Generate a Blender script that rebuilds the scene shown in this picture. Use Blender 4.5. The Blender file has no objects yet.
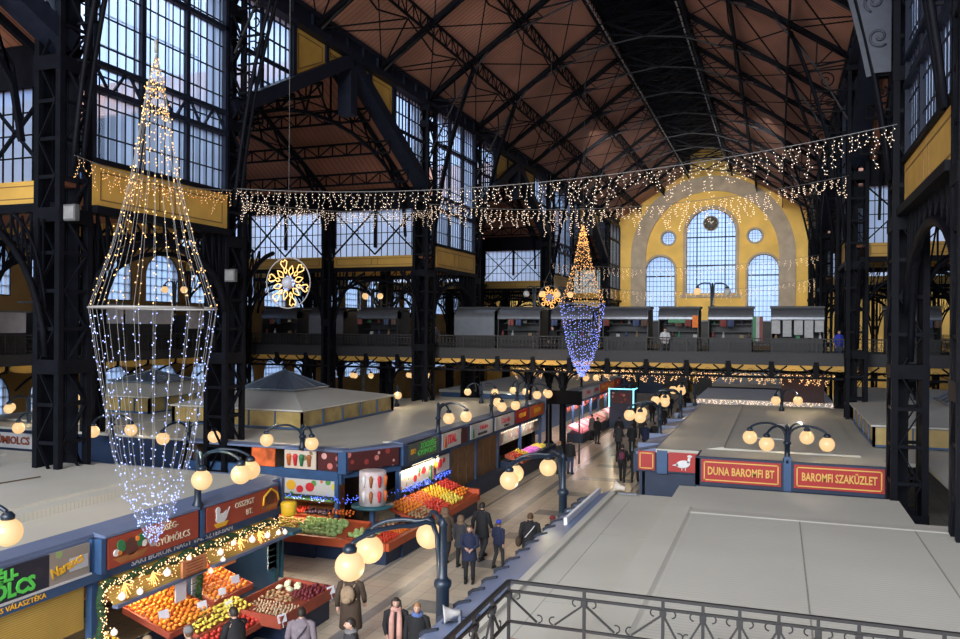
import bpy, bmesh, math, random
from mathutils import Vector, Matrix
random.seed(7)
PI = math.pi
SC = bpy.context.scene
COL = SC.collection
V = Vector

# ------------------------------------------------------------------ camera, sky, light, exposure
cam_d = bpy.data.cameras.new('camera')
cam_d.sensor_width = 36.0
cam_d.lens = 36.0 * 815.0 / 960.0
cam_d.shift_y = 0.0078
cam_d.clip_start = 0.05
cam_d.clip_end = 600
cam = bpy.data.objects.new('camera', cam_d)
COL.objects.link(cam)
cam.location = (0, 0, 7.5)
cam.matrix_world = (Matrix.Translation((0, 0, 7.5)) @ Matrix.Rotation(math.radians(20.08), 4, 'Z')
                    @ Matrix.Rotation(PI / 2, 4, 'X') @ Matrix.Rotation(0.0067, 4, 'Z'))
SC.camera = cam
SC.view_settings.view_transform = 'Standard'
SC.view_settings.look = 'None'
SC.view_settings.exposure = 0.0
SC.view_settings.gamma = 1.0
SC.view_settings.use_curve_mapping = False
SC.cycles.use_denoising = True
SC.cycles.max_bounces = 8
SC.cycles.diffuse_bounces = 5
SC.cycles.transparent_max_bounces = 12
SC.cycles.sample_clamp_indirect = 4.0

w = bpy.data.worlds.new('overcast_sky')
SC.world = w
w.use_nodes = True
nt = w.node_tree
nt.nodes.clear()
wo = nt.nodes.new('ShaderNodeOutputWorld')
bg = nt.nodes.new('ShaderNodeBackground')
tc = nt.nodes.new('ShaderNodeTexCoord')
sx = nt.nodes.new('ShaderNodeSeparateXYZ')
cr = nt.nodes.new('ShaderNodeValToRGB')
nz = nt.nodes.new('ShaderNodeTexNoise')
nz.inputs['Scale'].default_value = 5.0
nz.inputs['Detail'].default_value = 4.0
mx = nt.nodes.new('ShaderNodeMix'); mx.data_type = 'RGBA'; mx.blend_type = 'MULTIPLY'
mx.inputs[0].default_value = 0.55
els = cr.color_ramp.elements
els[0].position = 0.0; els[0].color = (0.17, 0.20, 0.27, 1)
els[1].position = 1.0; els[1].color = (1.35, 1.35, 1.4, 1)
e = els.new(0.05); e.color = (0.20, 0.25, 0.35, 1)
e = els.new(0.20); e.color = (0.26, 0.34, 0.50, 1)
e = els.new(0.42); e.color = (0.47, 0.58, 0.80, 1)
e = els.new(0.62); e.color = (1.0, 1.05, 1.15, 1)
nt.links.new(tc.outputs['Generated'], sx.inputs[0])
nt.links.new(tc.outputs['Generated'], nz.inputs['Vector'])
nt.links.new(sx.outputs['Z'], cr.inputs[0])
nt.links.new(cr.outputs[0], mx.inputs[6])
nr = nt.nodes.new('ShaderNodeValToRGB')
nr.color_ramp.elements[0].position = 0.35; nr.color_ramp.elements[0].color = (0.55, 0.6, 0.7, 1)
nr.color_ramp.elements[1].position = 0.65; nr.color_ramp.elements[1].color = (1.15, 1.15, 1.15, 1)
nt.links.new(nz.outputs['Fac'], nr.inputs[0])
nt.links.new(nr.outputs[0], mx.inputs[7])
nt.links.new(mx.outputs[2], bg.inputs['Color'])
bg.inputs['Strength'].default_value = 3.3
nt.links.new(bg.outputs[0], wo.inputs[0])

def area_light(name, loc, rot, sx_, sy_, power, color=(1, 1, 1)):
    l = bpy.data.lights.new(name, 'AREA'); l.shape = 'RECTANGLE'
    l.size = sx_; l.size_y = sy_; l.energy = power; l.color = color
    o = bpy.data.objects.new(name, l); COL.objects.link(o)
    o.location = loc; o.rotation_euler = rot
    return o
LIGHTS_HERE = True
# daylight from the tall entrance-end windows behind the camera
area_light('entrance_window_daylight', (-7.5, -22, 17), (math.radians(68), 0, 0), 22, 14, 25000, (0.95, 0.98, 1.0))


# added area light, turned away from the camera, to brighten the end wall
rl = area_light('end_wall_fill', (-7.7, 66, 22.5), (math.radians(78), 0, 0), 14, 2.5, 1300, (1.0, 0.97, 0.9)); rl.data.spread = math.radians(70)

# ------------------------------------------------------------------ materials
MATS = {}
def mat(name, col, rough=0.6, metal=0.0, var=0.12, scale=6.0, emit=None, es=1.0, bump=0.0, spec=0.5, bscale=None):
    if name in MATS: return MATS[name]
    m = bpy.data.materials.new(name); m.use_nodes = True
    n = m.node_tree.nodes; L = m.node_tree.links
    b = n['Principled BSDF']
    b.inputs['Roughness'].default_value = rough
    b.inputs['Metallic'].default_value = metal
    b.inputs['Specular IOR Level'].default_value = spec
    t = n.new('ShaderNodeTexCoord')
    nz = n.new('ShaderNodeTexNoise'); nz.inputs['Scale'].default_value = scale; nz.inputs['Detail'].default_value = 3
    L.new(t.outputs['Object'], nz.inputs['Vector'])
    r = n.new('ShaderNodeValToRGB')
    r.color_ramp.elements[0].position = 0.3; r.color_ramp.elements[1].position = 0.7
    r.color_ramp.elements[0].color = tuple(max(0, c * (1 - var)) for c in col[:3]) + (1,)
    r.color_ramp.elements[1].color = tuple(min(1, c * (1 + var)) for c in col[:3]) + (1,)
    L.new(nz.outputs['Fac'], r.inputs[0]); L.new(r.outputs[0], b.inputs['Base Color'])
    if emit:
        b.inputs['Emission Color'].default_value = tuple(emit[:3]) + (1,)
        b.inputs['Emission Strength'].default_value = es
    if bump:
        bp = n.new('ShaderNodeBump'); bp.inputs['Strength'].default_value = bump
        if bscale:
            nb = n.new('ShaderNodeTexNoise'); nb.inputs['Scale'].default_value = bscale
            L.new(t.outputs['Object'], nb.inputs['Vector']); L.new(nb.outputs['Fac'], bp.inputs['Height'])
        else:
            L.new(nz.outputs['Fac'], bp.inputs['Height'])
        L.new(bp.outputs[0], b.inputs['Normal'])
    MATS[name] = m
    return m

def stripes(name, c1, c2, axis, freq, rough=0.7, width=0.12, var=0.15, nscale=0.4, bump=0.0):
    """thin lines of c2 across c1, repeating along an object axis"""
    m = bpy.data.materials.new(name); m.use_nodes = True
    n = m.node_tree.nodes; L = m.node_tree.links
    b = n['Principled BSDF']; b.inputs['Roughness'].default_value = rough
    t = n.new('ShaderNodeTexCoord'); s = n.new('ShaderNodeSeparateXYZ')
    L.new(t.outputs['Object'], s.inputs[0])
    mm = n.new('ShaderNodeMath'); mm.operation = 'MULTIPLY'; mm.inputs[1].default_value = freq
    L.new(s.outputs[axis], mm.inputs[0])
    fr = n.new('ShaderNodeMath'); fr.operation = 'FRACT'; L.new(mm.outputs[0], fr.inputs[0])
    lt = n.new('ShaderNodeMath'); lt.operation = 'LESS_THAN'; lt.inputs[1].default_value = width
    L.new(fr.outputs[0], lt.inputs[0])
    nz = n.new('ShaderNodeTexNoise'); nz.inputs['Scale'].default_value = nscale; nz.inputs['Detail'].default_value = 5
    L.new(t.outputs['Object'], nz.inputs['Vector'])
    r = n.new('ShaderNodeValToRGB')
    r.color_ramp.elements[0].position = 0.3; r.color_ramp.elements[1].position = 0.7
    r.color_ramp.elements[0].color = tuple(c * (1 - var) for c in c1) + (1,)
    r.color_ramp.elements[1].color = tuple(min(1, c * (1 + var)) for c in c1) + (1,)
    L.new(nz.outputs['Fac'], r.inputs[0])
    mx = n.new('ShaderNodeMix'); mx.data_type = 'RGBA'
    L.new(lt.outputs[0], mx.inputs[0]); L.new(r.outputs[0], mx.inputs[6]); mx.inputs[7].default_value = tuple(c2) + (1,)
    L.new(mx.outputs[2], b.inputs['Base Color'])
    if bump:
        bp = n.new('ShaderNodeBump'); bp.inputs['Strength'].default_value = bump; bp.inputs['Distance'].default_value = 0.02
        L.new(fr.outputs[0], bp.inputs['Height']); L.new(bp.outputs[0], b.inputs['Normal'])
    MATS[name] = m
    return m

def glass_mat(name, tint, cloud=0.35, axis='Y', freq=2.4, band=0.5):
    """reeded pane: see-through glass with milky upright bands"""
    m = bpy.data.materials.new(name); m.use_nodes = True
    n = m.node_tree.nodes; L = m.node_tree.links; n.clear()
    out = n.new('ShaderNodeOutputMaterial')
    tr = n.new('ShaderNodeBsdfTransparent'); tr.inputs[0].default_value = tuple(tint) + (1,)
    tl = n.new('ShaderNodeBsdfTranslucent'); tl.inputs[0].default_value = (0.58, 0.76, 1.0, 1)
    t = n.new('ShaderNodeTexCoord'); s = n.new('ShaderNodeSeparateXYZ'); L.new(t.outputs['Object'], s.inputs[0])
    mm = n.new('ShaderNodeMath'); mm.operation = 'MULTIPLY'; mm.inputs[1].default_value = freq
    L.new(s.outputs[axis], mm.inputs[0])
    fr = n.new('ShaderNodeMath'); fr.operation = 'FRACT'; L.new(mm.outputs[0], fr.inputs[0])
    lt = n.new('ShaderNodeMath'); lt.operation = 'LESS_THAN'; lt.inputs[1].default_value = band
    L.new(fr.outputs[0], lt.inputs[0])
    nz = n.new('ShaderNodeTexNoise'); nz.inputs['Scale'].default_value = 0.35; nz.inputs['Detail'].default_value = 4
    L.new(t.outputs['Object'], nz.inputs['Vector'])
    ma = n.new('ShaderNodeMath'); ma.operation = 'MULTIPLY_ADD'
    L.new(lt.outputs[0], ma.inputs[0]); ma.inputs[1].default_value = cloud * 0.7
    L.new(nz.outputs['Fac'], ma.inputs[2])
    m2 = n.new('ShaderNodeMath'); m2.operation = 'MULTIPLY'; m2.inputs[1].default_value = 0.72; m2.use_clamp = True
    L.new(ma.outputs[0], m2.inputs[0])
    mix = n.new('ShaderNodeMixShader')
    L.new(m2.outputs[0], mix.inputs[0]); L.new(tr.outputs[0], mix.inputs[1]); L.new(tl.outputs[0], mix.inputs[2])
    L.new(mix.outputs[0], out.inputs[0])
    MATS[name] = m
    return m

IRON = mat('dark_painted_iron', (0.0042, 0.0048, 0.0078), 0.6, 0.0, 0.3, 3, spec=0.1)
IRON_B = mat('blue_grey_painted_iron', (0.0095, 0.0125, 0.024), 0.5, 0.0, 0.25, 3, spec=0.2)
IRON_G = mat('grey_painted_tie_rods', (0.026, 0.025, 0.028), 0.5, 0.0, 0.2, 3, spec=0.2)
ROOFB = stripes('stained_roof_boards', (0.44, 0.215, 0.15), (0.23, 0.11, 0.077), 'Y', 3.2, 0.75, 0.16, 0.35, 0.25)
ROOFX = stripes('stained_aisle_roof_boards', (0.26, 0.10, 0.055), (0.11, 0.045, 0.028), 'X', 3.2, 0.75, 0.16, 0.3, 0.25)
YELLOW = mat('ochre_painted_panel', (0.52, 0.30, 0.055), 0.65, 0, 0.12, 1.2)
YELLOW_D = mat('brown_panel_moulding', (0.20, 0.11, 0.03), 0.65, 0, 0.1, 2)
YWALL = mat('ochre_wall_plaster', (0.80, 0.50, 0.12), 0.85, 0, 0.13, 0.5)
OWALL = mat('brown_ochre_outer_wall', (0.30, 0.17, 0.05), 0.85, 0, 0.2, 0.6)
STONE = mat('grey_stone_arch', (0.42, 0.33, 0.24), 0.85, 0, 0.15, 1.0)
GLASS_Y = glass_mat('reeded_window_glass', (0.78, 0.90, 1.0), 0.5, 'Y', 2.4)
GLASS_X = glass_mat('reeded_window_glass_across', (0.88, 0.94, 1.0), 0.4, 'X', 2.4)
GLASS_B = glass_mat('blue_tinted_side_glass', (0.36, 0.60, 1.0), 1.15, 'X', 1.2, 1.1)
BEIGE = mat('cream_painted_roof_sheet', (0.50, 0.485, 0.42), 0.55, 0, 0.07, 0.5)
BEIGE_R = stripes('ribbed_cream_roof_sheet', (0.475, 0.46, 0.40), (0.42, 0.405, 0.35), 'Y', 9.0, 0.6, 0.3, 0.07, 0.5, 0.25)
BLUE = mat('blue_painted_steel', (0.035, 0.085, 0.19), 0.45, 0, 0.15, 2)
BLUE_L = mat('light_blue_fascia_paint', (0.13, 0.17, 0.28), 0.45, 0, 0.1, 1.2)
BLUE_D = mat('navy_painted_boards', (0.012, 0.026, 0.062), 0.5, 0, 0.2, 2)
TEAL = mat('teal_painted_steel', (0.02, 0.10, 0.13), 0.45, 0, 0.15, 2)
WHITE = mat('white_paint', (0.78, 0.78, 0.76), 0.5, 0, 0.05, 3)
BLACK = mat('black_paint', (0.012, 0.012, 0.014), 0.5, 0, 0.2, 3)
GREY = mat('grey_metal_shutter', (0.14, 0.15, 0.17), 0.45, 0.2, 0.2, 3)
WOOD = mat('brown_shop_shutter', (0.16, 0.085, 0.035), 0.55, 0, 0.25, 3)
REDWOOD = mat('red_brown_crate_paint', (0.33, 0.065, 0.035), 0.5, 0, 0.15, 4)
GLOBE = mat('lit_opal_globe', (0.22, 0.18, 0.12), 0.35, 0, 0.02, 3, (1.0, 0.62, 0.27), 0.90)
GLOBE_OFF = mat('unlit_opal_globe', (0.6, 0.58, 0.55), 0.3, 0, 0.05, 3)

# ------------------------------------------------------------------ mesh builder
class MB:
    def __init__(s): s.v = []; s.f = []; s.m = []; s.mi = 0; s.sm = []; s.smooth = False
    def add(s, vs, fs):
        b = len(s.v); s.v.extend(tuple(x) for x in vs)
        for f in fs: s.f.append(tuple(i + b for i in f)); s.m.append(s.mi); s.sm.append(s.smooth)
    def box(s, x0, x1, y0, y1, z0, z1):
        s.add([(x0, y0, z0), (x1, y0, z0), (x1, y1, z0), (x0, y1, z0), (x0, y0, z1), (x1, y0, z1), (x1, y1, z1), (x0, y1, z1)],
              [(0, 3, 2, 1), (4, 5, 6, 7), (0, 1, 5, 4), (1, 2, 6, 5), (2, 3, 7, 6), (3, 0, 4, 7)])
        return s
    def bar(s, p, q, w, h=None, up=(0, 0, 1)):
        h = h or w; p = V(p); q = V(q); d = q - p
        if d.length < 1e-6: return s
        d.normalize(); u = V(up)
        if abs(d.dot(u)) > 0.98: u = V((0, 1, 0)) if abs(d.y) < 0.9 else V((1, 0, 0))
        a = d.cross(u).normalized() * (w / 2); b = a.cross(d).normalized() * (h / 2)
        vs = [p - a - b, p + a - b, p + a + b, p - a + b, q - a - b, q + a - b, q + a + b, q - a + b]
        s.add(vs, [(0, 1, 2, 3), (4, 7, 6, 5), (0, 4, 5, 1), (1, 5, 6, 2), (2, 6, 7, 3), (3, 7, 4, 0)])
        return s
    def tube(s, pts, r, n=8, caps=True):
        pts = [V(p) for p in pts]; rs = r if isinstance(r, (list, tuple)) else [r] * len(pts)
        rings = []; prev = None
        for i, p in enumerate(pts):
            d = (pts[min(i + 1, len(pts) - 1)] - pts[max(i - 1, 0)]).normalized()
            if prev is None:
                u = V((0, 0, 1)) if abs(d.z) < 0.9 else V((1, 0, 0))
            else: u = prev
            a = (u - d * u.dot(d)).normalized(); b = d.cross(a); prev = a
            rings.append([p + a * math.cos(2 * PI * k / n) * rs[i] + b * math.sin(2 * PI * k / n) * rs[i] for k in range(n)])
        vs = [q for R in rings for q in R]; fs = []
        for i in range(len(pts) - 1):
            for k in range(n):
                fs.append((i * n + k, i * n + (k + 1) % n, (i + 1) * n + (k + 1) % n, (i + 1) * n + k))
        if caps: fs.append(tuple(range(n - 1, -1, -1))); fs.append(tuple((len(pts) - 1) * n + k for k in range(n)))
        old = s.smooth; s.smooth = True; s.add(vs, fs); s.smooth = old
        return s
    def lathe(s, c, prof, n=12):
        c = V(c); vs = []; fs = []
        for (r, z) in prof:
            for k in range(n): vs.append((c.x + r * math.cos(2 * PI * k / n), c.y + r * math.sin(2 * PI * k / n), c.z + z))
        for i in range(len(prof) - 1):
            for k in range(n): fs.append((i * n + k, i * n + (k + 1) % n, (i + 1) * n + (k + 1) % n, (i + 1) * n + k))
        fs.append(tuple(range(n - 1, -1, -1))); fs.append(tuple((len(prof) - 1) * n + k for k in range(n)))
        old = s.smooth; s.smooth = True; s.add(vs, fs); s.smooth = old
        return s
    def ball(s, c, r, n=12, m=8, sc=(1, 1, 1), rot=None):
        c = V(c); vs = [V((0, 0, 1))]; fs = []
        for i in range(1, m):
            t = PI * i / m
            for k in range(n): vs.append(V((math.sin(t) * math.cos(2 * PI * k / n), math.sin(t) * math.sin(2 * PI * k / n), math.cos(t))))
        vs.append(V((0, 0, -1)))
        for k in range(n): fs.append((0, 1 + k, 1 + (k + 1) % n))
        for i in range(m - 2):
            for k in range(n): fs.append((1 + i * n + k, 1 + (i + 1) * n + k, 1 + (i + 1) * n + (k + 1) % n, 1 + i * n + (k + 1) % n))
        e = len(vs) - 1; b = 1 + (m - 2) * n
        for k in range(n): fs.append((e, b + (k + 1) % n, b + k))
        o = [V((v.x * sc[0] * r, v.y * sc[1] * r, v.z * sc[2] * r)) for v in vs]
        if rot: o = [rot @ q for q in o]
        old = s.smooth; s.smooth = True; s.add([q + c for q in o], fs); s.smooth = old
        return s
    def prism(s, poly, d0, d1, plane='XZ'):
        """extrude a 2D polygon: XZ -> along y, YZ -> along x, XY -> along z"""
        f = {'XZ': lambda a, b, d: (a, d, b), 'YZ': lambda a, b, d: (d, a, b), 'XY': lambda a, b, d: (a, b, d)}[plane]
        n = len(poly)
        vs = [f(a, b, d0) for a, b in poly] + [f(a, b, d1) for a, b in poly]
        fs = [tuple(range(n)), tuple(range(2 * n - 1, n - 1, -1))] + [(i, i + n, (i + 1) % n + n, (i + 1) % n) for i in range(n)]
        s.add(vs, fs); return s
    def quad(s, a, b, c, d): s.add([a, b, c, d], [(0, 1, 2, 3)]); return s
    def build(s, name, mats, parent=None, world=False, fix=True):
        if not isinstance(mats, (list, tuple)): mats = [mats]
        me = bpy.data.meshes.new(name)
        vs = s.v
        if world and parent is not None:
            o = V((0, 0, 0)); p = parent
            while p is not None: o += p.location; p = p.parent
            vs = [(v[0] - o.x, v[1] - o.y, v[2] - o.z) for v in vs]
        me.from_pydata(vs, [], s.f)
        for m in mats: me.materials.append(m)
        me.polygons.foreach_set('material_index', s.m)
        me.polygons.foreach_set('use_smooth', s.sm)
        if fix:
            bm = bmesh.new(); bm.from_mesh(me); bmesh.ops.recalc_face_normals(bm, faces=bm.faces); bm.to_mesh(me); bm.free()
        me.update()
        ob = bpy.data.objects.new(name, me); COL.objects.link(ob)
        if parent is not None: ob.parent = parent
        return ob

def struct(name, mb, mats):
    o = mb.build(name, mats); o['kind'] = 'structure'; return o
def tag(o, label, cat, group=None, kind=None):
    o['label'] = label; o['category'] = cat
    if group: o['group'] = group
    if kind: o['kind'] = kind
    return o
def thing(name, label, cat, loc=(0, 0, 0), rotz=0, group=None):
    o = bpy.data.objects.new(name, None); o.empty_display_size = 0.2; COL.objects.link(o)
    o.location = loc; o.rotation_euler = (0, 0, rotz)
    return tag(o, label, cat, group)
def copy_thing(src, loc, rotz=0, label=None, group=None, scale=None):
    r = src.copy(); COL.objects.link(r); r.location = loc; r.rotation_euler = (0, 0, rotz)
    if scale: r.scale = scale if isinstance(scale, (tuple, list)) else (scale,) * 3
    if label: r['label'] = label
    if group: r['group'] = group
    for ch in list(src.children):
        c = ch.copy(); COL.objects.link(c); c.parent = r
        for g in list(ch.children):
            d = g.copy(); COL.objects.link(d); d.parent = c
    return r
def stuffpart(o): o['kind'] = 'stuff'; return o

def text_obj(name, s, size, loc, rot, m, parent=None, ext=0.008, align='CENTER', shear=0.0, sx_=1.0, label=None, bold=0.0):
    cu = bpy.data.curves.new(name, 'FONT'); cu.body = s; cu.size = size; cu.extrude = ext; cu.offset = bold
    cu.align_x = align; cu.align_y = 'CENTER'; cu.shear = shear; cu.resolution_u = 2
    cu.materials.append(m)
    tmp = bpy.data.objects.new(name, cu); COL.objects.link(tmp)
    me = bpy.data.meshes.new_from_object(tmp.evaluated_get(bpy.context.evaluated_depsgraph_get()))
    bpy.data.objects.remove(tmp)
    for v in me.vertices: v.co.x *= sx_
    M = Matrix.Translation(loc) @ rot
    if parent is not None:
        o = V((0, 0, 0)); p = parent
        while p is not None: o += p.location; p = p.parent
        M = Matrix.Translation(-o) @ M
    me.transform(M); me.name = name
    me.materials.clear(); me.materials.append(m)
    ob = bpy.data.objects.new(name, me); COL.objects.link(ob)
    if parent is not None: ob.parent = parent
    if label: ob['label'] = label
    return ob
ROT_PX = Matrix.Rotation(PI / 2, 4, 'Z') @ Matrix.Rotation(PI / 2, 4, 'X')    # sign facing +x
ROT_NY = Matrix.Rotation(PI / 2, 4, 'X')                                        # sign facing -y

# ------------------------------------------------------------------ hall dimensions
XL, XR = -19.0, 3.5          # nave column lines
XC = (XL + XR) / 2
XOL, XOR = -36.0, 20.5       # outer walls
YF = 101.4                   # end wall
EAVE = 20.0
BAYS = [(-8.8, -1.2), (17.6, 24.8), (42.6, 50.2), (69.0, 76.5)]      # narrow bays
WIDE = [(-1.2, 17.3), (24.8, 42.6), (50.2, 69.0), (76.5, 94.5)]      # cross bays
BAYS2 = BAYS + [(94.5, YF)]
COLY = [-1.2, 17.6, 24.8, 42.6, 50.2, 69.0, 76.5, 94.5]
COLY_R = [-1.2, 18.0, 26.2, 42.6, 50.2, 69.0, 76.5, 94.5]
# ------------------------------------------------------------------ 2D outline with holes -> solid (walls with arched openings)
def holed_wall(name, outer, holes, thick, M, m):
    cu = bpy.data.curves.new(name, 'CURVE'); cu.dimensions = '2D'; cu.fill_mode = 'BOTH'; cu.extrude = thick / 2
    for poly in [outer] + holes:
        sp = cu.splines.new('POLY'); sp.points.add(len(poly) - 1)
        for i, (a, b) in enumerate(poly): sp.points[i].co = (a, b, 0, 1)
        sp.use_cyclic_u = True
    tmp = bpy.data.objects.new(name, cu); COL.objects.link(tmp)
    me = bpy.data.meshes.new_from_object(tmp.evaluated_get(bpy.context.evaluated_depsgraph_get()))
    bpy.data.objects.remove(tmp)
    me.transform(M); me.materials.clear(); me.materials.append(m); me.name = name
    ob = bpy.data.objects.new(name, me); COL.objects.link(ob); ob['kind'] = 'structure'
    return ob
def arch(x0, x1, z0, ztop, n=14):
    r = (x1 - x0) / 2; cx = (x0 + x1) / 2; zs = ztop - r
    return [(x0, z0), (x1, z0)] + [(cx + r * math.cos(PI * k / n), zs + r * math.sin(PI * k / n)) for k in range(n + 1)]
def circ(cx, cz, r, n=24): return [(cx + r * math.cos(2 * PI * k / n), cz + r * math.sin(2 * PI * k / n)) for k in range(n)]
MXZ = lambda y: Matrix(((1, 0, 0, 0), (0, 0, -1, y), (0, 1, 0, 0), (0, 0, 0, 1)))        # (a,b)->(x=a,z=b) at y
MYZ = lambda x: Matrix(((0, 0, 1, x), (1, 0, 0, 0), (0, 1, 0, 0), (0, 0, 0, 1)))        # (a,b)->(y=a,z=b) at x
NWIN = [0]
def winname():
    NWIN[0] += 1; return 'window_%d' % NWIN[0]
def P3(plane, c, a, b, off=0.0):
    return (a, c + off, b) if plane == 'XZ' else (c + off, a, b)
def clip_arch(a, x0, x1, ztop):
    r = (x1 - x0) / 2; cx = (x0 + x1) / 2; d = abs(a - cx)
    return ztop - r + math.sqrt(max(0, r * r - d * d))
def arched_window(plane, c, x0, x1, z0, ztop, nv, nh, heavyv=(), heavyh=(), m=None, g=None, clock=False):
    """bars and pane of a round-headed window"""
    m = m or IRON_B; g = g or (GLASS_X if plane == 'XZ' else GLASS_Y)
    r = (x1 - x0) / 2; cx = (x0 + x1) / 2; zs = ztop - r
    fr = MB()
    for k in range(1, nv):
        a = x0 + (x1 - x0) * k / nv; ww = 0.14 if k in heavyv else 0.045
        fr.bar(P3(plane, c, a, z0), P3(plane, c, a, clip_arch(a, x0, x1, ztop)), ww, 0.06, (1, 0, 0) if plane == 'YZ' else (0, 1, 0))
    for k in range(1, nh):
        z = z0 + (ztop - z0) * k / nh; ww = 0.16 if k in heavyh else 0.05
        hw = r if z <= zs else math.sqrt(max(0.0, r * r - (z - zs) ** 2))
        if hw > 0.1: fr.bar(P3(plane, c, cx - hw, z), P3(plane, c, cx + hw, z), 0.06, ww)
    pts = arch(x0, x1, z0, ztop)
    for i in range(len(pts)):
        p, q = pts[i], pts[(i + 1) % len(pts)]
        fr.bar(P3(plane, c, *p), P3(plane, c, *q), 0.12, 0.12)
    o = struct(winname(), fr, m)
    gb = MB(); vs = [P3(plane, c, a, b, 0.05) for a, b in pts]; gb.add(vs, [tuple(range(len(vs)))])
    gp = gb.build('pane', g, o)
    return o

# ------------------------------------------------------------------ floor
FLOOR = bpy.data.materials.new('polished_stone_floor'); FLOOR.use_nodes = True
def _floor():
    n = FLOOR.node_tree.nodes; L = FLOOR.node_tree.links; b = n['Principled BSDF']
    t = n.new('ShaderNodeTexCoord'); mp = n.new('ShaderNodeMapping'); mp.inputs['Scale'].default_value = (1, 1, 1)
    L.new(t.outputs['Object'], mp.inputs[0])
    br = n.new('ShaderNodeTexBrick'); br.inputs['Scale'].default_value = 1.0
    br.inputs['Brick Width'].default_value = 0.62; br.inputs['Row Height'].default_value = 0.62; br.offset = 0.0
    br.inputs['Mortar Size'].default_value = 0.008
    br.inputs['Color1'].default_value = (0.72, 0.62, 0.47, 1); br.inputs['Color2'].default_value = (0.64, 0.55, 0.42, 1)
    br.inputs['Mortar'].default_value = (0.34, 0.30, 0.25, 1)
    L.new(mp.outputs[0], br.inputs['Vector'])
    nz = n.new('ShaderNodeTexNoise'); nz.inputs['Scale'].default_value = 0.6; L.new(t.outputs['Object'], nz.inputs['Vector'])
    mx = n.new('ShaderNodeMix'); mx.data_type = 'RGBA'; mx.blend_type = 'MULTIPLY'; mx.inputs[0].default_value = 0.15
    L.new(br.outputs['Color'], mx.inputs[6]); L.new(nz.outputs['Fac'], mx.inputs[7]); L.new(mx.outputs[2], b.inputs['Base Color'])
    b.inputs['Roughness'].default_value = 0.22; b.inputs['Specular IOR Level'].default_value = 0.4
_floor()
INLAY = mat('grey_stone_inlay', (0.29, 0.275, 0.25), 0.22, 0, 0.15, 2)
f = MB(); f.box(XOL - 1, XOR + 1, -14, YF + 0.5, -0.2, 0.0); struct('floor', f, FLOOR)
f = MB()
for x in (-9.93, -5.9):
    f.box(x - 0.16, x + 0.16, 0, YF, 0.0, 0.004)
for y in (10.6, 14.8, 19.6, 23.9, 27.5, 31.5, 35.5, 39.5, 43.5, 47.5):
    f.box(-9.2, -6.6, y, y + 0.9, 0.0, 0.004) if int(y) % 2 else f.box(-12.0, -10.6, y, y + 0.7, 0.0, 0.004)
for x in (-11.4, -7.2, -6.3):
    f.box(x - 0.06, x + 0.06, 6, YF, 0.0, 0.003)
struct('floor_inlay', f, INLAY)

# ------------------------------------------------------------------ columns
def lattice_column(mb, x, y, z0, z1, wx=0.95, wy=1.15, step=1.05):
    hx, hy = wx / 2, wy / 2; c = 0.17
    for sx_ in (-1, 1):
        for sy in (-1, 1):
            cx, cy = x + sx_ * (hx - c / 2), y + sy * (hy - c / 2)
            mb.box(cx - c / 2, cx + c / 2, cy - c / 2, cy + c / 2, z0, z1)
    # plated backs of the mast
    o = -1 if x < XC else 1
    mb.box(x + o * (hx - 0.12) - 0.02, x + o * (hx - 0.12) + 0.02, y - hy + c, y + hy - c, z0, z1)
    mb.box(x - hx + c, x + hx * 0.2, y + hy - 0.14, y + hy - 0.10, z0, z1)
    n = int((z1 - z0) / step)
    for i in range(n):
        a = z0 + i * (z1 - z0) / n; b = a + (z1 - z0) / n
        up = i % 2 == 0
        for s in (-1, 1):
            p, q = ((-1, 1) if up else (1, -1))
            # faces looking along y
            mb.bar((x + p * (hx - c), y + s * (hy - 0.03), a), (x + q * (hx - c), y + s * (hy - 0.03), b), 0.03, 0.10, (0, 1, 0))
            mb.box(x - hx + c, x + hx - c, y + s * (hy - 0.03) - 0.015, y + s * (hy - 0.03) + 0.015, a - 0.05, a + 0.05)
            # faces looking along x
            mb.bar((x + s * (hx - 0.03), y + p * (hy - c), a), (x + s * (hx - 0.03), y + q * (hy - c), b), 0.10, 0.03, (0, 1, 0))
            mb.box(x + s * (hx - 0.03) - 0.015, x + s * (hx - 0.03) + 0.015, y - hy + c, y + hy - c, a - 0.05, a + 0.05)
        if i % 4 == 2:
            for s in (-1, 1):
                mb.box(x - hx, x + hx, y + s * hy - 0.02, y + s * hy + 0.02, a - 0.2, a + 0.2)
                mb.box(x + s * hx - 0.02, x + s * hx + 0.02, y - hy, y + hy, a - 0.2, a + 0.2)
    mb.box(x - hx - 0.15, x + hx + 0.15, y - hy - 0.15, y + hy + 0.15, z0, z0 + 0.35)
    mb.box(x - hx - 0.08, x + hx + 0.08, y - hy - 0.08, y + hy + 0.08, z1 - 0.3, z1)

def curve_rib(mb, pts, r): mb.tube(pts, r, 6)
def bez(p0, p1, p2, n=8):
    p0, p1, p2 = V(p0), V(p1), V(p2)
    return [p0 * (1 - t) ** 2 + p1 * 2 * t * (1 - t) + p2 * t * t for t in [k / n for k in range(n + 1)]]
def scroll(mb, o, ax, az, r, turns=1.5, th=0.03, start=0.0, n=18):
    """a flat spiral in the plane of unit vectors ax, az"""
    o = V(o); ax = V(ax); az = V(az); pts = []
    for k in range(n + 1):
        t = k / n; rr = r * (1 - 0.8 * t); a = start + t * turns * 2 * PI
        pts.append(o + ax * rr * math.cos(a) + az * rr * math.sin(a))
    mb.tube(pts, th, 4)

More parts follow.
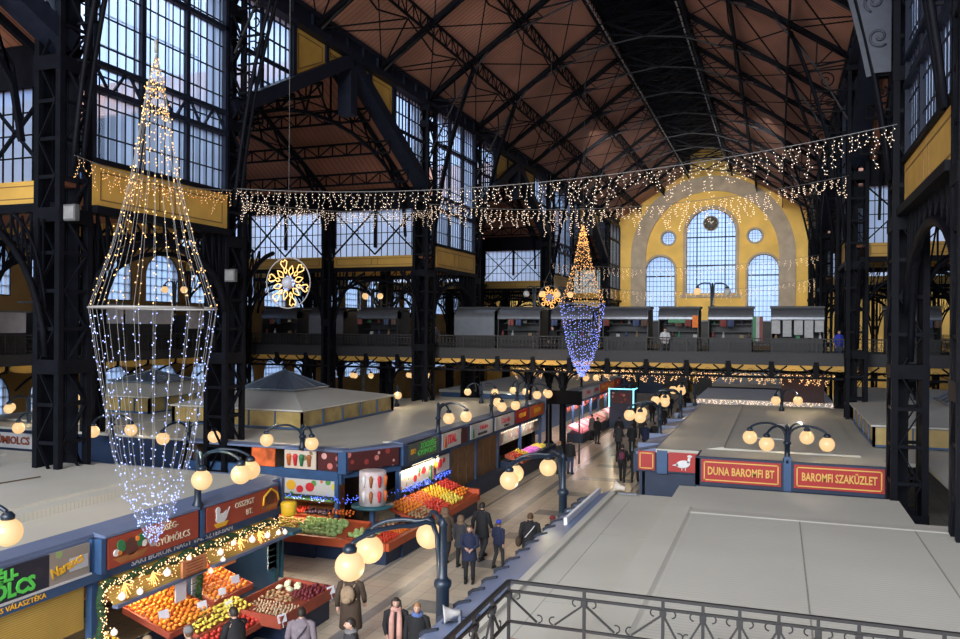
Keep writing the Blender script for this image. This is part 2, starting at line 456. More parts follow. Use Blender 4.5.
def column(x, y, side, i):
    mb = MB()
    lattice_column(mb, x, y, 0, EAVE, *((0.6, 0.8) if (side < 0 and 10 < y < 20) else (0.95, 1.15)))
    # tall curved bracket to the nave truss, with pierced scroll work
    s = side                                 # +1: nave lies towards +x
    x0 = x + s * 0.5
    big = y < 90
    outer = bez((x0, y, 11.8), (x0 + s * 0.5, y, 17.0), (x + s * 3.0, y, 22.0), 10)
    for dy in (-0.16, 0.16):
        if big: mb.tube([p + V((0, dy, 0)) for p in outer], 0.075, 6)
    for k in range(1, 10 if big else 1):
        mb.bar(outer[k] + V((0, -0.16, 0)), outer[k] + V((0, 0.16, 0)), 0.05)
    for k in range(2, 9 if big else 2):
        p = outer[k]
        mb.bar((x0, y, p.z), p, 0.07)
        if k < 8:
            q = outer[k + 1]; wd = min(0.42, max(0.12, abs(q.x - x0) * 0.42))
            scroll(mb, ((x0 + q.x) / 2, y, (p.z + q.z) / 2), (s, 0, 0), (0, 0, 1), wd, 1.4, 0.03, k)
    # brackets along y at band level and at gallery level
    for zb, zt, rad in ((8.2, 10.4, 2.4),):
        for d in (-1, 1):
            a = bez((x, y + d * 0.55, zb - 1.6), (x, y + d * 0.9, zt - 0.6), (x, y + d * (0.6 + rad), zt), 8)
            mb.tube(a, 0.09, 6)
            b = bez((x, y + d * 0.55, zb - 0.6), (x, y + d * 0.8, zt - 0.3), (x, y + d * (0.2 + rad * 0.6), zt), 6)
            mb.tube(b, 0.05, 6)
            for k in range(1, 7): mb.bar(a[k], (x, a[k].y, zt), 0.05)
            for k in range(1, 6): mb.bar(a[k], (x, a[k + 1].y, zt), 0.045)
    o = struct('iron_column', mb, IRON)
    if s < 0 and 10 < y < 30:
        fb = MB()
        for k in range(3, 10):
            fb.bar(outer[k] + V((0.02, 0, 0)), outer[k + 1] + V((0.02, 0, 0)) if k < 10 else outer[k], 0.06, 0.42, (1, 0, 0)) if k < 10 else None
        fb.prism([(x0, outer[3].z), (outer[3].x, outer[3].z), (outer[5].x, outer[5].z), (outer[7].x, outer[7].z), (x0, outer[7].z)], y - 0.24, y - 0.21, 'XZ')
        for k in range(4, 7): scroll(fb, ((x0 + outer[k].x) / 2, y - 0.26, outer[k].z), (s, 0, 0), (0, 0, 1), 0.3, 1.3, 0.035, k)
        f_ = fb.build('bracket_plate', mat('blue_grey_lit_face', (0.035, 0.040, 0.058), 0.5, 0, 0.2, 4), o)  # paler iron colour holds the light falling on these bracket faces
    o['label'] = 'riveted lattice iron column on the %s side of the nave' % ('left' if side > 0 else 'right')
    return o
for i, y in enumerate(COLY): column(XL, y, 1, i)
for i, y in enumerate(COLY_R): column(XR, y, -1, i)
# aisle columns standing under the cross roofs
for x in (-25.2, -31.2, 9.5, 15.2):
    for y in (17.3, 24.8, 42.6, 50.2, 69.0, 76.5, 94.5):
        if x > 0 and y < 25: continue
        mb = MB(); lattice_column(mb, x, y, 0, 15.4, 0.6, 0.7, 1.2)
        for d in (-1, 1):
            a = bez((x + d * 0.3, y, 7.0), (x + d * 0.6, y, 9.9), (x + d * 2.4, y, 10.6), 8)
            mb.tube(a, 0.08, 6)
            for k in range(2, 7): mb.bar(a[k], (a[k].x, y, 10.7), 0.045)
        struct('aisle_column', mb, IRON)

# ------------------------------------------------------------------ nave walls: bands, eave beam, clerestory glazing
def lattice_beam(mb, p, q, h, th=0.1, n=None, chord=0.14, up=(0, 0, 1)):
    p, q = V(p), V(q); L = (q - p).length; n = n or max(2, int(L / h)); u = V(up) * h
    mb.bar(p, q, chord); mb.bar(p + u, q + u, chord)
    for i in range(n):
        a = p + (q - p) * (i / n); b = p + (q - p) * ((i + 1) / n)
        if i % 2: mb.bar(a, b + u, th)
        else: mb.bar(a + u, b, th)
        mb.bar(a, a + u, th)
for xw, s, cols in ((XL, 1, COLY), (XR, -1, COLY_R)):
    nm = 'left' if s > 0 else 'right'
    # eave beam
    mb = MB()
    mb.box(xw - 0.45, xw + 0.45, -9, YF, EAVE - 0.05, EAVE + 0.25)
    mb.box(xw - 0.45, xw + 0.45, -9, YF, EAVE + 0.75, EAVE + 0.95)
    mb.box(xw - 0.3, xw + 0.3, -9, YF, EAVE + 0.2, EAVE + 0.8)
    y = -9
    while y < YF: mb.box(xw - 0.42, xw + 0.42, y, y + 0.08, EAVE + 0.2, EAVE + 0.8); y += 1.5
    struct('eave_beam', mb, IRON_B)
    nb = [(cols[1], cols[2]), (cols[3], cols[4]), (cols[5], cols[6]), (cols[7], YF)]
    xcol = xw; xw = xw + (0.38 if s > 0 else -0.08)
    for (y0, y1) in nb:
        ya, yb = y0 + 0.55, y1 - 0.55 if y1 < YF else y1
        # yellow band with moulding
        mb = MB(); mb.box(xw - 0.10, xw + 0.10, ya, yb, 10.9, 12.15)
        mb.mi = 1
        for (za, zb) in ((11.1, 11.14), (11.9, 11.94)): mb.box(xw - 0.115, xw + 0.115, ya + 0.3, yb - 0.3, za, zb)
        for yy in (ya + 0.3, (ya + yb) / 2 - 0.35, (ya + yb) / 2 + 0.35, yb - 0.3): mb.box(xw - 0.115, xw + 0.115, yy - 0.02, yy + 0.02, 11.1, 11.94)
        struct('wall_%s_band' % nm, mb, [YELLOW, YELLOW_D])
        # girder and arch below the band
        mb = MB(); mb.box(xw - 0.3, xw + 0.3, ya, yb, 10.7, 10.92)
        mb.box(xw - 0.2, xw + 0.2, ya, yb, 12.15, 12.3)
        r = (yb - ya) / 2; yc = (ya + yb) / 2
        pts = [(xw, yc + r * math.cos(PI * k / 14), 8.0 + 2.1 * math.sin(PI * k / 14)) for k in range(15)]
        mb.tube(pts, 0.13, 6)
        for k in range(1, 14):
            mb.bar(pts[k], (xw, pts[k][1], 10.7), 0.07)
            if k < 13: mb.bar(pts[k], (xw, pts[k + 1][1], 10.7), 0.055)
        struct('arched_girder', mb, IRON)
        # tall window
        fr = MB(); n = 3
        for k in range(1, n): fr.box(xw - 0.08, xw + 0.08, ya + (yb - ya) * k / n - 0.09, ya + (yb - ya) * k / n + 0.09, 12.2, EAVE)
        for k in range(0, 18):
            if k % 6: a = ya + (yb - ya) * k / 18; fr.box(xw - 0.02, xw + 0.02, a - 0.013, a + 0.013, 12.2, EAVE)
        z = 13.0
        while z < EAVE: fr.box(xw - 0.02, xw + 0.02, ya, yb, z - 0.022, z + 0.022); z += 0.88
        for (za, zb) in ((14.25, 15.15),):
            fr.box(xw - 0.15, xw + 0.15, ya, yb, za, za + 0.16); fr.box(xw - 0.15, xw + 0.15, ya, yb, zb - 0.14, zb)
            for k in range(9):
                a = ya + (yb - ya) * k / 9; b = ya + (yb - ya) * (k + 1) / 9
                fr.bar((xw + 0.08, a, za if k % 2 else zb), (xw + 0.08, b, zb if k % 2 else za), 0.07)
        fr.box(xw - 0.12, xw + 0.12, ya, yb, 18.0, 18.16)
        fr.box(xw - 0.12, xw + 0.12, ya, ya + 0.14, 12.2, EAVE); fr.box(xw - 0.12, xw + 0.12, yb - 0.14, yb, 12.2, EAVE)
        # scaffold-like glazing gallery outside, seen dimly through the glass
        for zz in (16.2, 17.2): fr.tube([(xw - s * 1.2, ya, zz), (xw - s * 1.2, yb, zz)], 0.03, 5)
        for k in range(5): a = ya + (yb - ya) * k / 4; fr.tube([(xw - s * 1.2, a, 15.5), (xw - s * 1.2, a, EAVE)], 0.03, 5)
        o = struct(winname(), fr, IRON_B)
        g = MB(); g.quad((xw - s * 0.05, ya, 12.2), (xw - s * 0.05, yb, 12.2), (xw - s * 0.05, yb, EAVE), (xw - s * 0.05, ya, EAVE)); g.build('pane', GLASS_Y, o)
    # triangles above the cross-roof gables
    xw = xcol
    wb = [(cols[0], cols[1]), (cols[2], cols[3]), (cols[4], cols[5]), (cols[6], cols[7])]
    for (y0, y1) in wb:
        ym = (y0 + y1) / 2; ZG = 15.4; ZA = 19.95
        gz = lambda y: ZG + (ZA - ZG) * (1 - abs(y - ym) / ((y1 - y0) / 2))
        for d in (-1, 1):
            yc = y0 if d < 0 else y1
            e = lambda t: yc + (ym - yc) * t          # t: 0 at the column, 1 at the apex
            fr = MB()
            for k in range(1, 10):
                t = 0.06 + (0.47 - 0.06) * k / 9; a = e(t); ww = 0.10 if k in (4, 9) else 0.014
                fr.box(xw - 0.04, xw + 0.04, a - ww, a + ww, gz(a), EAVE)
            z = 16.2
            while z < EAVE:
                t = min(0.47, (z - ZG) / (ZA - ZG) * 1.0)
                if t > 0.04: fr.bar((xw, e(0.03), z), (xw, e(t), z), 0.06, 0.06 if abs(z - 17.96) > 0.2 else 0.18)
                z += 0.88
            o = struct(winname(), fr, IRON_B)
            g = MB(); xx = xw - s * 0.05
            vs = [(xx, e(0.02), gz(e(0.02))), (xx, e(0.47), gz(e(0.47))), (xx, e(0.47), EAVE), (xx, e(0.02), EAVE)]
            g.add(vs, [(0, 1, 2, 3)]); g.build('pane', GLASS_Y, o)
            # ochre panels near the apex
            mb = MB()
            for (ta, tb) in ((0.49, 0.76), (0.78, 0.97)):
                a, b = e(ta), e(tb)
                mb.mi = 0
                mb.prism([(a, gz(a) + 0.15), (b, gz(b) + 0.05), (b, EAVE), (a, EAVE)], xw - 0.06, xw + 0.06, 'YZ')
                mb.mi = 1
                a2, b2 = e(ta + 0.03), e(tb - 0.03)
                P = [(a2, gz(a2) + 0.5), (b2, gz(b2) + 0.4), (b2, EAVE - 0.25), (a2, EAVE - 0.25)]
                if P[1][1] > P[2][1]: P = [P[0], ((a2 + b2) / 2, EAVE - 0.3), P[3]]
                for k in range(len(P)):
                    p, q = P[k], P[(k + 1) % len(P)]
                    mb.bar((xw, p[0], p[1]), (xw, q[0], q[1]), 0.16, 0.05)
            struct('wall_%s_gable_panel' % nm, mb, [YELLOW, YELLOW_D])
        mb = MB()
        mb.bar((xw, y0, ZG), (xw, ym, ZA), 0.8, 0.55); mb.bar((xw, ym, ZA), (xw, y1, ZG), 0.8, 0.55)
        for t in (0.48, 0.77):
            for yc in (y0, y1): a = yc + (ym - yc) * t; mb.box(xw - 0.15, xw + 0.15, a - 0.12, a + 0.12, gz(a), EAVE)
        mb.box(xw - 0.35, xw + 0.35, ym - 0.3, ym + 0.3, ZA - 2.6, ZA)
        struct('gable_edge_beam', mb, IRON_B)

# ------------------------------------------------------------------ cross roofs over the aisles, with their trusses and side glazing
def gable_truss(mb, x, y0, y1, zs=15.2, za=19.6, depth=True):
    ym = (y0 + y1) / 2; R = (y1 - y0) / 2 - 0.6
    n = 12
    top = [(x, y0 + (y1 - y0) * k / n, zs + (za - zs) * (1 - abs(k - n / 2) / (n / 2))) for k in range(n + 1)]
    bot = [(x, ym - R * math.cos(PI * k / n), 12.6 + 4.6 * math.sin(PI * k / n) ** 0.8) for k in range(n + 1)]
    for k in range(n):
        mb.bar(top[k], top[k + 1], 0.16, 0.2); mb.bar(bot[k], bot[k + 1], 0.12, 0.16)
        mb.bar(top[k], bot[k + 1] if k < n / 2 else bot[k], 0.07)
        if 0 < k: mb.bar(bot[k], top[k], 0.07)
        b2 = (bot[k][0], bot[k][1], bot[k][2] + 0.5); b3 = (bot[k + 1][0], bot[k + 1][1], bot[k + 1][2] + 0.5)
        mb.bar(b2, b3, 0.06); mb.bar(bot[k], b3, 0.05)
for (xa, xb, cols) in ((XL, XOL, COLY), (XR, XOR, COLY_R)):
    s = -1 if xb < xa else 1
    for (y0, y1) in [(cols[0], cols[1]), (cols[2], cols[3]), (cols[4], cols[5]), (cols[6], cols[7])]:
        if s > 0: y0 = dict(zip(COLY_R, COLY))[y0] if False else y0
        ym = (y0 + y1) / 2
        mb = MB(); t = 0.15
        mb.add([(xa, y0, 15.5), (xb, y0, 15.5), (xb, ym, 20.1), (xa, ym, 20.1), (xa, y0, 15.5 + t), (xb, y0, 15.5 + t), (xb, ym, 20.1 + t), (xa, ym, 20.1 + t)],
               [(0, 1, 2, 3), (7, 6, 5, 4), (0, 4, 5, 1), (3, 2, 6, 7), (0, 3, 7, 4), (1, 5, 6, 2)])
        mb.add([(xa, y1, 15.5), (xb, y1, 15.5), (xb, ym, 20.1), (xa, ym, 20.1), (xa, y1, 15.5 + t), (xb, y1, 15.5 + t), (xb, ym, 20.1 + t), (xa, ym, 20.1 + t)],
               [(3, 2, 1, 0), (4, 5, 6, 7), (1, 5, 4, 0), (7, 6, 2, 3), (4, 7, 3, 0), (2, 6, 5, 1)])
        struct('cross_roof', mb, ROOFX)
        mb = MB()
        for k in range(4): gable_truss(mb, xa + s * (0.9 + k * 5.3), y0, y1)
        for tt in (0.25, 0.5, 0.75):
            for yc in (y0, y1):
                a = yc + (ym - yc) * tt; z = 15.2 + 4.5 * tt - 0.5
                lattice_beam(mb, (xa, a, z - 0.4), (xb, a, z - 0.4), 0.6, 0.06, 20, 0.1)
        struct('cross_roof_truss', mb, IRON)
    # aisle side walls under the cross roof eaves: glazing with X braces, band and girder
    for y in cols[1:]:
        if y == 94.5 and s > 0: pass
        xs = [xa, -25.2, -31.2, xb] if s < 0 else [xa, 9.5, 15.2, xb]
        for k in range(3):
            a, b = sorted((xs[k], xs[k + 1])); a += 0.4; b -= 0.4
            fr = MB(); mid = (a + b) / 2
            for xx in (a, mid, b): fr.box(xx - 0.08, xx + 0.08, y - 0.1, y + 0.1, 12.1, 15.3)
            for (p, q) in ((a, mid), (mid, b)):
                fr.bar((p, y - 0.08, 11.7), (q, y - 0.08, 14.3), 0.06, 0.12, (0, 1, 0)); fr.bar((p, y - 0.08, 14.3), (q, y - 0.08, 11.7), 0.06, 0.12, (0, 1, 0))
                for j in range(1, 7): xx = p + (q - p) * j / 7; fr.box(xx - 0.018, xx + 0.018, y - 0.02, y + 0.02, 11.6, 14.3)
            for zz in (12.3, 12.95, 13.6): fr.box(a, b, y - 0.02, y + 0.02, zz - 0.02, zz + 0.02)
            fr.box(a, b, y - 0.15, y + 0.15, 14.3, 15.5)
            o = struct(winname(), fr, IRON)
            g = MB(); g.quad((a, y + 0.05, 11.6), (b, y + 0.05, 11.6), (b, y + 0.05, 14.3), (a, y + 0.05, 14.3)); g.build('pane', GLASS_B, o)
            mb = MB(); mb.box(a, b, y - 0.1, y + 0.1, 10.95, 11.6); mb.mi = 1
            for (za, zb) in ((11.08, 11.11), (11.44, 11.47)): mb.box(a + 0.2, b - 0.2, y - 0.115, y + 0.115, za, zb)
            for xx in (a + 0.2, mid - 0.2, mid + 0.2, b - 0.2): mb.box(xx - 0.015, xx + 0.015, y - 0.115, y + 0.115, 11.08, 11.47)
            struct('wall_aisle_band', mb, [YELLOW, YELLOW_D])
            mb = MB(); mb.box(a - 0.3, b + 0.3, y - 0.15, y + 0.15, 10.7, 10.95)
            pts = [(mid - (b - a) / 2 * math.cos(PI * j / 12), y, 8.4 + 1.8 * math.sin(PI * j / 12)) for j in range(13)]
            mb.tube(pts, 0.09, 6)
            for j in range(1, 12): mb.bar(pts[j], (pts[j][0], y, 10.7), 0.05); mb.bar(pts[j], (pts[j + 1][0], y, 10.7), 0.045)
            struct('arched_girder', mb, IRON)
    # low roofs of the narrow bays of the aisle
    for (y0, y1) in [(cols[1], cols[2]), (cols[3], cols[4]), (cols[5], cols[6])]:
        mb = MB(); mb.box(min(xa, xb), max(xa, xb), y0, y1, 11.42, 11.55)
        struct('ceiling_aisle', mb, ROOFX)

# ------------------------------------------------------------------ nave roof
ZL = 26.6; LX = 2.4                                  # lantern foot
for s, nm in ((-1, 'left'), (1, 'right')):
    xe = XC + s * 11.4; xl = XC + s * LX
    mb = MB(); t = 0.2
    z0 = 20.75
    mb.add([(xe, -9, z0), (xe, YF, z0), (xl, YF, ZL), (xl, -9, ZL), (xe, -9, z0 + t), (xe, YF, z0 + t), (xl, YF, ZL + t), (xl, -9, ZL + t)],
           [(0, 1, 2, 3), (7, 6, 5, 4), (0, 4, 5, 1), (1, 5, 6, 2), (2, 6, 7, 3), (3, 7, 4, 0)])
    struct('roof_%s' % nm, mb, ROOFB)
    # lantern side: upright louvres and its sloping roof
    mb = MB()
    mb.box(xl - 0.15, xl + 0.15, -9, YF, ZL - 0.1, ZL + 0.35)
    y = -9
    while y < YF:
        mb.box(xl - 0.05, xl + 0.05, y, y + 0.1, ZL + 0.3, ZL + 1.7); y += 1.0
    for zz in (0.55, 0.8, 1.05, 1.3, 1.55): mb.box(xl - 0.12, xl + 0.12, -9, YF, ZL + zz, ZL + zz + 0.12)
    mb.add([(xl + s * 0.5, -9, ZL + 1.6), (xl + s * 0.5, YF, ZL + 1.6), (XC, YF, ZL + 2.9), (XC, -9, ZL + 2.9)], [(0, 1, 2, 3)])
    struct('roof_lantern_%s' % nm, mb, IRON)
TY = [-1.2, 4.9, 11.1, 17.3, 24.8, 30.7, 36.7, 42.6, 50.2, 56.4, 62.7, 69.0, 76.5, 82.5, 88.5, 94.5]
for ti, y in enumerate(TY):
    mb = MB(); gm = MB()
    for s in (-1, 1):
        xe = XC + s * 11.0; ze = 20.6
        top = lambda t: V((xe + (XC + s * LX - xe) * t, y, ze - 0.15 + (ZL - ze) * t))
        BP = [(10.9, 17.4), (9.4, 20.2), (7.35, 23.0), (6.15, 23.55), (4.3, 24.3), (2.25, 25.05), (0.0, 25.35)]
        if y > 90 or not any(abs(y - c) < 0.1 for c in COLY): BP[0] = (10.9, 20.3); BP[1] = (9.6, 21.3)
        bp = [V((XC + s * a, y, z)) for a, z in BP]
        for dx in (-0.13, 0.13):
            mb.bar(top(0) + V((0, dx, 0)), top(1) + V((0, dx, 0)), 0.10, 0.22)
        for k in range(len(bp) - 1): gm.bar(bp[k], bp[k + 1], 0.07, 0.08)
        tt = [0.0, 0.18, 0.36, 0.54, 0.72, 0.9]
        for k, t in enumerate(tt):
            mb.bar(top(t), bp[min(k + 1, 6)], 0.075)
            mb.bar(top(min(1, t + 0.09)), bp[min(k + 1, 6)], 0.06)
            if k: mb.bar(top(t), bp[k], 0.065)
        mb.bar(top(1), bp[-1], 0.09); mb.bar(top(1), V((XC, y, ZL + 0.1)), 0.12)
        mb.bar(top(0.9), bp[-1], 0.07)
        mb.bar(V((XC + s * LX, y, ZL)), V((XC + s * LX, y, ZL + 1.7)), 0.14)
        mb.bar(V((XC + s * (LX + 0.4), y, ZL + 1.6)), V((XC, y, ZL + 2.8)), 0.14)
        mb.bar(V((XC + s * LX, y, ZL + 1.5)), V((XC, y, ZL + 1.5)), 0.08)
        mb.bar(V((XC + s * LX, y, ZL)), V((XC, y, ZL + 2.7)), 0.07)
    o = struct('roof_truss', mb, IRON)
    o['label'] = 'riveted iron roof truss spanning the nave'
    g = gm.build('tie_chord', IRON_G, o)
# purlins: lattice beams between trusses, and rods fanning in the roof plane
mb = MB()
for s in (-1, 1):
    for t in (0.33, 0.66):
        x = XC + s * (11.0 - (11.0 - LX) * t); z = 20.45 + (ZL - 20.6) * t
        p0 = V((x, -1.2, z - 0.85)); n = 130
        mb.bar((x, -1.2, z), (x, YF, z), 0.1); mb.bar((x, -1.2, z - 0.75), (x, YF, z - 0.75), 0.1)
        for k in range(n):
            a = -1.2 + (YF + 1.2) * k / n; b = -1.2 + (YF + 1.2) * (k + 1) / n
            mb.bar((x, a, z), (x, a, z - 0.75), 0.05)
            mb.bar((x, a, z if k % 2 else z - 0.75), (x, b, z - 0.75 if k % 2 else z), 0.045)
    x = XC + s * (LX + 0.12)
    n = 170
    mb.bar((x, -1.2, ZL - 0.9), (x, YF, ZL - 0.9), 0.12); mb.bar((x, -1.2, ZL - 0.1), (x, YF, ZL - 0.1), 0.12)
    for k in range(n): a = -1.2 + (YF + 1.2) * k / n; mb.bar((x, a, ZL - 0.9), (x, a, ZL - 0.1), 0.05, 0.12)
struct('roof_purlin', mb, IRON)
mb = MB()
for i in range(len(TY) - 1):
    y0, y1 = TY[i], TY[i + 1]; ym = (y0 + y1) / 2
    for s in (-1, 1):
        R = lambda t, y, d=0.25: V((XC + s * (11.0 - (11.0 - LX) * t), y, 20.45 + (ZL - 20.6) * t - d))
        for (ta, tb) in ((0, 0.33), (0.33, 0.66), (0.66, 1)):
            mb.bar(R(ta, y0), R(tb, y1), 0.055); mb.bar(R(ta, y1), R(tb, y0), 0.055)
        # fans rising from the truss foot to the purlins
        mb.bar(R(0, y0, 0.1), R(0.33, ym, 0.9), 0.06); mb.bar(R(0, y1, 0.1), R(0.33, ym, 0.9), 0.06)
        mb.bar(R(0.33, y0, 1.6), R(0.33, ym, 0.9), 0.06); mb.bar(R(0.33, y1, 1.6), R(0.33, ym, 0.9), 0.06)
        mb.bar(R(0.66, y0, 1.5), R(0.66, ym, 0.9), 0.06); mb.bar(R(0.66, y1, 1.5), R(0.66, ym, 0.9), 0.06)
    for k in range(4):
        ya = y0 + (y1 - y0) * k / 4; yb = y0 + (y1 - y0) * (k + 1) / 4
        mb.bar((XC - LX, ya, ZL), (XC, yb, ZL + 2.6), 0.05); mb.bar((XC + LX, ya, ZL), (XC, yb, ZL + 2.6), 0.05)
        mb.bar((XC - LX, ya, ZL - 0.1), (XC + LX, yb, ZL - 0.1), 0.05); mb.bar((XC + LX, ya, ZL - 0.1), (XC - LX, yb, ZL - 0.1), 0.05)
        mb.bar((XC - LX, ya, ZL + 1.5), (XC + LX, ya, ZL + 1.5), 0.05)
struct('roof_bracing', mb, IRON)
mb = MB()
for s in (-1, 1):
    y = 0.0
    while y < YF - 1: mb.bar((XC + s * 2.3, y, ZL - 0.95), (XC + s * 2.3, y + 0.75, ZL - 0.95), 0.10, 0.05); y += 1.1
struct('roof_glint', mb, mat('pale_grey_glint', (0.25, 0.24, 0.23), 0.5))  # pale dashes paint the bright glints along the lantern foot

# ------------------------------------------------------------------ end wall
WC = -7.62
holes = [arch(WC - 2.87, WC + 2.87, 11.7, 21.9, 20), arch(-15.35, -11.85, 6.5, 16.3), arch(-3.4, 0.1, 6.5, 16.3), circ(-12.65, 18.5, 0.8), circ(-2.6, 18.5, 0.8)]
holes += [arch(x - 1.4, x + 1.4, 0.6, 4.6) for x in (-15, 1)]
outer = [(XOL, 0), (XOR, 0), (XOR, 20), (XR + 0.8, 21.2), (XC + LX, 27.2), (XC + LX, 29.8), (XC - LX, 29.8), (XC - LX, 27.2), (XL - 0.8, 21.2), (XOL, 20)]
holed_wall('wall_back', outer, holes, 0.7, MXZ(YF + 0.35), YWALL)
arched_window('XZ', YF + 0.3, WC - 2.87, WC + 2.87, 11.7, 21.9, 14, 18, (3, 11), (6, 12))
arched_window('XZ', YF + 0.3, -15.35, -11.85, 6.5, 16.3, 8, 16, (), (12,))
arched_window('XZ', YF + 0.3, -3.4, 0.1, 6.5, 16.3, 8, 16, (), (12,))
for x in (-15, 1): arched_window('XZ', YF + 0.3, x - 1.4, x + 1.4, 0.6, 4.6, 5, 6)
for x in (-12.65, -2.6):
    fr = MB(); P = circ(x, 18.5, 0.8)
    for k in range(24): fr.bar((P[k][0], YF + 0.3, P[k][1]), (P[(k + 1) % 24][0], YF + 0.3, P[(k + 1) % 24][1]), 0.12)
    for d in (-0.3, 0, 0.3):
        h = math.sqrt(0.64 - d * d)
        fr.bar((x + d, YF + 0.3, 18.5 - h), (x + d, YF + 0.3, 18.5 + h), 0.04); fr.bar((x - h, YF + 0.3, 18.5 + d), (x + h, YF + 0.3, 18.5 + d), 0.04)
    o = struct(winname(), fr, IRON_B)
    g = MB(); g.add([(a, YF + 0.33, b) for a, b in P], [tuple(range(24))]); g.build('pane', GLASS_X, o)
# great stone arch and window surrounds
mb = MB(); n = 40
def ring(mb, cx, cz, ri, ro, y0, y1, a0, a1, n):
    for k in range(n):
        t0 = a0 + (a1 - a0) * k / n; t1 = a0 + (a1 - a0) * (k + 1) / n
        P = [(cx + ri * math.cos(t0), cz + ri * math.sin(t0)), (cx + ro * math.cos(t0), cz + ro * math.sin(t0)),
             (cx + ro * math.cos(t1), cz + ro * math.sin(t1)), (cx + ri * math.cos(t1), cz + ri * math.sin(t1))]
        mb.prism(P, y0, y1, 'XZ')
ring(mb, WC, 16.3, 7.7, 9.5, YF - 0.35, YF + 0.02, 0, PI, n)
mb.box(WC - 9.5, WC - 7.7, YF - 0.35, YF + 0.02, 0, 16.3); mb.box(WC + 7.7, WC + 9.5, YF - 0.35, YF + 0.02, 0, 16.3)
struct('trim_1', mb, STONE)
mb = MB()
ring(mb, WC, 19.03, 2.9, 3.25, YF - 0.12, YF + 0.02, 0, PI, 24); mb.box(WC - 3.25, WC - 2.9, YF - 0.12, YF + 0.02, 11.5, 19.03); mb.box(WC + 2.9, WC + 3.25, YF - 0.12, YF + 0.02, 11.5, 19.03)
mb.box(WC - 3.6, WC + 3.6, YF - 0.25, YF + 0.02, 11.2, 11.55)
for cx in (-13.6, -1.65):
    ring(mb, cx, 14.55, 1.75, 2.0, YF - 0.12, YF + 0.02, 0, PI, 18); mb.box(cx - 2.0, cx - 1.75, YF - 0.12, YF + 0.02, 6.4, 14.55); mb.box(cx + 1.75, cx + 2.0, YF - 0.12, YF + 0.02, 6.4, 14.55)
for cx in (-12.65, -2.6): ring(mb, cx, 18.5, 0.8, 1.0, YF - 0.12, YF + 0.02, 0, 2 * PI, 24)
struct('trim_2', mb, STONE)
# clock
ck = thing('wall_clock', 'round dark clock hanging in the top of the tall centre window', 'clock', (WC, YF - 0.2, 20.1))
mb = MB(); mb.lathe((0, 0, 0), [(0.78, -0.08), (0.78, 0.08)], 28)
d = mb.build('dial', mat('dark_clock_dial', (0.10, 0.085, 0.07), 0.5), ck); d.rotation_euler = (PI / 2, 0, 0)
mb = MB(); ring(mb, 0, 0, 0.78, 0.92, -0.12, 0.1, 0, 2 * PI, 28); mb.build('rim', mat('brown_clock_rim', (0.16, 0.12, 0.09), 0.5), ck)
HANDM = mat('pale_clock_hand', (0.75, 0.7, 0.55), 0.5)
mb = MB(); mb.bar((0, -0.14, 0), (0.35, -0.14, 0.28), 0.07); mb.build('hour_hand', HANDM, ck)
mb = MB(); mb.bar((0, -0.14, 0), (-0.12, -0.14, 0.6), 0.05); mb.build('minute_hand', HANDM, ck)
for k in range(12):
    if k % 3 == 0:
        mb = MB(); a = k * PI / 6; mb.bar((0.6 * math.cos(a), -0.12, 0.6 * math.sin(a)), (0.7 * math.cos(a), -0.12, 0.7 * math.sin(a)), 0.06); mb.build('hour_mark', HANDM, ck)

# ------------------------------------------------------------------ outer walls with arched windows, aisle galleries
for xo, s, nm in ((XOL, 1, 'left'), (XOR, -1, 'right')):
    holes = []; wins = []
    y = 3.0
    while y < YF - 4:
        wins.append((y, y + 2.9)); y += 4.05
    for (a, b) in wins:
        holes.append(arch(a, b, 2.95, 5.25)); holes.append(arch(a, b, 8.9, 11.9))
    for (y0, y1) in WIDE: holes.append(arch((y0 + y1) / 2 - 4, (y0 + y1) / 2 + 4, 12.4, 17.6, 20))
    outer = [(-9, 0), (YF, 0), (YF, 12.3)]
    for (y0, y1) in reversed(WIDE): outer += [(y1, 12.3), (y1, 15.5), ((y0 + y1) / 2, 20.1), (y0, 15.5), (y0, 12.3)]
    outer += [(-9, 12.3)]
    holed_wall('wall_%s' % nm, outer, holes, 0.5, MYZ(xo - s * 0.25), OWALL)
    for (a, b) in wins:
        if s < 0 and a < 20: continue
        arched_window('YZ', xo - s * 0.1, a, b, 2.95, 5.25, 8, 5)
        arched_window('YZ', xo - s * 0.1, a, b, 8.9, 11.9, 6, 6)
    for (y0, y1) in WIDE: arched_window('YZ', xo - s * 0.1, (y0 + y1) / 2 - 4, (y0 + y1) / 2 + 4, 12.4, 17.6, 12, 7)
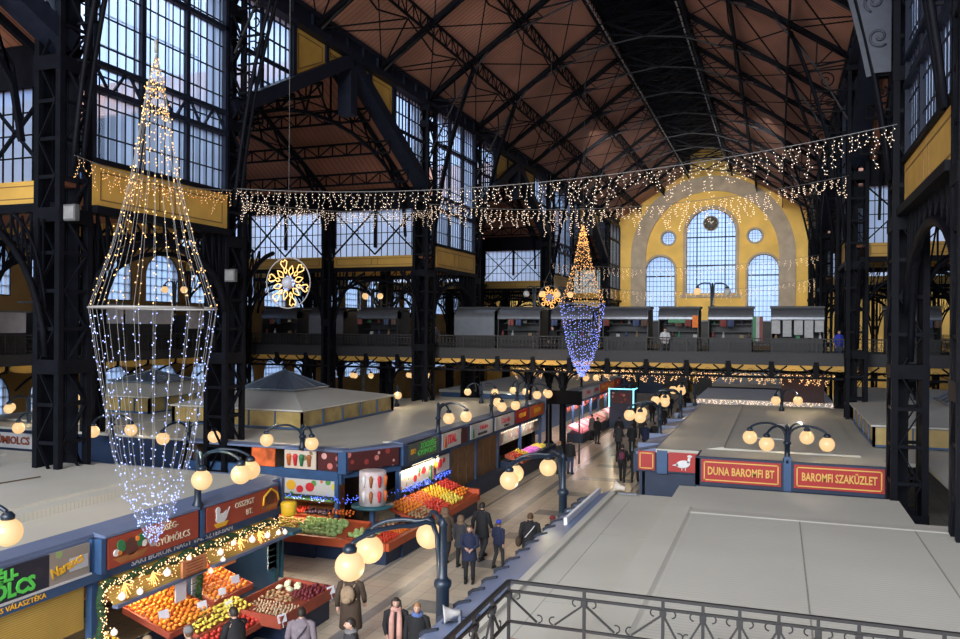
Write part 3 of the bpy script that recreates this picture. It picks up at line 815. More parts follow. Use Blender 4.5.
# ------------------------------------------------------------------ cross bridge with railing and kiosks
DK = 5.85                                     # deck level
RAILM = mat('brown_black_railing_iron', (0.022, 0.020, 0.020), 0.6, 0, 0.2, 5)
DECKM = mat('grey_deck_concrete', (0.085, 0.085, 0.09), 0.7, 0, 0.15, 2)
def railing(mb, axis, c, a0, a1, z, h=1.1, step=0.21, fine=True):
    P = (lambda a, zz: (a, c, zz)) if axis == 'x' else (lambda a, zz: (c, a, zz))
    mb.bar(P(a0, z + h), P(a1, z + h), 0.08, 0.06); mb.bar(P(a0, z + h - 0.16), P(a1, z + h - 0.16), 0.035)
    mb.bar(P(a0, z + 0.12), P(a1, z + 0.12), 0.05); mb.bar(P(a0, z + 0.45), P(a1, z + 0.45), 0.03)
    n = int((a1 - a0) / step)
    for k in range(n + 1):
        a = a0 + (a1 - a0) * k / n; b = a0 + (a1 - a0) * (k + 1) / n
        mb.bar(P(a, z), P(a, z + h), 0.07 if k % 10 == 0 else 0.026)
        if fine and k < n:
            m = (a + b) / 2
            mb.bar(P(a, z + 0.12), P(m, z + 0.45), 0.02); mb.bar(P(m, z + 0.45), P(b, z + 0.12), 0.02)
            mb.bar(P(a, z + 0.94), P(m, z + 0.62), 0.02); mb.bar(P(m, z + 0.62), P(b, z + 0.94), 0.02)
            mb.bar(P(a, z + 0.62), P(b, z + 0.62), 0.018)
for (ya, yb, nm) in ((44.0, 50.0, 'cross'),):
    mb = MB(); mb.box(XOL, XOR, ya, yb, DK - 0.12, DK); struct('floor_bridge', mb, DECKM)
    mb = MB()
    for y in (ya, yb): mb.box(XOL, XOR, y - 0.08, y + 0.08, DK - 0.18, DK + 0.42)
    struct('floor_bridge_fascia', mb, mat('grey_black_fascia', (0.018, 0.018, 0.021), 0.6))
    mb = MB(); x = XOL
    while x < XOR:
        n = 8; P = [(x + 0.16, DK - 0.18), (x + 2.1 - 0.16, DK - 0.18)] + [(x + 1.05 + 0.89 * math.cos(PI * k / n), DK - 0.30 - 0.16 * math.sin(PI * k / n)) for k in range(n + 1)]
        mb.prism(P, ya - 0.02, ya + 0.25, 'XZ'); x += 2.1
    struct('floor_bridge_vault', mb, YELLOW)
    mb = MB(); x = XOL
    while x < XOR:
        for y in (ya, yb):
            mb.box(x - 0.12, x + 0.12, y - 0.12, y + 0.12, 5.0, DK)
            mb.bar((x, y, 5.05), (x + 0.75, y, 5.65), 0.08); mb.bar((x + 2.1, y, 5.05), (x + 1.35, y, 5.65), 0.08)
            scroll(mb, (x + 1.05, y, 5.3), (1, 0, 0), (0, 0, 1), 0.2, 1.0, 0.03)
            mb.bar((x + 0.3, y, 5.1), (x + 0.85, y, 5.3), 0.04); mb.bar((x + 1.8, y, 5.1), (x + 1.25, y, 5.3), 0.04)
        mb.bar((x, ya, 5.6), (x, yb, 5.6), 0.12, 0.3)
        x += 2.1
    for y in (ya, yb): mb.box(XOL, XOR, y - 0.08, y + 0.08, 4.98, 5.1)
    struct('bridge_truss', mb, IRON)
    mb = MB(); railing(mb, 'x', ya, XOL, XOR, DK, 1.15); o = struct('bridge_railing', mb, RAILM)
# pillars carrying the bridge
for x in (-28.2, -22.2, -13.4, -11.4, 6.5):
    for y in (44.9, 49.3):
        if x == -11.4 and y > 45: continue
        mb = MB(); mb.lathe((x, y, 0), [(0.35, 0), (0.35, 0.3), (0.2, 0.45), (0.17, 4.0), (0.26, 4.15), (0.2, 4.3), (0.3, 5.0)], 12)
        for k in range(6):
            a = k * PI / 3; d = V((math.cos(a), math.sin(a), 0))
            mb.tube(bez(V((x, y, 4.0)) + d * 0.15, V((x, y, 4.85)) + d * 0.25, V((x, y, 4.96)) + d * 0.95, 6), 0.05, 5)
        struct('iron_pillar', mb, IRON)

# side galleries along the outer walls
for (xa, xb, xr) in ((XOL, -31.3, -31.3), (16.0, XOR, 16.0)):
    for (y0, y1) in ((3.0, 44.0), (50.0, YF)):
        mb = MB(); mb.box(xa, xb, y0, y1, DK - 0.14, DK); struct('floor_gallery', mb, DECKM)
        mb = MB(); railing(mb, 'y', xr, y0, y1, DK, 1.15, 0.5); struct('gallery_railing', mb, RAILM)
        mb = MB(); mb.box(xr - 0.06, xr + 0.06, y0, y1, DK - 0.2, DK + 0.3); struct('floor_gallery_fascia', mb, MATS['grey_black_fascia'])
        mb = MB(); y = y0
        while y < y1 - 2:
            n = 8; P = [(y + 0.16, DK - 0.2), (y + 1.94, DK - 0.2)] + [(y + 1.05 + 0.89 * math.cos(PI * k / n), DK - 0.34 - 0.2 * math.sin(PI * k / n)) for k in range(n + 1)]
            mb.prism(P, xr - 0.15, xr + 0.05, 'YZ'); y += 2.1
        struct('floor_gallery_vault', mb, YELLOW)
        mb = MB(); y = y0
        while y < y1:
            s = 1 if xr < 0 else -1
            mb.bar((xr, y, 5.6), (xa if xr < 0 else xb, y, 5.6), 0.14, 0.3)
            mb.tube(bez((xr - s * 2.0, y, 4.4), (xr - s * 0.9, y, 5.3), (xr, y, 5.4), 6), 0.06, 5); y += 2.1
        struct('gallery_truss', mb, IRON)

HOODM = mat('brushed_grey_kiosk_hood', (0.16, 0.17, 0.19), 0.35, 0.5, 0.1, 2)
KBODY = mat('charcoal_kiosk_panel', (0.016, 0.016, 0.018), 0.5, 0.1, 0.15, 2)
TUBE = mat('lit_white_tube', (0.9, 0.9, 0.9), 0.4, 0, 0.02, 3, (1.0, 0.86, 0.6), 2.2)
TUBE_C = mat('lit_cool_tube', (0.9, 0.9, 0.9), 0.4, 0, 0.02, 3, (0.85, 0.9, 1.0), 2.0)
def kiosk(x0, x1, y, style, label, z=None, rot=0):
    z = DK if z is None else z; w_ = x1 - x0; xm = (x0 + x1) / 2
    t = thing('souvenir_kiosk', label, 'kiosk', (xm, y, z), rot)
    h = w_ / 2
    mb = MB(); mb.box(-h, h, 1.7, 1.78, 0, 2.75); mb.box(-h, -h + 0.06, 0, 1.7, 0, 2.6); mb.box(h - 0.06, h, 0, 1.7, 0, 2.6); mb.build('body', KBODY, t)
    mb = MB(); mb.box(-h, h, 0, 0.08, 0, 1.1); mb.box(-h, h, -0.1, 0.5, 1.1, 1.16)
    for k in range(1, 4): mb.box(-h + w_ * k / 4 - 0.01, -h + w_ * k / 4 + 0.01, -0.02, 0.0, 0.1, 1.05)
    mb.build('counter', KBODY, t)
    mb = MB(); n = 8
    pr = [(0.55 - 0.6 * math.cos(PI / 2 * k / n), 2.15 + 0.6 * math.sin(PI / 2 * k / n)) for k in range(n + 1)]
    outer = pr + [(1.8, 2.75), (1.8, 2.68)] + [(a + 0.04, b - 0.05) for a, b in reversed(pr)]
    mb.smooth = False; mb.prism(outer, -h, h, 'YZ')
    for xx in (-h, 0, h - 0.03): mb.prism([(a - 0.015, b) for a, b in pr] + [(0.55, 2.15)], xx, xx + 0.03, 'YZ')
    hd = mb.build('hood', HOODM, t)
    mb = MB(); mb.box(-h - 0.05, h + 0.05, 0.5, 1.85, 2.75, 2.86); mb.build('roof_edge', KBODY, t)
    if style == 'closed':
        mb = MB(); mb.box(-h, h, -0.05, -0.01, 1.1, 2.15)
        for k in range(12): mb.box(-h, h, -0.07, -0.05, 1.14 + k * 0.085, 1.17 + k * 0.085)
        mb.build('shutter', HOODM, t)
    else:
        mb = MB()
        for zz in (1.45, 1.85): mb.box(-h + 0.08, h - 0.08, 0.9, 1.5, zz, zz + 0.04)
        mb.build('shelf', KBODY, t)
        if style in ('lit', 'warm'):
            mb = MB(); mb.box(-h + 0.15, h - 0.15, 0.30, 0.38, 2.2, 2.27); mb.build('light_tube', TUBE, t)
    return t
KS = [(-32.0, -29.3, 'lit', 'lit kiosk furthest left on the bridge, behind the round snowflake light'),
      (-28.4, -25.9, 'closed', 'shuttered grey kiosk on the bridge behind the thin aisle column'),
      (-24.9, -22.1, 'warm', 'kiosk with warm lit wares on the bridge, just left of the thick nave column'),
      (-18.3, -15.75, 'closed', 'grey kiosk with its curved hood shut, right of the thick nave column'),
      (-15.55, -12.95, 'open', 'kiosk with small wares in its window, between the shut one and the small snowflake light'),
      (-12.3, -9.9, 'lit', 'kiosk on the bridge directly behind the small blue and gold light cone'),
      (-9.3, -6.75, 'open', 'kiosk with curved grey hood and low shelves, right of the small light cone'),
      (-6.2, -4.05, 'lit', 'brightly lit kiosk with a green sign and orange cloth, left of the bridge lamp'),
      (-3.55, -1.25, 'lit', 'brightly lit kiosk directly right of the twin globe bridge lamp'),
      (-0.35, 2.25, 'open', 'kiosk hung with white lace on the bridge, right of the red white and green cloth'),
      (5.2, 7.6, 'warm', 'kiosk on the bridge seen between the two right hand iron columns')]
for (a, b, st, lb) in KS: kiosk(a, b, 45.6, st, lb)
# wares in the kiosks: separate small things
WCOL = [mat('ware_red', (0.20, 0.04, 0.035), 0.6), mat('ware_white', (0.42, 0.42, 0.42), 0.7), mat('ware_blue', (0.04, 0.06, 0.14), 0.6),
        mat('ware_straw', (0.25, 0.17, 0.09), 0.7), mat('ware_brown', (0.10, 0.055, 0.035), 0.6), mat('ware_green', (0.04, 0.20, 0.09), 0.6)]
def ware_mesh(kind, m):
    mb = MB()
    if kind == 'jug': mb.lathe((0, 0, 0), [(0.05, 0), (0.08, 0.05), (0.085, 0.12), (0.05, 0.19), (0.04, 0.24), (0.055, 0.27)], 10)
    elif kind == 'doll':
        mb.lathe((0, 0, 0), [(0.09, 0), (0.07, 0.1), (0.035, 0.2), (0.03, 0.22)], 10); mb.ball((0, 0, 0.26), 0.045, 8, 6)
    elif kind == 'cloth':
        mb.add([(-0.22, 0, 0), (-0.1, 0.03, 0), (0.02, -0.02, 0), (0.14, 0.03, 0), (0.22, 0, 0), (-0.22, 0, 0.5), (-0.1, 0.02, 0.5), (0.02, -0.01, 0.5), (0.14, 0.02, 0.5), (0.22, 0, 0.5)],
               [(0, 1, 6, 5), (1, 2, 7, 6), (2, 3, 8, 7), (3, 4, 9, 8)]); mb.add([(p[0], p[1] + 0.012, p[2]) for p in list(mb.v)], [(5, 6, 1, 0), (6, 7, 2, 1), (7, 8, 3, 2), (8, 9, 4, 3)])
    else: mb.box(-0.1, 0.1, -0.07, 0.07, 0, 0.14); mb.box(-0.105, 0.105, -0.075, 0.075, 0.14, 0.16)
    return mb
wi = {}
cid = 0
for ki, (a, b, st, lb) in enumerate(KS):
    if st == 'closed': continue
    for j in range(9):
        kind = ('jug', 'doll', 'cloth', 'gift_box')[(j + ki) % 4]; ci = (j * 7 + ki * 3) % 6
        x = a + 0.25 + (b - a - 0.5) * (j % 5) / 4 + 0.03 * ((j * 13) % 5)
        if kind == 'cloth': loc = (x, 45.44, DK + 1.76)
        elif j < 5: loc = (x, 45.8, DK + 1.165)
        else: loc = (x, 46.75, DK + 1.895)
        key = (kind, ci)
        grp = {'jug': 'pottery jugs on the kiosk shelves', 'doll': 'costume dolls on the kiosk shelves', 'cloth': 'embroidered cloths hung in the kiosks', 'gift_box': 'small gift boxes on the kiosk shelves'}[kind]
        lab = {'jug': 'small pottery jug standing among the kiosk wares on the bridge', 'doll': 'small costume doll standing among the kiosk wares on the bridge',
               'cloth': 'embroidered cloth hanging at a kiosk front on the bridge', 'gift_box': 'small lidded gift box among the kiosk wares on the bridge'}[kind]
        if key not in wi:
            o = ware_mesh(kind, None).build({'jug': 'pottery_jug', 'doll': 'costume_doll', 'cloth': 'embroidered_cloth', 'gift_box': 'gift_box'}[kind], WCOL[ci]); wi[key] = o
            tag(o, lab, kind.replace('_', ' '), grp)
        else:
            o = wi[key].copy(); COL.objects.link(o)
        o.location = loc; o.scale = (0.75, 1, 0.7) if kind == 'cloth' else (1, 1, 1)
# red white green cloth, lace, balloons of the bridge
def hung(name, label, cat, x, z, w_, h, cols, y=45.3):
    mb = MB(); n = len(cols)
    for k in range(n):
        mb.mi = k
        mb.box(x - w_ / 2 + w_ * k / n, x - w_ / 2 + w_ * (k + 1) / n, y - 0.02 - 0.02 * (k % 2), y + 0.01, z - h, z)
    o = mb.build(name, cols); tag(o, label, cat); return o
hung('striped_flag', 'green, white and red flag hanging between two lit kiosks', 'flag', -1.0, DK + 2.3, 0.5, 1.3, [WCOL[5], WCOL[1], WCOL[0]])
hung('kiosk_sign', 'green sign strip under the hood of the lit kiosk', 'sign', -5.2, DK + 2.15, 0.9, 0.2, [WCOL[5]], 45.45)
hung('orange_cloth', 'orange cloth hanging at the right end of the lit kiosk', 'cloth', -4.2, DK + 2.35, 0.3, 0.65, [mat('orange_cloth_dye', (0.8, 0.2, 0.03), 0.7)], 45.35)
for i, (x, h) in enumerate(((-0.1, 0.7), (0.45, 0.85), (1.0, 0.75), (1.5, 0.9), (2.0, 0.6))):
    o = hung('lace_cloth', 'white lace cloth hanging across the kiosk front on the bridge', 'cloth', x, DK + 2.1, 0.42, h, [WCOL[1]], 45.38); o['group'] = 'lace cloths on one kiosk'

# ------------------------------------------------------------------ globe lamps
LAMP_W = 85.0
def lamp(x, y, z0, top, arms, label, reach=1.2, gr=0.225, off=(), group=None, m=None):
    m = m or LPM
    t = thing('globe_lamp', label, 'lamp', (x, y, z0), 0, group)
    H_ = top - z0
    pl = bpy.data.lights.new('lamp_light', 'POINT'); pl.energy = LAMP_W * (0.45 if z0 == 0 else (0.8 if z0 < 5 else 0.3)); pl.color = (1.0, 0.78, 0.5); pl.shadow_soft_size = 0.0
    po = bpy.data.objects.new('lamp_light', pl); COL.objects.link(po); po.parent = t; po.location = (0, 0, H_ - 0.85) if H_ > 2 else (0, 0, H_ + 0.15)
    a0 = math.radians(arms[0][0] if isinstance(arms[0], tuple) else arms[0]); po.location.x = 0.9 * math.cos(a0); po.location.y = 0.9 * math.sin(a0)
    mb = MB(); mb.lathe((0, 0, 0), [(0.18, 0), (0.17, 0.5), (0.12, 0.6), (0.105, 3.35), (0.135, 3.38), (0.145, 3.43), (0.135, 3.48), (0.10, 3.5), (0.075, 3.54), (0.065, H_), (0.085, H_ + 0.02), (0.0, H_ + 0.14)] if z0 == 0 and x > -10 else [(0.13, 0), (0.13, 0.12), (0.085, 0.2), (0.075, H_ * 0.5), (0.12, H_ * 0.5 + 0.03), (0.12, H_ * 0.5 + 0.09), (0.065, H_ * 0.5 + 0.13), (0.06, H_), (0.075, H_ + 0.02), (0.0, H_ + 0.12)], 12)
    mb.build('post', m, t)
    for i, (ang, *rr) in enumerate([(a if isinstance(a, tuple) else (a,)) for a in arms]):
        re = rr[0] if rr else reach
        a = math.radians(ang); d = V((math.cos(a), math.sin(a), 0)); g = d * re
        P = [V((0, 0, H_ * 0.45)) + d * 0.05, V((0, 0, H_ - 0.15)) + d * 0.10, V((0, 0, H_ + 0.06)) + d * re * 0.36, V((0, 0, H_ + 0.06)) + d * re * 0.68, V((0, 0, H_ - 0.02)) + d * re * 0.88, V((0, 0, H_ - 0.10)) + g * 0.985]
        Q = []
        for k in range(len(P) - 1):
            p0 = P[max(k - 1, 0)]; p1 = P[k]; p2 = P[k + 1]; p3 = P[min(k + 2, len(P) - 1)]
            for s_ in range(4):
                u = s_ / 4; Q.append(0.5 * ((2 * p1) + (p2 - p0) * u + (2 * p0 - 5 * p1 + 4 * p2 - p3) * u * u + (3 * p1 - p0 - 3 * p2 + p3) * u ** 3))
        Q.append(P[-1])
        mb = MB(); mb.tube(Q, 0.038, 8); ar = mb.build('arm', m, t)
        mb = MB(); mb.lathe(g + V((0, 0, H_ - 0.19)), [(0.1, -0.03), (0.11, 0.03), (0.06, 0.09)], 12); mb.build('globe_cap', m, ar)
        mb = MB(); mb.ball(g + V((0, 0, H_ - 0.20 - gr)), gr, 20, 12); gl = mb.build('globe', GLOBE_OFF if i in off else GLOBE, t)
        if i in off: gl['label'] = 'unlit grey globe'
    return t
LPM = mat('blue_black_lamp_paint', (0.006, 0.015, 0.030), 0.4, 0, 0.2, 3)
ZR = 3.28
RP = ((229, 1.55), (192, 1.2), (125, 1.1))
lamp(-4.97, 11.95, 0.0, 4.34, RP, 'large globe lamp in the foreground above the talking women, three lit globes', 1.27)
lamp(-4.97, 19.65, 0.0, 4.28, RP, 'three globe lamp on the blue roof edge, second from the camera along the walkway', 1.25)
lamp(-4.4, 33.0, 3.18, 4.45, (198, 239, 135), 'three globe lamp at the near end of the far right stall roof, above a crowd')
lamp(-4.35, 40.0, 3.18, 4.45, (198, 239, 135), 'three globe lamp midway along the far right stall roof')
lamp(-4.3, 46.6, 3.18, 4.5, (198, 239, 135), 'three globe lamp at the bridge, beyond the others of the right stall roof')
lamp(-12.78, 15.72, 3.17, 4.5, (-47, 0, 28), 'globe lamp standing between the red fruit shop sign and the white duck sign')
lamp(-12.78, 9.3, 3.17, 4.6, ((15, 1.3), (-40, 1.2)), 'globe lamp over the green lettered sign, reaching in at the left border')
lamp(-15.45, 24.42, 3.2, 4.0, (214, -43), 'two globe lamp on the fascia above the fruit cup picture panels')
lamp(-20.3, 24.45, 3.2, 3.9, (-4, -96), 'two globe lamp on the dark fascia behind the blue light strings')
lamp(-23.8, 24.35, 3.22, 4.0, (-13, -77), 'two globe lamp over the navy fascia, next to the near lattice column')
lamp(-27.6, 24.35, 3.22, 3.95, (-8, -72), 'two globe lamp over the white lettered sign near the left border')
lamp(-12.76, 30.1, 3.18, 4.38, (0, -47), 'globe lamp behind the green and orange sign of the long stall row')
lamp(-12.76, 36.55, 3.18, 4.25, (0, -47, 95), 'globe lamp between the two white meat shop signs')
lamp(-12.76, 42.4, 3.18, 4.35, (0, -47, 40), 'globe lamp on the pillar between the red and the orange sign')
lamp(-18.9, 39.0, 3.26, 4.3, (-60,), 'single globe lamp on the long cream roof left of the thick column base', 0.6, 0.2)
lamp(-15.4, 42.4, 3.26, 4.3, (200, 20), 'two globe lamp at the far end of the long cream roof', 0.75, 0.2)
lamp(-13.6, 43.3, 3.26, 4.35, (-20, 130), 'small globe lamp at the back corner of the long cream roof', 0.6, 0.2)
lamp(0.3, 27.36, 3.3, 4.42, (60, -20, 240, 160), 'four globe lamp over the gold lettered poultry sign', 1.2)
lamp(0.2, 44.2, 3.32, 4.35, (-32, 252), 'two globe lamp under the bridge near the right stall roof end', 0.9)
for (x, y, lb) in ((-12.0, 56.5, 'two globe lamp beyond the bridge above the far white signs'), (-12.1, 63.5, 'two globe lamp beyond the bridge above the first red sign'), (-12.2, 71.0, 'furthest two globe lamp above the last red sign')):
    lamp(-13.0, y, 3.2, 4.4, (10, -60), lb, 1.0, 0.21)
for (x, y, lb) in ((-29.9, 26.0, 'globe lamp in the side aisle before the first arched ground window'), (-31.3, 31.0, 'globe lamp in the side aisle between the lattice column and the light cone'),
                   (-31.6, 36.8, 'globe lamp in the side aisle seen through the blue light strings'), (-28.2, 52.6, 'globe lamp under the bridge in front of the far arched window'), (-24.6, 54.5, 'globe lamp under the bridge just left of the thick nave column')):
    lamp(x, y, 0.0, 4.35, (-20, 200, 250), lb, 0.8, 0.2)
lamp(-3.5, 47.9, DK, 10.0, (20, 200), 'tall twin globe lamp standing on the bridge before the end wall windows', 0.85, 0.2, off=(0,))
lamp(-14.4, 49.3, DK, 10.0, (20, 200), 'twin globe lamp on the bridge behind the small snowflake, one globe unlit', 0.5, 0.2, off=(1,))
lamp(-12.5, 49.3, DK, 9.95, (20, 200), 'twin globe lamp on the bridge behind the small golden light cone', 0.4, 0.2)
lamp(-25.2, 48.2, DK, 9.9, (20, 200), 'twin globe lamp on the bridge seen through the cross aisle', 0.5, 0.2)
lamp(-26.6, 48.8, DK, 9.9, (20,), 'single globe lamp on the bridge beside the twin one in the cross aisle', 0.5, 0.2)
lamp(-32.2, 37.5, DK, 9.9, (20, 200), 'twin globe lamp on the side gallery seen through the golden light strings', 0.55, 0.2)
lamp(-32.4, 31.3, DK, 9.9, (20,), 'single globe lamp on the side gallery just right of the lattice column', 0.4, 0.2)
for i, (x, y) in enumerate(((XL + 0.68, 17.6), (XL + 0.68, 24.6))):
    t = thing('floodlight', 'white box floodlight fixed to the %s lattice column' % ('near' if i == 0 else 'second'), 'floodlight', (x, y - 0.35, 10.6 if i == 0 else 9.3))
    mb = MB(); mb.box(-0.22, 0.22, -0.1, 0.05, -0.25, 0.2); mb.build('housing', mat('grey_housing', (0.09, 0.09, 0.09), 0.4), t)
    mb = MB(); mb.box(-0.18, 0.18, -0.12, -0.1, -0.2, 0.15); mb.build('front_glass', mat('pale_lamp_glass', (0.22, 0.22, 0.22), 0.2), t)
    mb = MB(); mb.bar((0, 0, 0.2), (0, 0.2, 0.35), 0.05); mb.build('bracket', IRON, t)

# pale shop boards and roofs along the left gallery
for i, (ya, yb, z0, z1) in enumerate(((24.6, 27.4, 7.1, 8.0), (29.2, 33.2, 7.55, 8.5), (33.4, 36.9, 7.55, 8.45), (38.2, 41.8, 7.3, 8.3))):
    t = thing('gallery_shop', ('gallery shop with a white curly panel, left of the near lattice column', 'gallery shop with pale boards behind the golden light strings', 'gallery shop with white boards left of the second lattice column', 'gallery shop in the cross aisle beside the second lattice column')[i], 'shop', (-33.0, (ya + yb) / 2, DK))
    mb = MB(); mb.box(-1.2, 1.2, -(yb - ya) / 2, (yb - ya) / 2, 0, 2.2); mb.build('body', KBODY, t)
    mb = MB(); mb.box(1.2, 1.26, -(yb - ya) / 2, (yb - ya) / 2, z0 - DK, z1 - DK); mb.build('panel', mat('pale_shop_board', (0.48, 0.47, 0.50), 0.6, 0, 0.15, 2), t)
    mb = MB(); mb.box(-1.3, 1.4, -(yb - ya) / 2 - 0.1, (yb - ya) / 2 + 0.1, z1 - DK, z1 - DK + 0.08); mb.build('roof', GREY, t)

# end gallery in front of the end wall, with shops on and under it
mb = MB(); mb.box(XL, XR, 92.0, YF, DK - 0.14, DK); struct('floor_end_gallery', mb, DECKM)
mb = MB(); railing(mb, 'x', 92.0, XL, XR, DK, 1.15, 0.6, False); struct('gallery_railing', mb, RAILM)
for i, x in enumerate((-17.5, -14.2, -10.9, -7.6, -4.3, -1.0, 2.0)):
    t = thing('gallery_shop', 'dark shop on the far end gallery before the tall windows', 'shop', (x, 95.0, DK), 0, 'shops on the end gallery')
    mb = MB(); mb.box(-1.5, 1.5, 0, 3, 0, 2.4); mb.build('body', KBODY, t); mb = MB(); mb.box(-1.55, 1.55, -0.3, 3, 2.4, 2.55); mb.build('roof', GREY, t)
for i, (x, c) in enumerate(((-16.5, KBODY), (-13.6, BLUE_D), (-10.9, KBODY), (-3.4, BLUE_D), (-0.4, KBODY), (2.2, KBODY), (-7.2, KBODY))):
    t = thing('far_shop', 'dark shop front below the far end gallery', 'shop', (x, 94.5, 0), 0, 'shop fronts below the end gallery')
    mb = MB(); mb.box(-1.4, 1.4, 0, 2.5, 0, 4.4); mb.build('body', c, t); mb = MB(); mb.box(-1.2, 1.2, -0.05, 0, 3.4, 4.0); mb.build('sign_board', GREY, t)
# ------------------------------------------------------------------ market stalls
ADS = {}
def picture(name, base, blobs, seed):
    """printed picture: soft coloured blobs over a ground colour"""
    m = bpy.data.materials.new(name); m.use_nodes = True
    n = m.node_tree.nodes; L = m.node_tree.links; b = n['Principled BSDF']; b.inputs['Roughness'].default_value = 0.35
    t = n.new('ShaderNodeTexCoord'); mp = n.new('ShaderNodeMapping'); mp.inputs['Location'].default_value = (seed, seed * 1.7, seed * 0.3)
    L.new(t.outputs['Object'], mp.inputs[0])
    vo = n.new('ShaderNodeTexVoronoi'); vo.inputs['Scale'].default_value = 3.4; L.new(mp.outputs[0], vo.inputs['Vector'])
    r = n.new('ShaderNodeValToRGB'); r.color_ramp.interpolation = 'CONSTANT'
    sp = n.new('ShaderNodeSeparateColor'); L.new(vo.outputs['Color'], sp.inputs[0]); L.new(sp.outputs[0], r.inputs[0])
    cols = [base] + list(blobs); k = len(cols)
    r.color_ramp.elements[0].color = tuple(cols[0]) + (1,); r.color_ramp.elements[1].position = 0.999; r.color_ramp.elements[1].color = tuple(cols[-1]) + (1,)
    for i in range(1, k):
        e = r.color_ramp.elements.new(0.25 + 0.75 * i / k); e.color = tuple(cols[i]) + (1,)
    lt = n.new('ShaderNodeMath'); lt.operation = 'LESS_THAN'; lt.inputs[1].default_value = 0.36; L.new(vo.outputs['Distance'], lt.inputs[0])
    mx = n.new('ShaderNodeMix'); mx.data_type = 'RGBA'; L.new(lt.outputs[0], mx.inputs[0]); mx.inputs[6].default_value = tuple(base) + (1,); L.new(r.outputs[0], mx.inputs[7])
    L.new(mx.outputs[2], b.inputs['Base Color'])
    return m
RED_SIGN = mat('brick_red_sign_paint', (0.36, 0.060, 0.032), 0.5, 0, 0.08, 1)
RED_B = mat('bright_red_sign_paint', (0.42, 0.022, 0.018), 0.45, 0, 0.06, 1)
GOLD = mat('gold_lettering_paint', (0.75, 0.46, 0.10), 0.45, 0, 0.05, 2)
CREAM_L = mat('cream_lettering_paint', (0.72, 0.62, 0.45), 0.5, 0, 0.05, 2)
GREEN_L = mat('bright_green_lettering', (0.10, 0.62, 0.09), 0.5, 0, 0.05, 2)
YEL_L = mat('amber_lettering', (0.85, 0.46, 0.03), 0.5, 0, 0.05, 2)
RED_L = mat('red_lettering', (0.65, 0.03, 0.04), 0.5, 0, 0.05, 2)
GREYSIGN = mat('pale_grey_sign_board', (0.52, 0.52, 0.53), 0.5, 0, 0.06, 1)
ORANGE_S = mat('orange_sign_board', (0.62, 0.14, 0.03), 0.5, 0, 0.1, 1)
VALANCE = stripes('lit_yellow_valance', (0.50, 0.33, 0.07), (0.36, 0.22, 0.05), 'Z', 24, 0.6, 0.4, 0.15, 1.5)
SOIL = mat('dark_brown_inside', (0.06, 0.035, 0.02), 0.8, 0, 0.3, 2)
SHELFW = mat('orange_brown_shelf_wood', (0.36, 0.13, 0.04), 0.6, 0, 0.2, 3)
PAPER = mat('white_price_card', (0.80, 0.80, 0.84), 0.6, 0, 0.04, 2)
FAIRY_W = mat('warm_fairy_bulbs', (1, 0.8, 0.5), 0.4, 0, 0.02, 3, (1.0, 0.55, 0.24), 2.0)
FAIRY_G = mat('golden_fairy_bulbs', (1, 0.7, 0.3), 0.4, 0, 0.02, 3, (1.0, 0.42, 0.09), 1.7)
FAIRY_B = mat('blue_white_fairy_bulbs', (0.6, 0.7, 1), 0.4, 0, 0.02, 3, (0.14, 0.22, 1.0), 1.7)
FAIRY_BL = mat('blue_fairy_bulbs', (0.2, 0.3, 1), 0.4, 0, 0.02, 3, (0.06, 0.13, 1.0), 1.6)
PINE = mat('dark_green_pine_garland', (0.02, 0.06, 0.02), 0.8, 0, 0.3, 20)

def bulbs(pts, r, name, m, parent=None, world=True):
    mb = MB()
    for p in pts:
        x, y, z = p
        mb.add([(x + r, y, z), (x - r, y, z), (x, y + r, z), (x, y - r, z), (x, y, z + r), (x, y, z - r)],
               [(0, 2, 4), (2, 1, 4), (1, 3, 4), (3, 0, 4), (2, 0, 5), (1, 2, 5), (3, 1, 5), (0, 3, 5)])
    o = mb.build(name, m, parent, world, False); stuffpart(o); return o

def add_text_px(t, s, size, y, z, x, m, **k):      # facing +x, centred at y
    return text_obj('lettering', s, size, V((x, y, z)), ROT_PX, m, t, **k)
def add_text_ny(t, s, size, x, z, y, m, **k):      # facing -y
    return text_obj('lettering', s, size, V((x, y, z)), ROT_NY, m, t, **k)

def framed_board(mb, plane, c, a0, a1, z0, z1, th=0.05, s=1):
    if plane == 'YZ': mb.box(min(c, c + s * th), max(c, c + s * th), a0, a1, z0, z1)
    else: mb.box(a0, a1, min(c, c + s * th), max(c, c + s * th), z0, z1)

# ---- fruit stall in the near left corner
S1 = thing('fruit_stall', 'long fruit stall with brick red duck sign and green lettered sign, nearest on the left', 'market stall', (-16.5, 12.0, 0))
mb = MB(); mb.box(-21.6, -13.4, 3.5, 19.5, 3.14, 3.26); mb.box(-13.75, -13.4, 3.5, 19.5, 3.26, 3.31); mb.mi = 1
mb.box(-20.8, -15.1, 4.2, 18.6, 3.26, 3.44); mb.mi = 0; mb.box(-20.3, -15.6, 4.8, 18.0, 3.44, 3.50)
mb.build('roof', [BEIGE, BEIGE_R], S1, True)
mb = MB(); mb.tube([(-14.2, 9.5, 3.28), (-15.3, 11.2, 3.47), (-17.0, 12.6, 3.53), (-18.5, 12.9, 3.53), (-18.0, 16.0, 3.53)], 0.015, 5); mb.build('roof_cable', MATS['brown_panel_moulding'], S1, True)
mb = MB()
mb.prism([(-13.42, 3.32), (-12.95, 3.27), (-12.95, 3.20), (-13.42, 3.20)], 3.5, 19.5, 'XZ')
mb.box(-13.0, -12.92, 3.5, 19.2, 2.5, 3.2)
for (a, b) in ((6.7, 9.45), (12.8, 15.65), (15.8, 18.85)):
    mb.prism([(-13.0, 3.30), (-12.66, 3.24), (-12.66, 3.19), (-13.0, 3.19)], a, b, 'XZ')
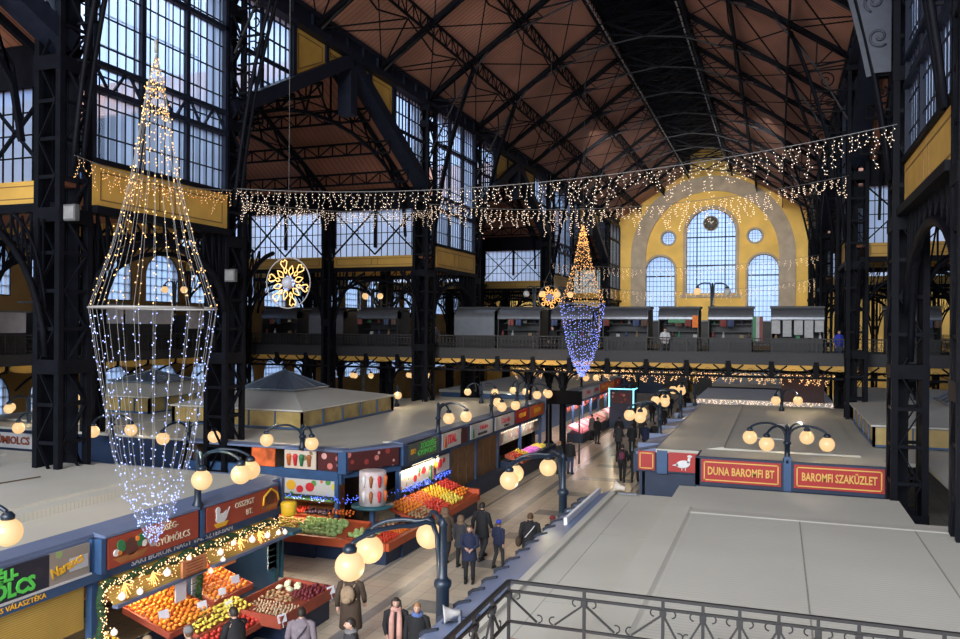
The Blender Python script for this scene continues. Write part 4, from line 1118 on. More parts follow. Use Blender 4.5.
mb.box(-21.6, -12.9, 19.35, 19.5, 2.5, 3.27)
mb.build('fascia', BLUE_L, S1, True)
mb = MB()
for (a, b) in ((12.8, 15.65), (15.8, 18.85), (6.7, 9.45)): mb.box(-12.96, -12.70, a, b, 2.52, 3.19)
for y in (3.8, 6.6, 9.6, 12.72, 15.72, 18.9): mb.box(-13.0, -12.84, y - 0.08, y + 0.08, 0.85, 3.2)
mb.box(-13.0, -12.80, 3.5, 19.2, 2.34, 2.54)
mb.box(-21.5, -13.0, 19.3, 19.38, 0.0, 2.5)
for y in (9.6, 12.72, 15.72): mb.box(-12.98, -12.66, y - 0.02, y + 0.1, 2.5, 3.2)
mb.build('frame', BLUE, S1, True)
# boards
mb = MB(); framed_board(mb, 'YZ', -12.71, 12.88, 15.6, 2.55, 3.17); bd = mb.build('sign_board', RED_SIGN, S1, True); bd['label'] = 'brick red board with a fruit basket and cream letters'
mb = MB(); framed_board(mb, 'YZ', -12.71, 15.9, 18.8, 2.58, 3.17); bd = mb.build('sign_board', RED_SIGN, S1, True); bd['label'] = 'brick red board with a white duck'
DARKPH = picture('dark_photo_board', (0.025, 0.025, 0.04), ((0.03, 0.03, 0.05), (0.04, 0.035, 0.05)), 1.0)
LEAFPH = picture('melon_photo_board', (0.30, 0.26, 0.22), ((0.16, 0.30, 0.08), (0.30, 0.42, 0.16), (0.4, 0.38, 0.36), (0.30, 0.26, 0.22)), 2.0)
mb = MB(); framed_board(mb, 'YZ', -12.86, 6.5, 11.6, 2.57, 3.17); mb.mi = 1; framed_board(mb, 'YZ', -12.86, 11.6, 12.55, 2.57, 3.17)
mb.mi = 2; mb.box(-12.88, -12.78, 6.5, 12.58, 2.53, 2.57); mb.box(-12.80, -12.795, 12.05, 12.5, 2.72, 2.98)
mb.build('sign_board', [DARKPH, LEAFPH, MATS['pale_grey_sign_board']], S1, True)['label'] = 'dark photo board with green and amber letters'
add_text_px(S1, 'ZÖLDSÉG-', 0.20, 14.45, 3.03, -12.65, CREAM_L); add_text_px(S1, 'GYÜMÖLCS', 0.21, 14.75, 2.74, -12.65, CREAM_L)
add_text_px(S1, 'OSSZIGT', 0.20, 17.35, 3.0, -12.65, CREAM_L); add_text_px(S1, 'BT.', 0.20, 17.55, 2.75, -12.65, CREAM_L)
add_text_px(S1, 'SAKI BOROK NAGY VÁL SZTÉKBAN', 0.17, 15.35, 2.45, -12.79, PAPER, sx_=1.25)
add_text_px(S1, 'ZÉLI-', 0.27, 10.62, 3.02, -12.80, GREEN_L, bold=0.012); add_text_px(S1, 'GYÜMÖLCS', 0.37, 10.35, 2.75, -12.80, GREEN_L, bold=0.014, sx_=0.95)
text_obj('lettering', 'Narancs', 0.27, V((-12.79, 12.0, 2.86)), ROT_PX @ Matrix.Rotation(0.22, 4, 'Z'), YEL_L, S1, bold=0.006, sx_=0.85)
add_text_px(S1, 'ES VÁLASZTÉKA', 0.13, 11.0, 2.44, -12.79, YEL_L, sx_=1.1)
# duck, basket and fruit basket painted on the boards
def flat_shape(name, pts, c, m, parent, th=0.015, plane='YZ'):
    mb = MB(); mb.prism(pts, c, c + th, plane); return mb.build(name, m, parent, True)
def oval(cy, cz, ry, rz, n=16, rot=0):
    return [(cy + ry * math.cos(2 * PI * k / n) * math.cos(rot) - rz * math.sin(2 * PI * k / n) * math.sin(rot), cz + ry * math.cos(2 * PI * k / n) * math.sin(rot) + rz * math.sin(2 * PI * k / n) * math.cos(rot)) for k in range(n)]
mb = MB(); mb.prism(oval(16.42, 2.82, 0.20, 0.12), -12.665, -12.645, 'YZ'); mb.prism(oval(16.30, 3.03, 0.085, 0.085), -12.665, -12.642, 'YZ')
mb.prism(oval(16.30, 2.93, 0.07, 0.11), -12.665, -12.643, 'YZ'); mb.prism([(16.55, 2.84), (16.75, 3.04), (16.62, 2.78)], -12.665, -12.643, 'YZ'); mb.prism([(16.45, 2.9), (16.62, 2.98), (16.56, 2.82)], -12.665, -12.64, 'YZ')
mb.build('duck_emblem', WHITE, S1, True)
mb = MB(); mb.prism([(16.15, 2.72), (16.68, 2.72), (16.58, 2.62), (16.25, 2.62)], -12.665, -12.63, 'YZ'); mb.build('nest_emblem', YEL_L, S1, True)
mb = MB(); mb.prism([(13.0, 2.74), (14.0, 2.74), (13.8, 2.60), (13.2, 2.60)], -12.665, -12.64, 'YZ'); mb.mi = 1
mb.prism(oval(13.5, 2.88, 0.2, 0.18), -12.665, -12.64, 'YZ'); mb.mi = 2; mb.prism(oval(13.22, 2.95, 0.10, 0.14, rot=0.5), -12.665, -12.635, 'YZ'); mb.prism(oval(13.76, 2.95, 0.10, 0.14, rot=-0.5), -12.665, -12.635, 'YZ')
mb.mi = 3; mb.prism(oval(13.08, 2.84, 0.07, 0.07), -12.665, -12.632, 'YZ'); mb.prism(oval(13.86, 2.86, 0.07, 0.07), -12.665, -12.632, 'YZ'); mb.mi = 4; mb.prism(oval(13.16, 2.82, 0.06, 0.05), -12.665, -12.628, 'YZ'); mb.prism(oval(13.66, 3.0, 0.06, 0.05), -12.665, -12.628, 'YZ')
mb.build('basket_emblem', [SHELFW, mat('hat_brown', (0.12, 0.04, 0.03), 0.6), mat('leaf_green_paint', (0.03, 0.2, 0.07), 0.6), WHITE, mat('orange_paint', (0.75, 0.25, 0.04), 0.6)], S1, True)
mb = MB(); mb.prism([(18.05, 2.74), (18.85, 2.76), (18.7, 2.64), (18.2, 2.63)], -12.665, -12.64, 'YZ'); mb.mi = 1; mb.prism(oval(18.45, 2.92, 0.2, 0.16), -12.665, -12.635, 'YZ')
mb.mi = 2; mb.tube([(-12.63, 18.12, 2.78), (-12.63, 18.15, 3.0), (-12.63, 18.45, 3.16), (-12.63, 18.75, 3.0), (-12.63, 18.8, 2.8)], 0.03, 6)
mb.build('basket_emblem', [SHELFW, MATS['hat_brown'], YEL_L], S1, True)
# valance panels over the opening, posts cards
mb = MB()
for (a, b) in ((12.85, 15.6), (15.85, 18.8)):
    mb.add([(-12.86, a, 2.34), (-12.86, b, 2.34), (-12.45, b, 1.86), (-12.45, a, 1.86), (-12.90, a, 2.34), (-12.90, b, 2.34), (-12.49, b, 1.86), (-12.49, a, 1.86)], [(0, 1, 2, 3), (7, 6, 5, 4), (0, 3, 7, 4), (1, 5, 6, 2)])
mb.build('valance', VALANCE, S1, True)
mb = MB(); mb.box(-12.94, -12.90, 9.75, 12.5, 1.45, 2.32); mb.build('perforated_panel', VALANCE, S1, True)
mb = MB()
for (a, b) in ((12.85, 15.6), (15.85, 19.1)): mb.box(-12.52, -12.38, a, b, 1.80, 1.87)
mb.build('valance_rail', BLUE_L, S1, True)
mb = MB(); mb.box(-16.8, -16.6, 3.5, 19.3, 0, 2.5); mb.box(-16.6, -13.0, 3.5, 3.7, 0, 2.5); mb.box(-16.6, -13.0, 3.5, 19.2, 2.36, 2.42)
mb.build('back_wall', SOIL, S1, True)
mb = MB()
for z in (0.75, 1.25, 1.75): mb.box(-16.5, -15.9, 4.0, 19.0, z, z + 0.05)
for y in (7, 10, 13, 16, 18.9): mb.box(-16.0, -15.9, y, y + 0.06, 0, 2.2)
mb.build('shelf', SHELFW, S1, True)
mb = MB(); mb.box(-13.3, -11.75, 9.5, 18.3, 0.0, 0.55); mb.box(-12.1, -10.75, 16.6, 18.3, 0, 0.5)
mb.build('counter_base', BLUE_D, S1, True)
mb = MB(); mb.box(-12.86, -12.80, 18.6, 19.1, 0.9, 1.9)
for y in (18.95, 19.28): mb.box(-12.9, -12.8, y - 0.04, y + 0.04, 0.55, 1.9)
mb.box(-13.0, -12.2, 18.85, 19.3, 1.86, 1.95)
mb.build('glass_case', TEAL, S1, True)
l = MB()
for y in (11.0, 14.2, 17.2): l.box(-13.2, -13.1, y - 0.6, y + 0.6, 2.26, 2.31)
l.build('light_tube', TUBE, S1, True)
for y in (11.0, 14.2, 17.2): area_light('stall_tube_light', (-13.0, y, 2.22), (0, math.radians(12), 0), 0.15, 1.2, 55, (1.0, 0.82, 0.55))
mb = MB()
for y in (15.72, 18.75):
    for k in range(6): mb.box(-12.82, -12.80, y - 0.16, y + 0.16, 0.95 + 0.17 * k, 1.09 + 0.17 * k)
tag(mb.build('price_card_strip', PAPER), 'column of white price cards down the posts of the near fruit stall', 'price cards')
# pine garland with bulbs and baubles along the lintel
G = thing('pine_garland', 'pine garland with warm fairy lights along the near fruit stall lintel', 'garland', (-12.6, 12.75, 2.2))
mb = MB(); y = 12.8; k = 0
random.seed(3)
while y < 18.9:
    z = 2.22 + 0.05 * math.sin(k * 0.9); mb.ball((-12.72, y, z), 0.10, 6, 4, (0.8, 1, 0.9)); y += 0.11; k += 1
for z in [2.2 - 0.09 * j for j in range(14)]:
    for yy in (12.74, 15.7): mb.ball((-12.7, yy + 0.03 * math.sin(z * 9), z), 0.09, 6, 4)
mb.build('pine', PINE, G, True)
pts = []
for i in range(420):
    y = random.uniform(12.7, 18.9); zz = 2.32 - abs(random.gauss(0, 0.18)); xx = -12.80 + (2.34 - zz) * 0.85 + 0.08
    pts.append((min(xx, -12.4), y, zz))
for i in range(60): pts.append((-12.6, 12.75 + random.gauss(0, 0.06), random.uniform(1.0, 2.2)))
bulbs(pts, 0.016, 'fairy_lights', FAIRY_W, G)
mb = MB(); 
for (cy, n) in ((13.2, 5), (14.0, 6), (17.0, 5), (17.8, 6)):
    for j in range(n):
        a = PI * (0.1 + 0.8 * j / (n - 1)); mb.tube([(-12.55, cy, 2.2), (-12.47, cy + 0.16 * math.cos(a), 2.2 - 0.3 * abs(math.sin(a)))], 0.012, 4)
mb.build('light_twig', FAIRY_G, G, True)
bau = None
for (y, z, s_) in ((13.0, 2.0, 1), (13.5, 1.95, 0.9), (14.3, 2.12, 1.1), (15.0, 2.25, 0.8), (16.1, 2.1, 1.0), (16.6, 2.2, 0.8), (17.35, 2.1, 1.1), (18.0, 2.05, 1.0), (18.5, 2.0, 0.9), (18.8, 1.95, 0.9), (12.8, 1.35, 0.9), (15.75, 1.75, 0.8), (16.2, 1.9, 0.8)):
    if bau is None:
        mb = MB(); mb.ball((0, 0, 0), 0.075, 12, 8); mb.lathe((0, 0, 0.07), [(0.02, 0), (0.02, 0.03)], 6); bau = mb.build('bauble', mat('lit_white_bauble', (0.9, 0.85, 0.78), 0.3, 0, 0.02, 3, (1, 0.85, 0.7), 0.55)); o = bau
        tag(o, 'round white bauble hanging from the pine garland of the fruit stall', 'bauble', 'white baubles on the garland')
    else: o = bau.copy(); COL.objects.link(o)
    o.location = (-12.42, y, z); o.scale = (s_,) * 3
t = thing('wall_board', 'orange price board with small lettering hanging under the red fruit shop sign', 'sign', (-12.4, 15.15, 2.0))
mb = MB(); mb.box(-12.44, -12.38, 14.75, 15.55, 1.84, 2.22); mb.build('board', mat('pale_orange_board', (0.62, 0.24, 0.10), 0.5), t, True)
mb = MB()
for k in range(5): mb.box(-12.38, -12.375, 14.85 + 0.05 * (k % 2), 15.42, 1.89 + 0.065 * k, 1.91 + 0.065 * k)
mb.build('lettering', mat('brown_ink', (0.25, 0.06, 0.03), 0.5), t, True)
# blue/yellow bag hanging at the corner
mb = MB(); mb.lathe((-12.4, 18.95, 2.35), [(0.12, 0), (0.2, 0.05), (0.22, 0.35), (0.18, 0.4)], 10); tag(mb.build('yellow_bag', mat('yellow_bag_plastic', (0.72, 0.45, 0.02), 0.5)), 'yellow bag hanging at the corner of the near fruit stall', 'bag')

# ---- big stall block in the middle, left of the walkway
S2 = thing('grocery_stall', 'long blue stall block left of the walkway with a row of picture signs', 'market stall', (-16.5, 35.0, 0))
mb = MB()
mb.prism([(-20.4, 24.7), (-13.9, 24.7), (-13.2, 26.6), (-13.2, 45.6), (-20.4, 45.6)], 3.14, 3.27, 'XY')
mb.prism([(-13.45, 26.6), (-13.2, 26.6), (-13.2, 45.6), (-13.45, 45.6)], 3.27, 3.32, 'XY'); mb.box(-20.4, -14.0, 24.7, 24.95, 3.27, 3.32)
mb.build('roof', BEIGE, S2, True)
mb = MB()
mb.prism([(-13.22, 3.32), (-12.75, 3.27), (-12.75, 3.2), (-13.22, 3.2)], 26.8, 45.6, 'XZ')
mb.prism([(24.72, 3.32), (24.35, 3.27), (24.35, 3.2), (24.72, 3.2)], -20.4, -13.8, 'YZ')
mb.prism([(-13.9, 24.72), (-13.8, 24.3), (-12.6, 26.5), (-13.2, 26.7)], 3.18, 3.28, 'XY')
mb.build('fascia', BLUE_L, S2, True)
mb = MB()
mb.box(-12.95, -12.6, 26.55, 26.95, 2.5, 3.22); mb.box(-13.95, -13.65, 24.25, 24.75, 2.5, 3.22)
for y in (29.98, 33.2, 36.5, 39.82, 42.35, 45.4): mb.box(-12.95, -12.62, y - 0.12, y + 0.12, 2.5, 3.2)
mb.box(-13.1, -12.85, 26.6, 45.6, 2.3, 2.55)
mb.box(-20.4, -13.9, 24.4, 24.65, 2.1, 2.55)
for y in (26.7, 29.95, 31.5, 34.7, 37.8, 41.5, 45.4): mb.box(-12.95, -12.8, y - 0.08, y + 0.08, 0, 2.4)
for x in (-20.0, -17.05, -14.05): mb.box(x - 0.07, x + 0.07, 24.32, 24.46, 0.5, 2.3)
mb.prism([(-14.0, 24.35), (-12.75, 26.7), (-12.95, 26.8), (-14.2, 24.5)], 2.3, 2.5, 'XY')
mb.build('frame', BLUE, S2, True)
mb = MB(); mb.box(-20.4, -20.2, 24.8, 45.6, 0, 3.1); mb.box(-20.3, -13.2, 45.4, 45.6, 0, 3.1); mb.box(-16.9, -16.7, 26.8, 45.4, 0, 3.1); mb.box(-20.2, -14.6, 27.2, 27.3, 0, 3.1)
mb.build('inner_wall', SOIL, S2, True)
# signs along the walkway side
FR1 = picture('fruit_photo', (0.62, 0.60, 0.56), ((0.6, 0.08, 0.06), (0.75, 0.62, 0.08), (0.62, 0.60, 0.56), (0.12, 0.32, 0.07), (0.7, 0.2, 0.1)), 4.0)
MEAT = picture('meat_photo', (0.08, 0.02, 0.02), ((0.55, 0.18, 0.15), (0.65, 0.35, 0.32), (0.3, 0.05, 0.04)), 7.0)
CUPS = picture('fruit_cup_photo', (0.62, 0.52, 0.42), ((0.75, 0.25, 0.03), (0.55, 0.05, 0.05), (0.25, 0.16, 0.07), (0.62, 0.52, 0.42)), 9.0)
def sboard(parent, plane, c, a0, a1, z0, z1, m, label, s=1):
    mb = MB(); framed_board(mb, plane, c, a0, a1, z0, z1, 0.06, s); o = mb.build('sign_board', m, parent, True); o['label'] = label; return o
sboard(S2, 'YZ', -12.66, 27.0, 29.8, 2.55, 3.18, mat('slate_sign_board', (0.10, 0.12, 0.11), 0.5), 'slate board with green and orange letters')
sboard(S2, 'YZ', -12.66, 30.2, 32.2, 2.55, 3.18, GREYSIGN, 'white board with orange and red letters'); sboard(S2, 'YZ', -12.66, 32.2, 33.0, 2.55, 3.18, MEAT, 'dark board with a pink picture')
sboard(S2, 'YZ', -12.66, 33.4, 36.3, 2.55, 3.18, GREYSIGN, 'white board with small red letters and a bottle'); sboard(S2, 'YZ', -12.66, 36.7, 39.65, 2.55, 3.18, GREYSIGN, 'white board with red script')
sboard(S2, 'YZ', -12.66, 40.0, 42.2, 2.55, 3.18, RED_B, 'red board with yellow letters'); sboard(S2, 'YZ', -12.66, 42.5, 45.3, 2.55, 3.18, ORANGE_S, 'orange board with yellow letters')
add_text_px(S2, 'ZÖLDSÉG', 0.30, 28.75, 3.0, -12.59, GREEN_L, sx_=1.1); add_text_px(S2, 'GYÜMÖLCS', 0.30, 28.65, 2.74, -12.59, GREEN_L, sx_=1.1); add_text_px(S2, 'BIO', 0.28, 27.4, 2.88, -12.59, YEL_L)
add_text_px(S2, 'ITAL', 0.46, 31.2, 2.88, -12.59, RED_L, sx_=1.0, bold=0.02); mb = MB(); mb.prism([(30.35, 2.62), (30.6, 2.62), (30.58, 2.9), (30.5, 3.08), (30.45, 3.08), (30.38, 2.9)], -12.6, -12.57, 'YZ'); mb.build('bottle_emblem', ORANGE_S, S2, True)
add_text_px(S2, 'Húsáru', 0.30, 35.1, 2.95, -12.59, RED_L, sx_=1.2); add_text_px(S2, 'HENTESÁRU', 0.17, 34.9, 2.68, -12.59, BLACK, sx_=1.3)
mb = MB(); mb.prism([(33.6, 2.6), (33.8, 2.6), (33.78, 2.82), (33.72, 3.0), (33.68, 3.0), (33.62, 2.82)], -12.6, -12.57, 'YZ'); mb.build('bottle_emblem', MATS['ware_green'], S2, True)
add_text_px(S2, 'Csárdás', 0.36, 38.2, 2.92, -12.59, RED_L, sx_=1.25, shear=0.3); add_text_px(S2, 'HÚSBOLT', 0.14, 38.4, 2.65, -12.59, BLACK, sx_=1.4)
add_text_px(S2, 'CSEMEGE', 0.30, 41.1, 2.88, -12.59, YEL_L, sx_=0.95, bold=0.012); add_text_px(S2, 'SZALÁMI', 0.30, 43.9, 2.88, -12.59, YEL_L, sx_=1.1, bold=0.012)
# signs facing the cross aisle
sboard(S2, 'XZ', 24.30, -16.05, -14.8, 2.58, 3.2, CUPS, 'picture of fruit cups on a pale ground', -1); sboard(S2, 'XZ', 24.30, -14.72, -13.98, 2.58, 3.2, MEAT, 'picture of cut meat', -1)
sboard(S2, 'XZ', 24.30, -17.4, -16.45, 2.58, 3.2, mat('orange_red_picture', (0.6, 0.12, 0.03), 0.5, 0, 0.5, 3), 'orange and red picture', -1)
for (x, cc) in ((-15.85, ORANGE_S), (-15.6, RED_L), (-15.35, MATS['ware_green']), (-15.05, SHELFW)):
    mb = MB(); mb.lathe((x, 24.21, 2.68), [(0.05, 0), (0.09, 0.3), (0.10, 0.32), (0.06, 0.4)], 8); mb.build('fruit_cup_picture', cc, S2, True)
# chamfered corner sign
mb = MB(); a_ = V((-13.72, 24.4, 0)); b_ = V((-12.72, 26.35, 0)); d = (b_ - a_).normalized(); nrm = V((d.y, -d.x, 0)) * 0.06
for (p, q) in ((a_, b_),): mb.add([p + V((0, 0, 2.58)), q + V((0, 0, 2.58)), q + V((0, 0, 3.2)), p + V((0, 0, 3.2)), p + nrm + V((0, 0, 2.58)), q + nrm + V((0, 0, 2.58)), q + nrm + V((0, 0, 3.2)), p + nrm + V((0, 0, 3.2))], [(0, 1, 2, 3), (7, 6, 5, 4), (0, 4, 5, 1), (3, 2, 6, 7), (0, 3, 7, 4), (1, 5, 6, 2)])
mb.build('sign_board', MEAT, S2, True)['label'] = 'corner board with pink sausages'
# photo panels below the signs
sboard(S2, 'YZ', -12.86, 26.8, 29.3, 1.55, 2.25, FR1, 'wide photo of strawberries and fruit'); sboard(S2, 'YZ', -12.86, 29.45, 31.4, 1.6, 2.25, FR1, 'wide photo of apples and fruit')
sboard(S2, 'XZ', 24.42, -17.0, -14.1, 1.68, 2.2, FR1, 'wide photo of cut fruit facing the cross aisle', -1); sboard(S2, 'XZ', 24.42, -20.0, -17.15, 1.68, 2.2, FR1, 'fruit photo behind the blue lights', -1)
for (x, z, r, c) in ((-15.85, 1.98, 0.19, YEL_L), (-15.5, 1.86, 0.14, RED_L), (-15.1, 1.95, 0.17, RED_L), (-17.3, 1.9, 0.15, RED_L)):
    mb = MB(); mb.prism(oval(x, z, r, r * 0.9), 24.34, 24.36, 'XZ'); mb.build('fruit_picture', c, S2, True)
for (y, z, r, c) in ((28.0, 1.78, 0.14, RED_L), (28.8, 1.98, 0.17, RED_L), (28.4, 2.05, 0.1, MATS['leaf_green_paint']), (29.95, 2.0, 0.16, YEL_L), (30.4, 1.98, 0.2, RED_L), (30.8, 2.05, 0.12, RED_L)):
    mb = MB(); mb.prism(oval(y, z, r, r * 0.9), -12.80, -12.78, 'YZ'); mb.build('fruit_picture', c, S2, True)
# flag of small size on the side
mb = MB()
for k, m_ in enumerate((0, 1, 2)): mb.mi = k; mb.box(-12.74, -12.70, 29.3 + 0.11 * k, 29.41 + 0.11 * k, 1.5, 2.1)
tag(mb.build('small_flag', [MATS['leaf_green_paint'], WHITE, RED_L]), 'small tricolour flag hanging between the fruit photos of the long stall', 'flag')
# counters
mb = MB(); mb.box(-20.0, -14.0, 22.9, 24.3, 0, 0.5); mb.box(-20.0, -13.2, 22.85, 24.5, 0.5, 0.56); mb.box(-12.8, -11.4, 24.0, 31.0, 0, 0.5); mb.prism([(-14.2, 23.0), (-11.5, 23.0), (-11.4, 26.0), (-12.8, 26.0), (-14.0, 24.3)], 0, 0.5, 'XY')
mb.build('counter_base', BLUE_D, S2, True)
mb = MB(); mb.box(-20.0, -13.2, 22.70, 22.85, 0.5, 0.75); mb.prism([(-13.2, 22.70), (-11.4, 22.75), (-11.4, 22.9), (-13.2, 22.85)], 0.5, 0.75, 'XY'); mb.box(-11.45, -11.3, 22.8, 31.0, 0.5, 0.75); mb.box(-12.8, -11.3, 30.9, 31.05, 0.5, 0.95)
mb.build('crate_edge', mat('orange_red_edge_board', (0.50, 0.09, 0.03), 0.5, 0, 0.1, 2), S2, True)
mb = MB()
for z, d_ in ((0.95, 0.0), (1.35, 0.35)): mb.box(-20.0, -14.2, 24.3 + d_, 24.8 + d_, z, z + 0.05)
mb.box(-20.0, -14.3, 25.3, 25.35, 0, 2.2)
for x in (-19.0, -17.4, -15.8): mb.box(x, x + 0.05, 24.4, 25.3, 0.5, 2.1)
mb.build('shelf', SHELFW, S2, True)
# shutters
for i, (a, b) in enumerate(((31.6, 34.6), (34.8, 37.7))):
    mb = MB(); mb.box(-12.95, -12.88, a, b, 0.6, 2.3)
    for k in range(4): mb.box(-12.88, -12.865, a + (b - a) * k / 3 - 0.015, a + (b - a) * k / 3 + 0.015, 0.6, 2.3)
    mb.box(-12.88, -12.86, a, b, 1.75, 1.8); mb.build('shutter', WOOD, S2, True)
mb = MB(); mb.box(-12.95, -12.4, 31.4, 37.8, 0.0, 0.6); mb.build('plinth', BLUE_D, S2, True)
mb = MB(); mb.box(-13.0, -12.9, 37.9, 45.4, 1.62, 2.28); mb.build('sign_board', picture('poster_row', (0.24, 0.22, 0.20), ((0.5, 0.48, 0.45), (0.3, 0.06, 0.05), (0.45, 0.4, 0.35), (0.1, 0.1, 0.1)), 3.3), S2, True)
mb = MB(); mb.box(-12.9, -11.9, 38.2, 45.4, 0, 0.85); mb.build('counter_base', BLUE_D, S2, True)
mb = MB(); mb.box(-13.0, -12.9, 28.0, 30.5, 2.26, 2.3); mb.box(-13.0, -12.9, 38.5, 45, 2.2, 2.25); mb.box(-17.5, -14.5, 24.6, 24.7, 2.1, 2.14); mb.build('light_tube', TUBE, S2, True)
area_light('stall_tube_light', (-12.7, 28.5, 2.2), (0, math.radians(25), 0), 0.15, 3.5, 45, (1.0, 0.85, 0.6))
area_light('stall_tube_light', (-12.6, 41.5, 2.2), (0, math.radians(25), 0), 0.15, 5, 40, (1.0, 0.86, 0.7))
area_light('stall_tube_light', (-16.5, 24.2, 1.62), (math.radians(-20), 0, 0), 4.5, 0.15, 60, (1.0, 0.82, 0.55))
pts = []
for i in range(170): pts.append((random.uniform(-20.0, -14.0), 24.3, 1.60 + random.gauss(0, 0.05)))
for i in range(60): t_ = random.random(); pts.append((-14.0 + 1.25 * t_, 24.25 + 2.3 * t_, 1.55 + random.gauss(0, 0.06)))
for i in range(170): pts.append((-12.72, random.uniform(26.7, 31.4), 1.50 + random.gauss(0, 0.07)))
o = bulbs(pts, 0.022, 'blue_string_lights', FAIRY_BL); tag(o, 'string of tiny blue lights under the fruit photos of the long stall', 'string lights')
o2 = bulbs([(a + 0.02, b, c - 0.03) for a, b, c in pts[::7]], 0.016, 'white_string_lights', FAIRY_B); tag(o2, 'tiny white lights mixed into the blue string under the fruit photos', 'string lights')
mb = MB(); mb.box(-20.0, -14.0, 24.3, 24.4, 1.5, 1.66); mb.box(-12.85, -12.75, 26.7, 31.4, 1.42, 1.56); tag(mb.build('tinsel', PINE), 'dark tinsel carrying the blue lights on the long stall', 'garland')
# round poster stand at the corner
t = thing('poster_display', 'white poster display of ice cream cups on the corner shelf of the long stall', 'display', (-12.6, 24.2, 1.6))
mb = MB(); mb.lathe((0, 0, 0.0), [(0.45, 0), (0.45, 1.1), (0.40, 1.12)], 20); mb.build('drum', mat('pale_pink_poster', (0.62, 0.52, 0.50), 0.5, 0, 0.2, 4), t)
for zz in (0.12, 0.62):
    for (ang, c) in ((-100, WHITE), (-70, SHELFW), (-35, RED_L), (0, ORANGE_S)):
        a = math.radians(ang); mb = MB(); mb.lathe((0.47 * math.cos(a), 0.47 * math.sin(a), zz), [(0.03, 0), (0.06, 0.2), (0.07, 0.3), (0.03, 0.38)], 8); mb.build('cup_picture', c, t)
mb = MB(); mb.lathe((0, 0, -0.08), [(0.7, 0), (0.7, 0.06)], 20); mb.build('shelf', TEAL, t)
mb = MB(); mb.bar((0, 0, -1.6), (0, 0, 0), 0.14); mb.build('post', BLUE, t)

def cupola(x0, x1, y0, y1, z0, px, py, zt, name, label, pane):
    t = thing(name, label, 'roof light', ((x0 + x1) / 2, (y0 + y1) / 2, z0))
    zc = z0 + 0.75
    mb = MB()
    for (a, b) in (((x0, y0), (x1, y0)), ((x1, y0), (x1, y1)), ((x1, y1), (x0, y1)), ((x0, y1), (x0, y0))):
        n = 5
        for k in range(n + 1):
            p = (a[0] + (b[0] - a[0]) * k / n, a[1] + (b[1] - a[1]) * k / n); mb.bar((p[0], p[1], z0), (p[0], p[1], zc), 0.09 if k in (0, n) else 0.05)
        mb.bar((a[0], a[1], z0 + 0.04), (b[0], b[1], z0 + 0.04), 0.07); mb.bar((a[0], a[1], zc), (b[0], b[1], zc), 0.09)
    mb.build('frame', BLUE, t, True)
    mb = MB(); mb.box(x0 + 0.05, x1 - 0.05, y0 + 0.05, y1 - 0.05, z0 + 0.05, zc - 0.03); mb.build('pane', pane, t, True)
    mb = MB(); h = 1.35
    bx = [(px - h, py - h), (px + h, py - h), (px + h, py + h), (px - h, py + h)]; ox = [(x0 - 0.1, y0 - 0.1), (x1 + 0.1, y0 - 0.1), (x1 + 0.1, y1 + 0.1), (x0 - 0.1, y1 + 0.1)]
    zb = zc + 0.55
    mb.add([(a, b, zc + 0.04) for a, b in ox] + [(a, b, zb) for a, b in bx] + [(a, b, zc - 0.02) for a, b in ox], [(0, 1, 5, 4), (1, 2, 6, 5), (2, 3, 7, 6), (3, 0, 4, 7), (4, 5, 6, 7), (0, 8, 9, 1), (1, 9, 10, 2), (2, 10, 11, 3), (3, 11, 8, 0), (11, 10, 9, 8)])
    mb.build('roof', BEIGE, t, True)
    mb = MB(); g = h + 0.1
    bx = [(px - g, py - g), (px + g, py - g), (px + g, py + g), (px - g, py + g)]
    mb.add([(a, b, zb + 0.05) for a, b in bx] + [(px, py, zt)], [(0, 1, 4), (1, 2, 4), (2, 3, 4), (3, 0, 4), (3, 2, 1, 0)]); mb.build('glass_pyramid', mat('slate_blue_roof_glass', (0.09, 0.12, 0.16), 0.25, 0, 0.1, 1), t, True)
    mb = MB()
    for k in range(4):
        a, b = bx[k], bx[(k + 1) % 4]
        mb.bar((a[0], a[1], zb + 0.06), (px, py, zt + 0.02), 0.06); mb.bar((a[0], a[1], zb + 0.06), (b[0], b[1], zb + 0.06), 0.08)
        for j in (0.33, 0.66):
            q = (a[0] + (b[0] - a[0]) * j, a[1] + (b[1] - a[1]) * j); mb.bar((q[0], q[1], zb + 0.06), (px, py, zt + 0.01), 0.03)
    mb.build('glazing_bar', MATS['slate_blue_roof_glass'], t, True)
    return t
PANE_Y = mat('amber_cupola_glass', (0.34, 0.25, 0.09), 0.3, 0, 0.35, 1.5)
cupola(-24.4, -18.0, 28.4, 36.6, 3.3, -21.4, 32.3, 5.45, 'roof_cupola', 'glazed cupola with a slate pyramid on the roof between the left lattice columns', PANE_Y)

# ---- side aisle stall block further left
S3 = thing('side_stall', 'navy stall block in the left aisle with a white lettered sign', 'market stall', (-27.0, 30.0, 0))
mb = MB(); mb.box(-34.0, -20.45, 24.4, 43.5, 3.14, 3.27); mb.box(-34.0, -20.45, 24.4, 24.7, 3.27, 3.33); mb.box(-33.4, -25.5, 26.5, 42.5, 3.27, 3.34); mb.build('roof', BEIGE, S3, True)
mb = MB(); mb.box(-34.0, -20.5, 24.25, 24.4, 2.3, 3.25); mb.box(-34.0, -33.9, 24.4, 43.5, 0, 3.1); mb.box(-34.0, -20.5, 24.3, 24.4, 0, 2.4)
for x in (-33, -30, -26.4, -23.2): mb.box(x, x + 0.12, 24.2, 24.26, 0, 3.2)
mb.build('fascia', BLUE_D, S3, True)
sboard(S3, 'XZ', 24.22, -29.9, -27.6, 2.55, 3.15, GREYSIGN, 'white board with brown letters', -1)
text_obj('lettering', 'GYÜMIOLCS', 0.42, V((-28.9, 24.13, 2.85)), ROT_NY, MATS['brown_ink'], S3, bold=0.012)
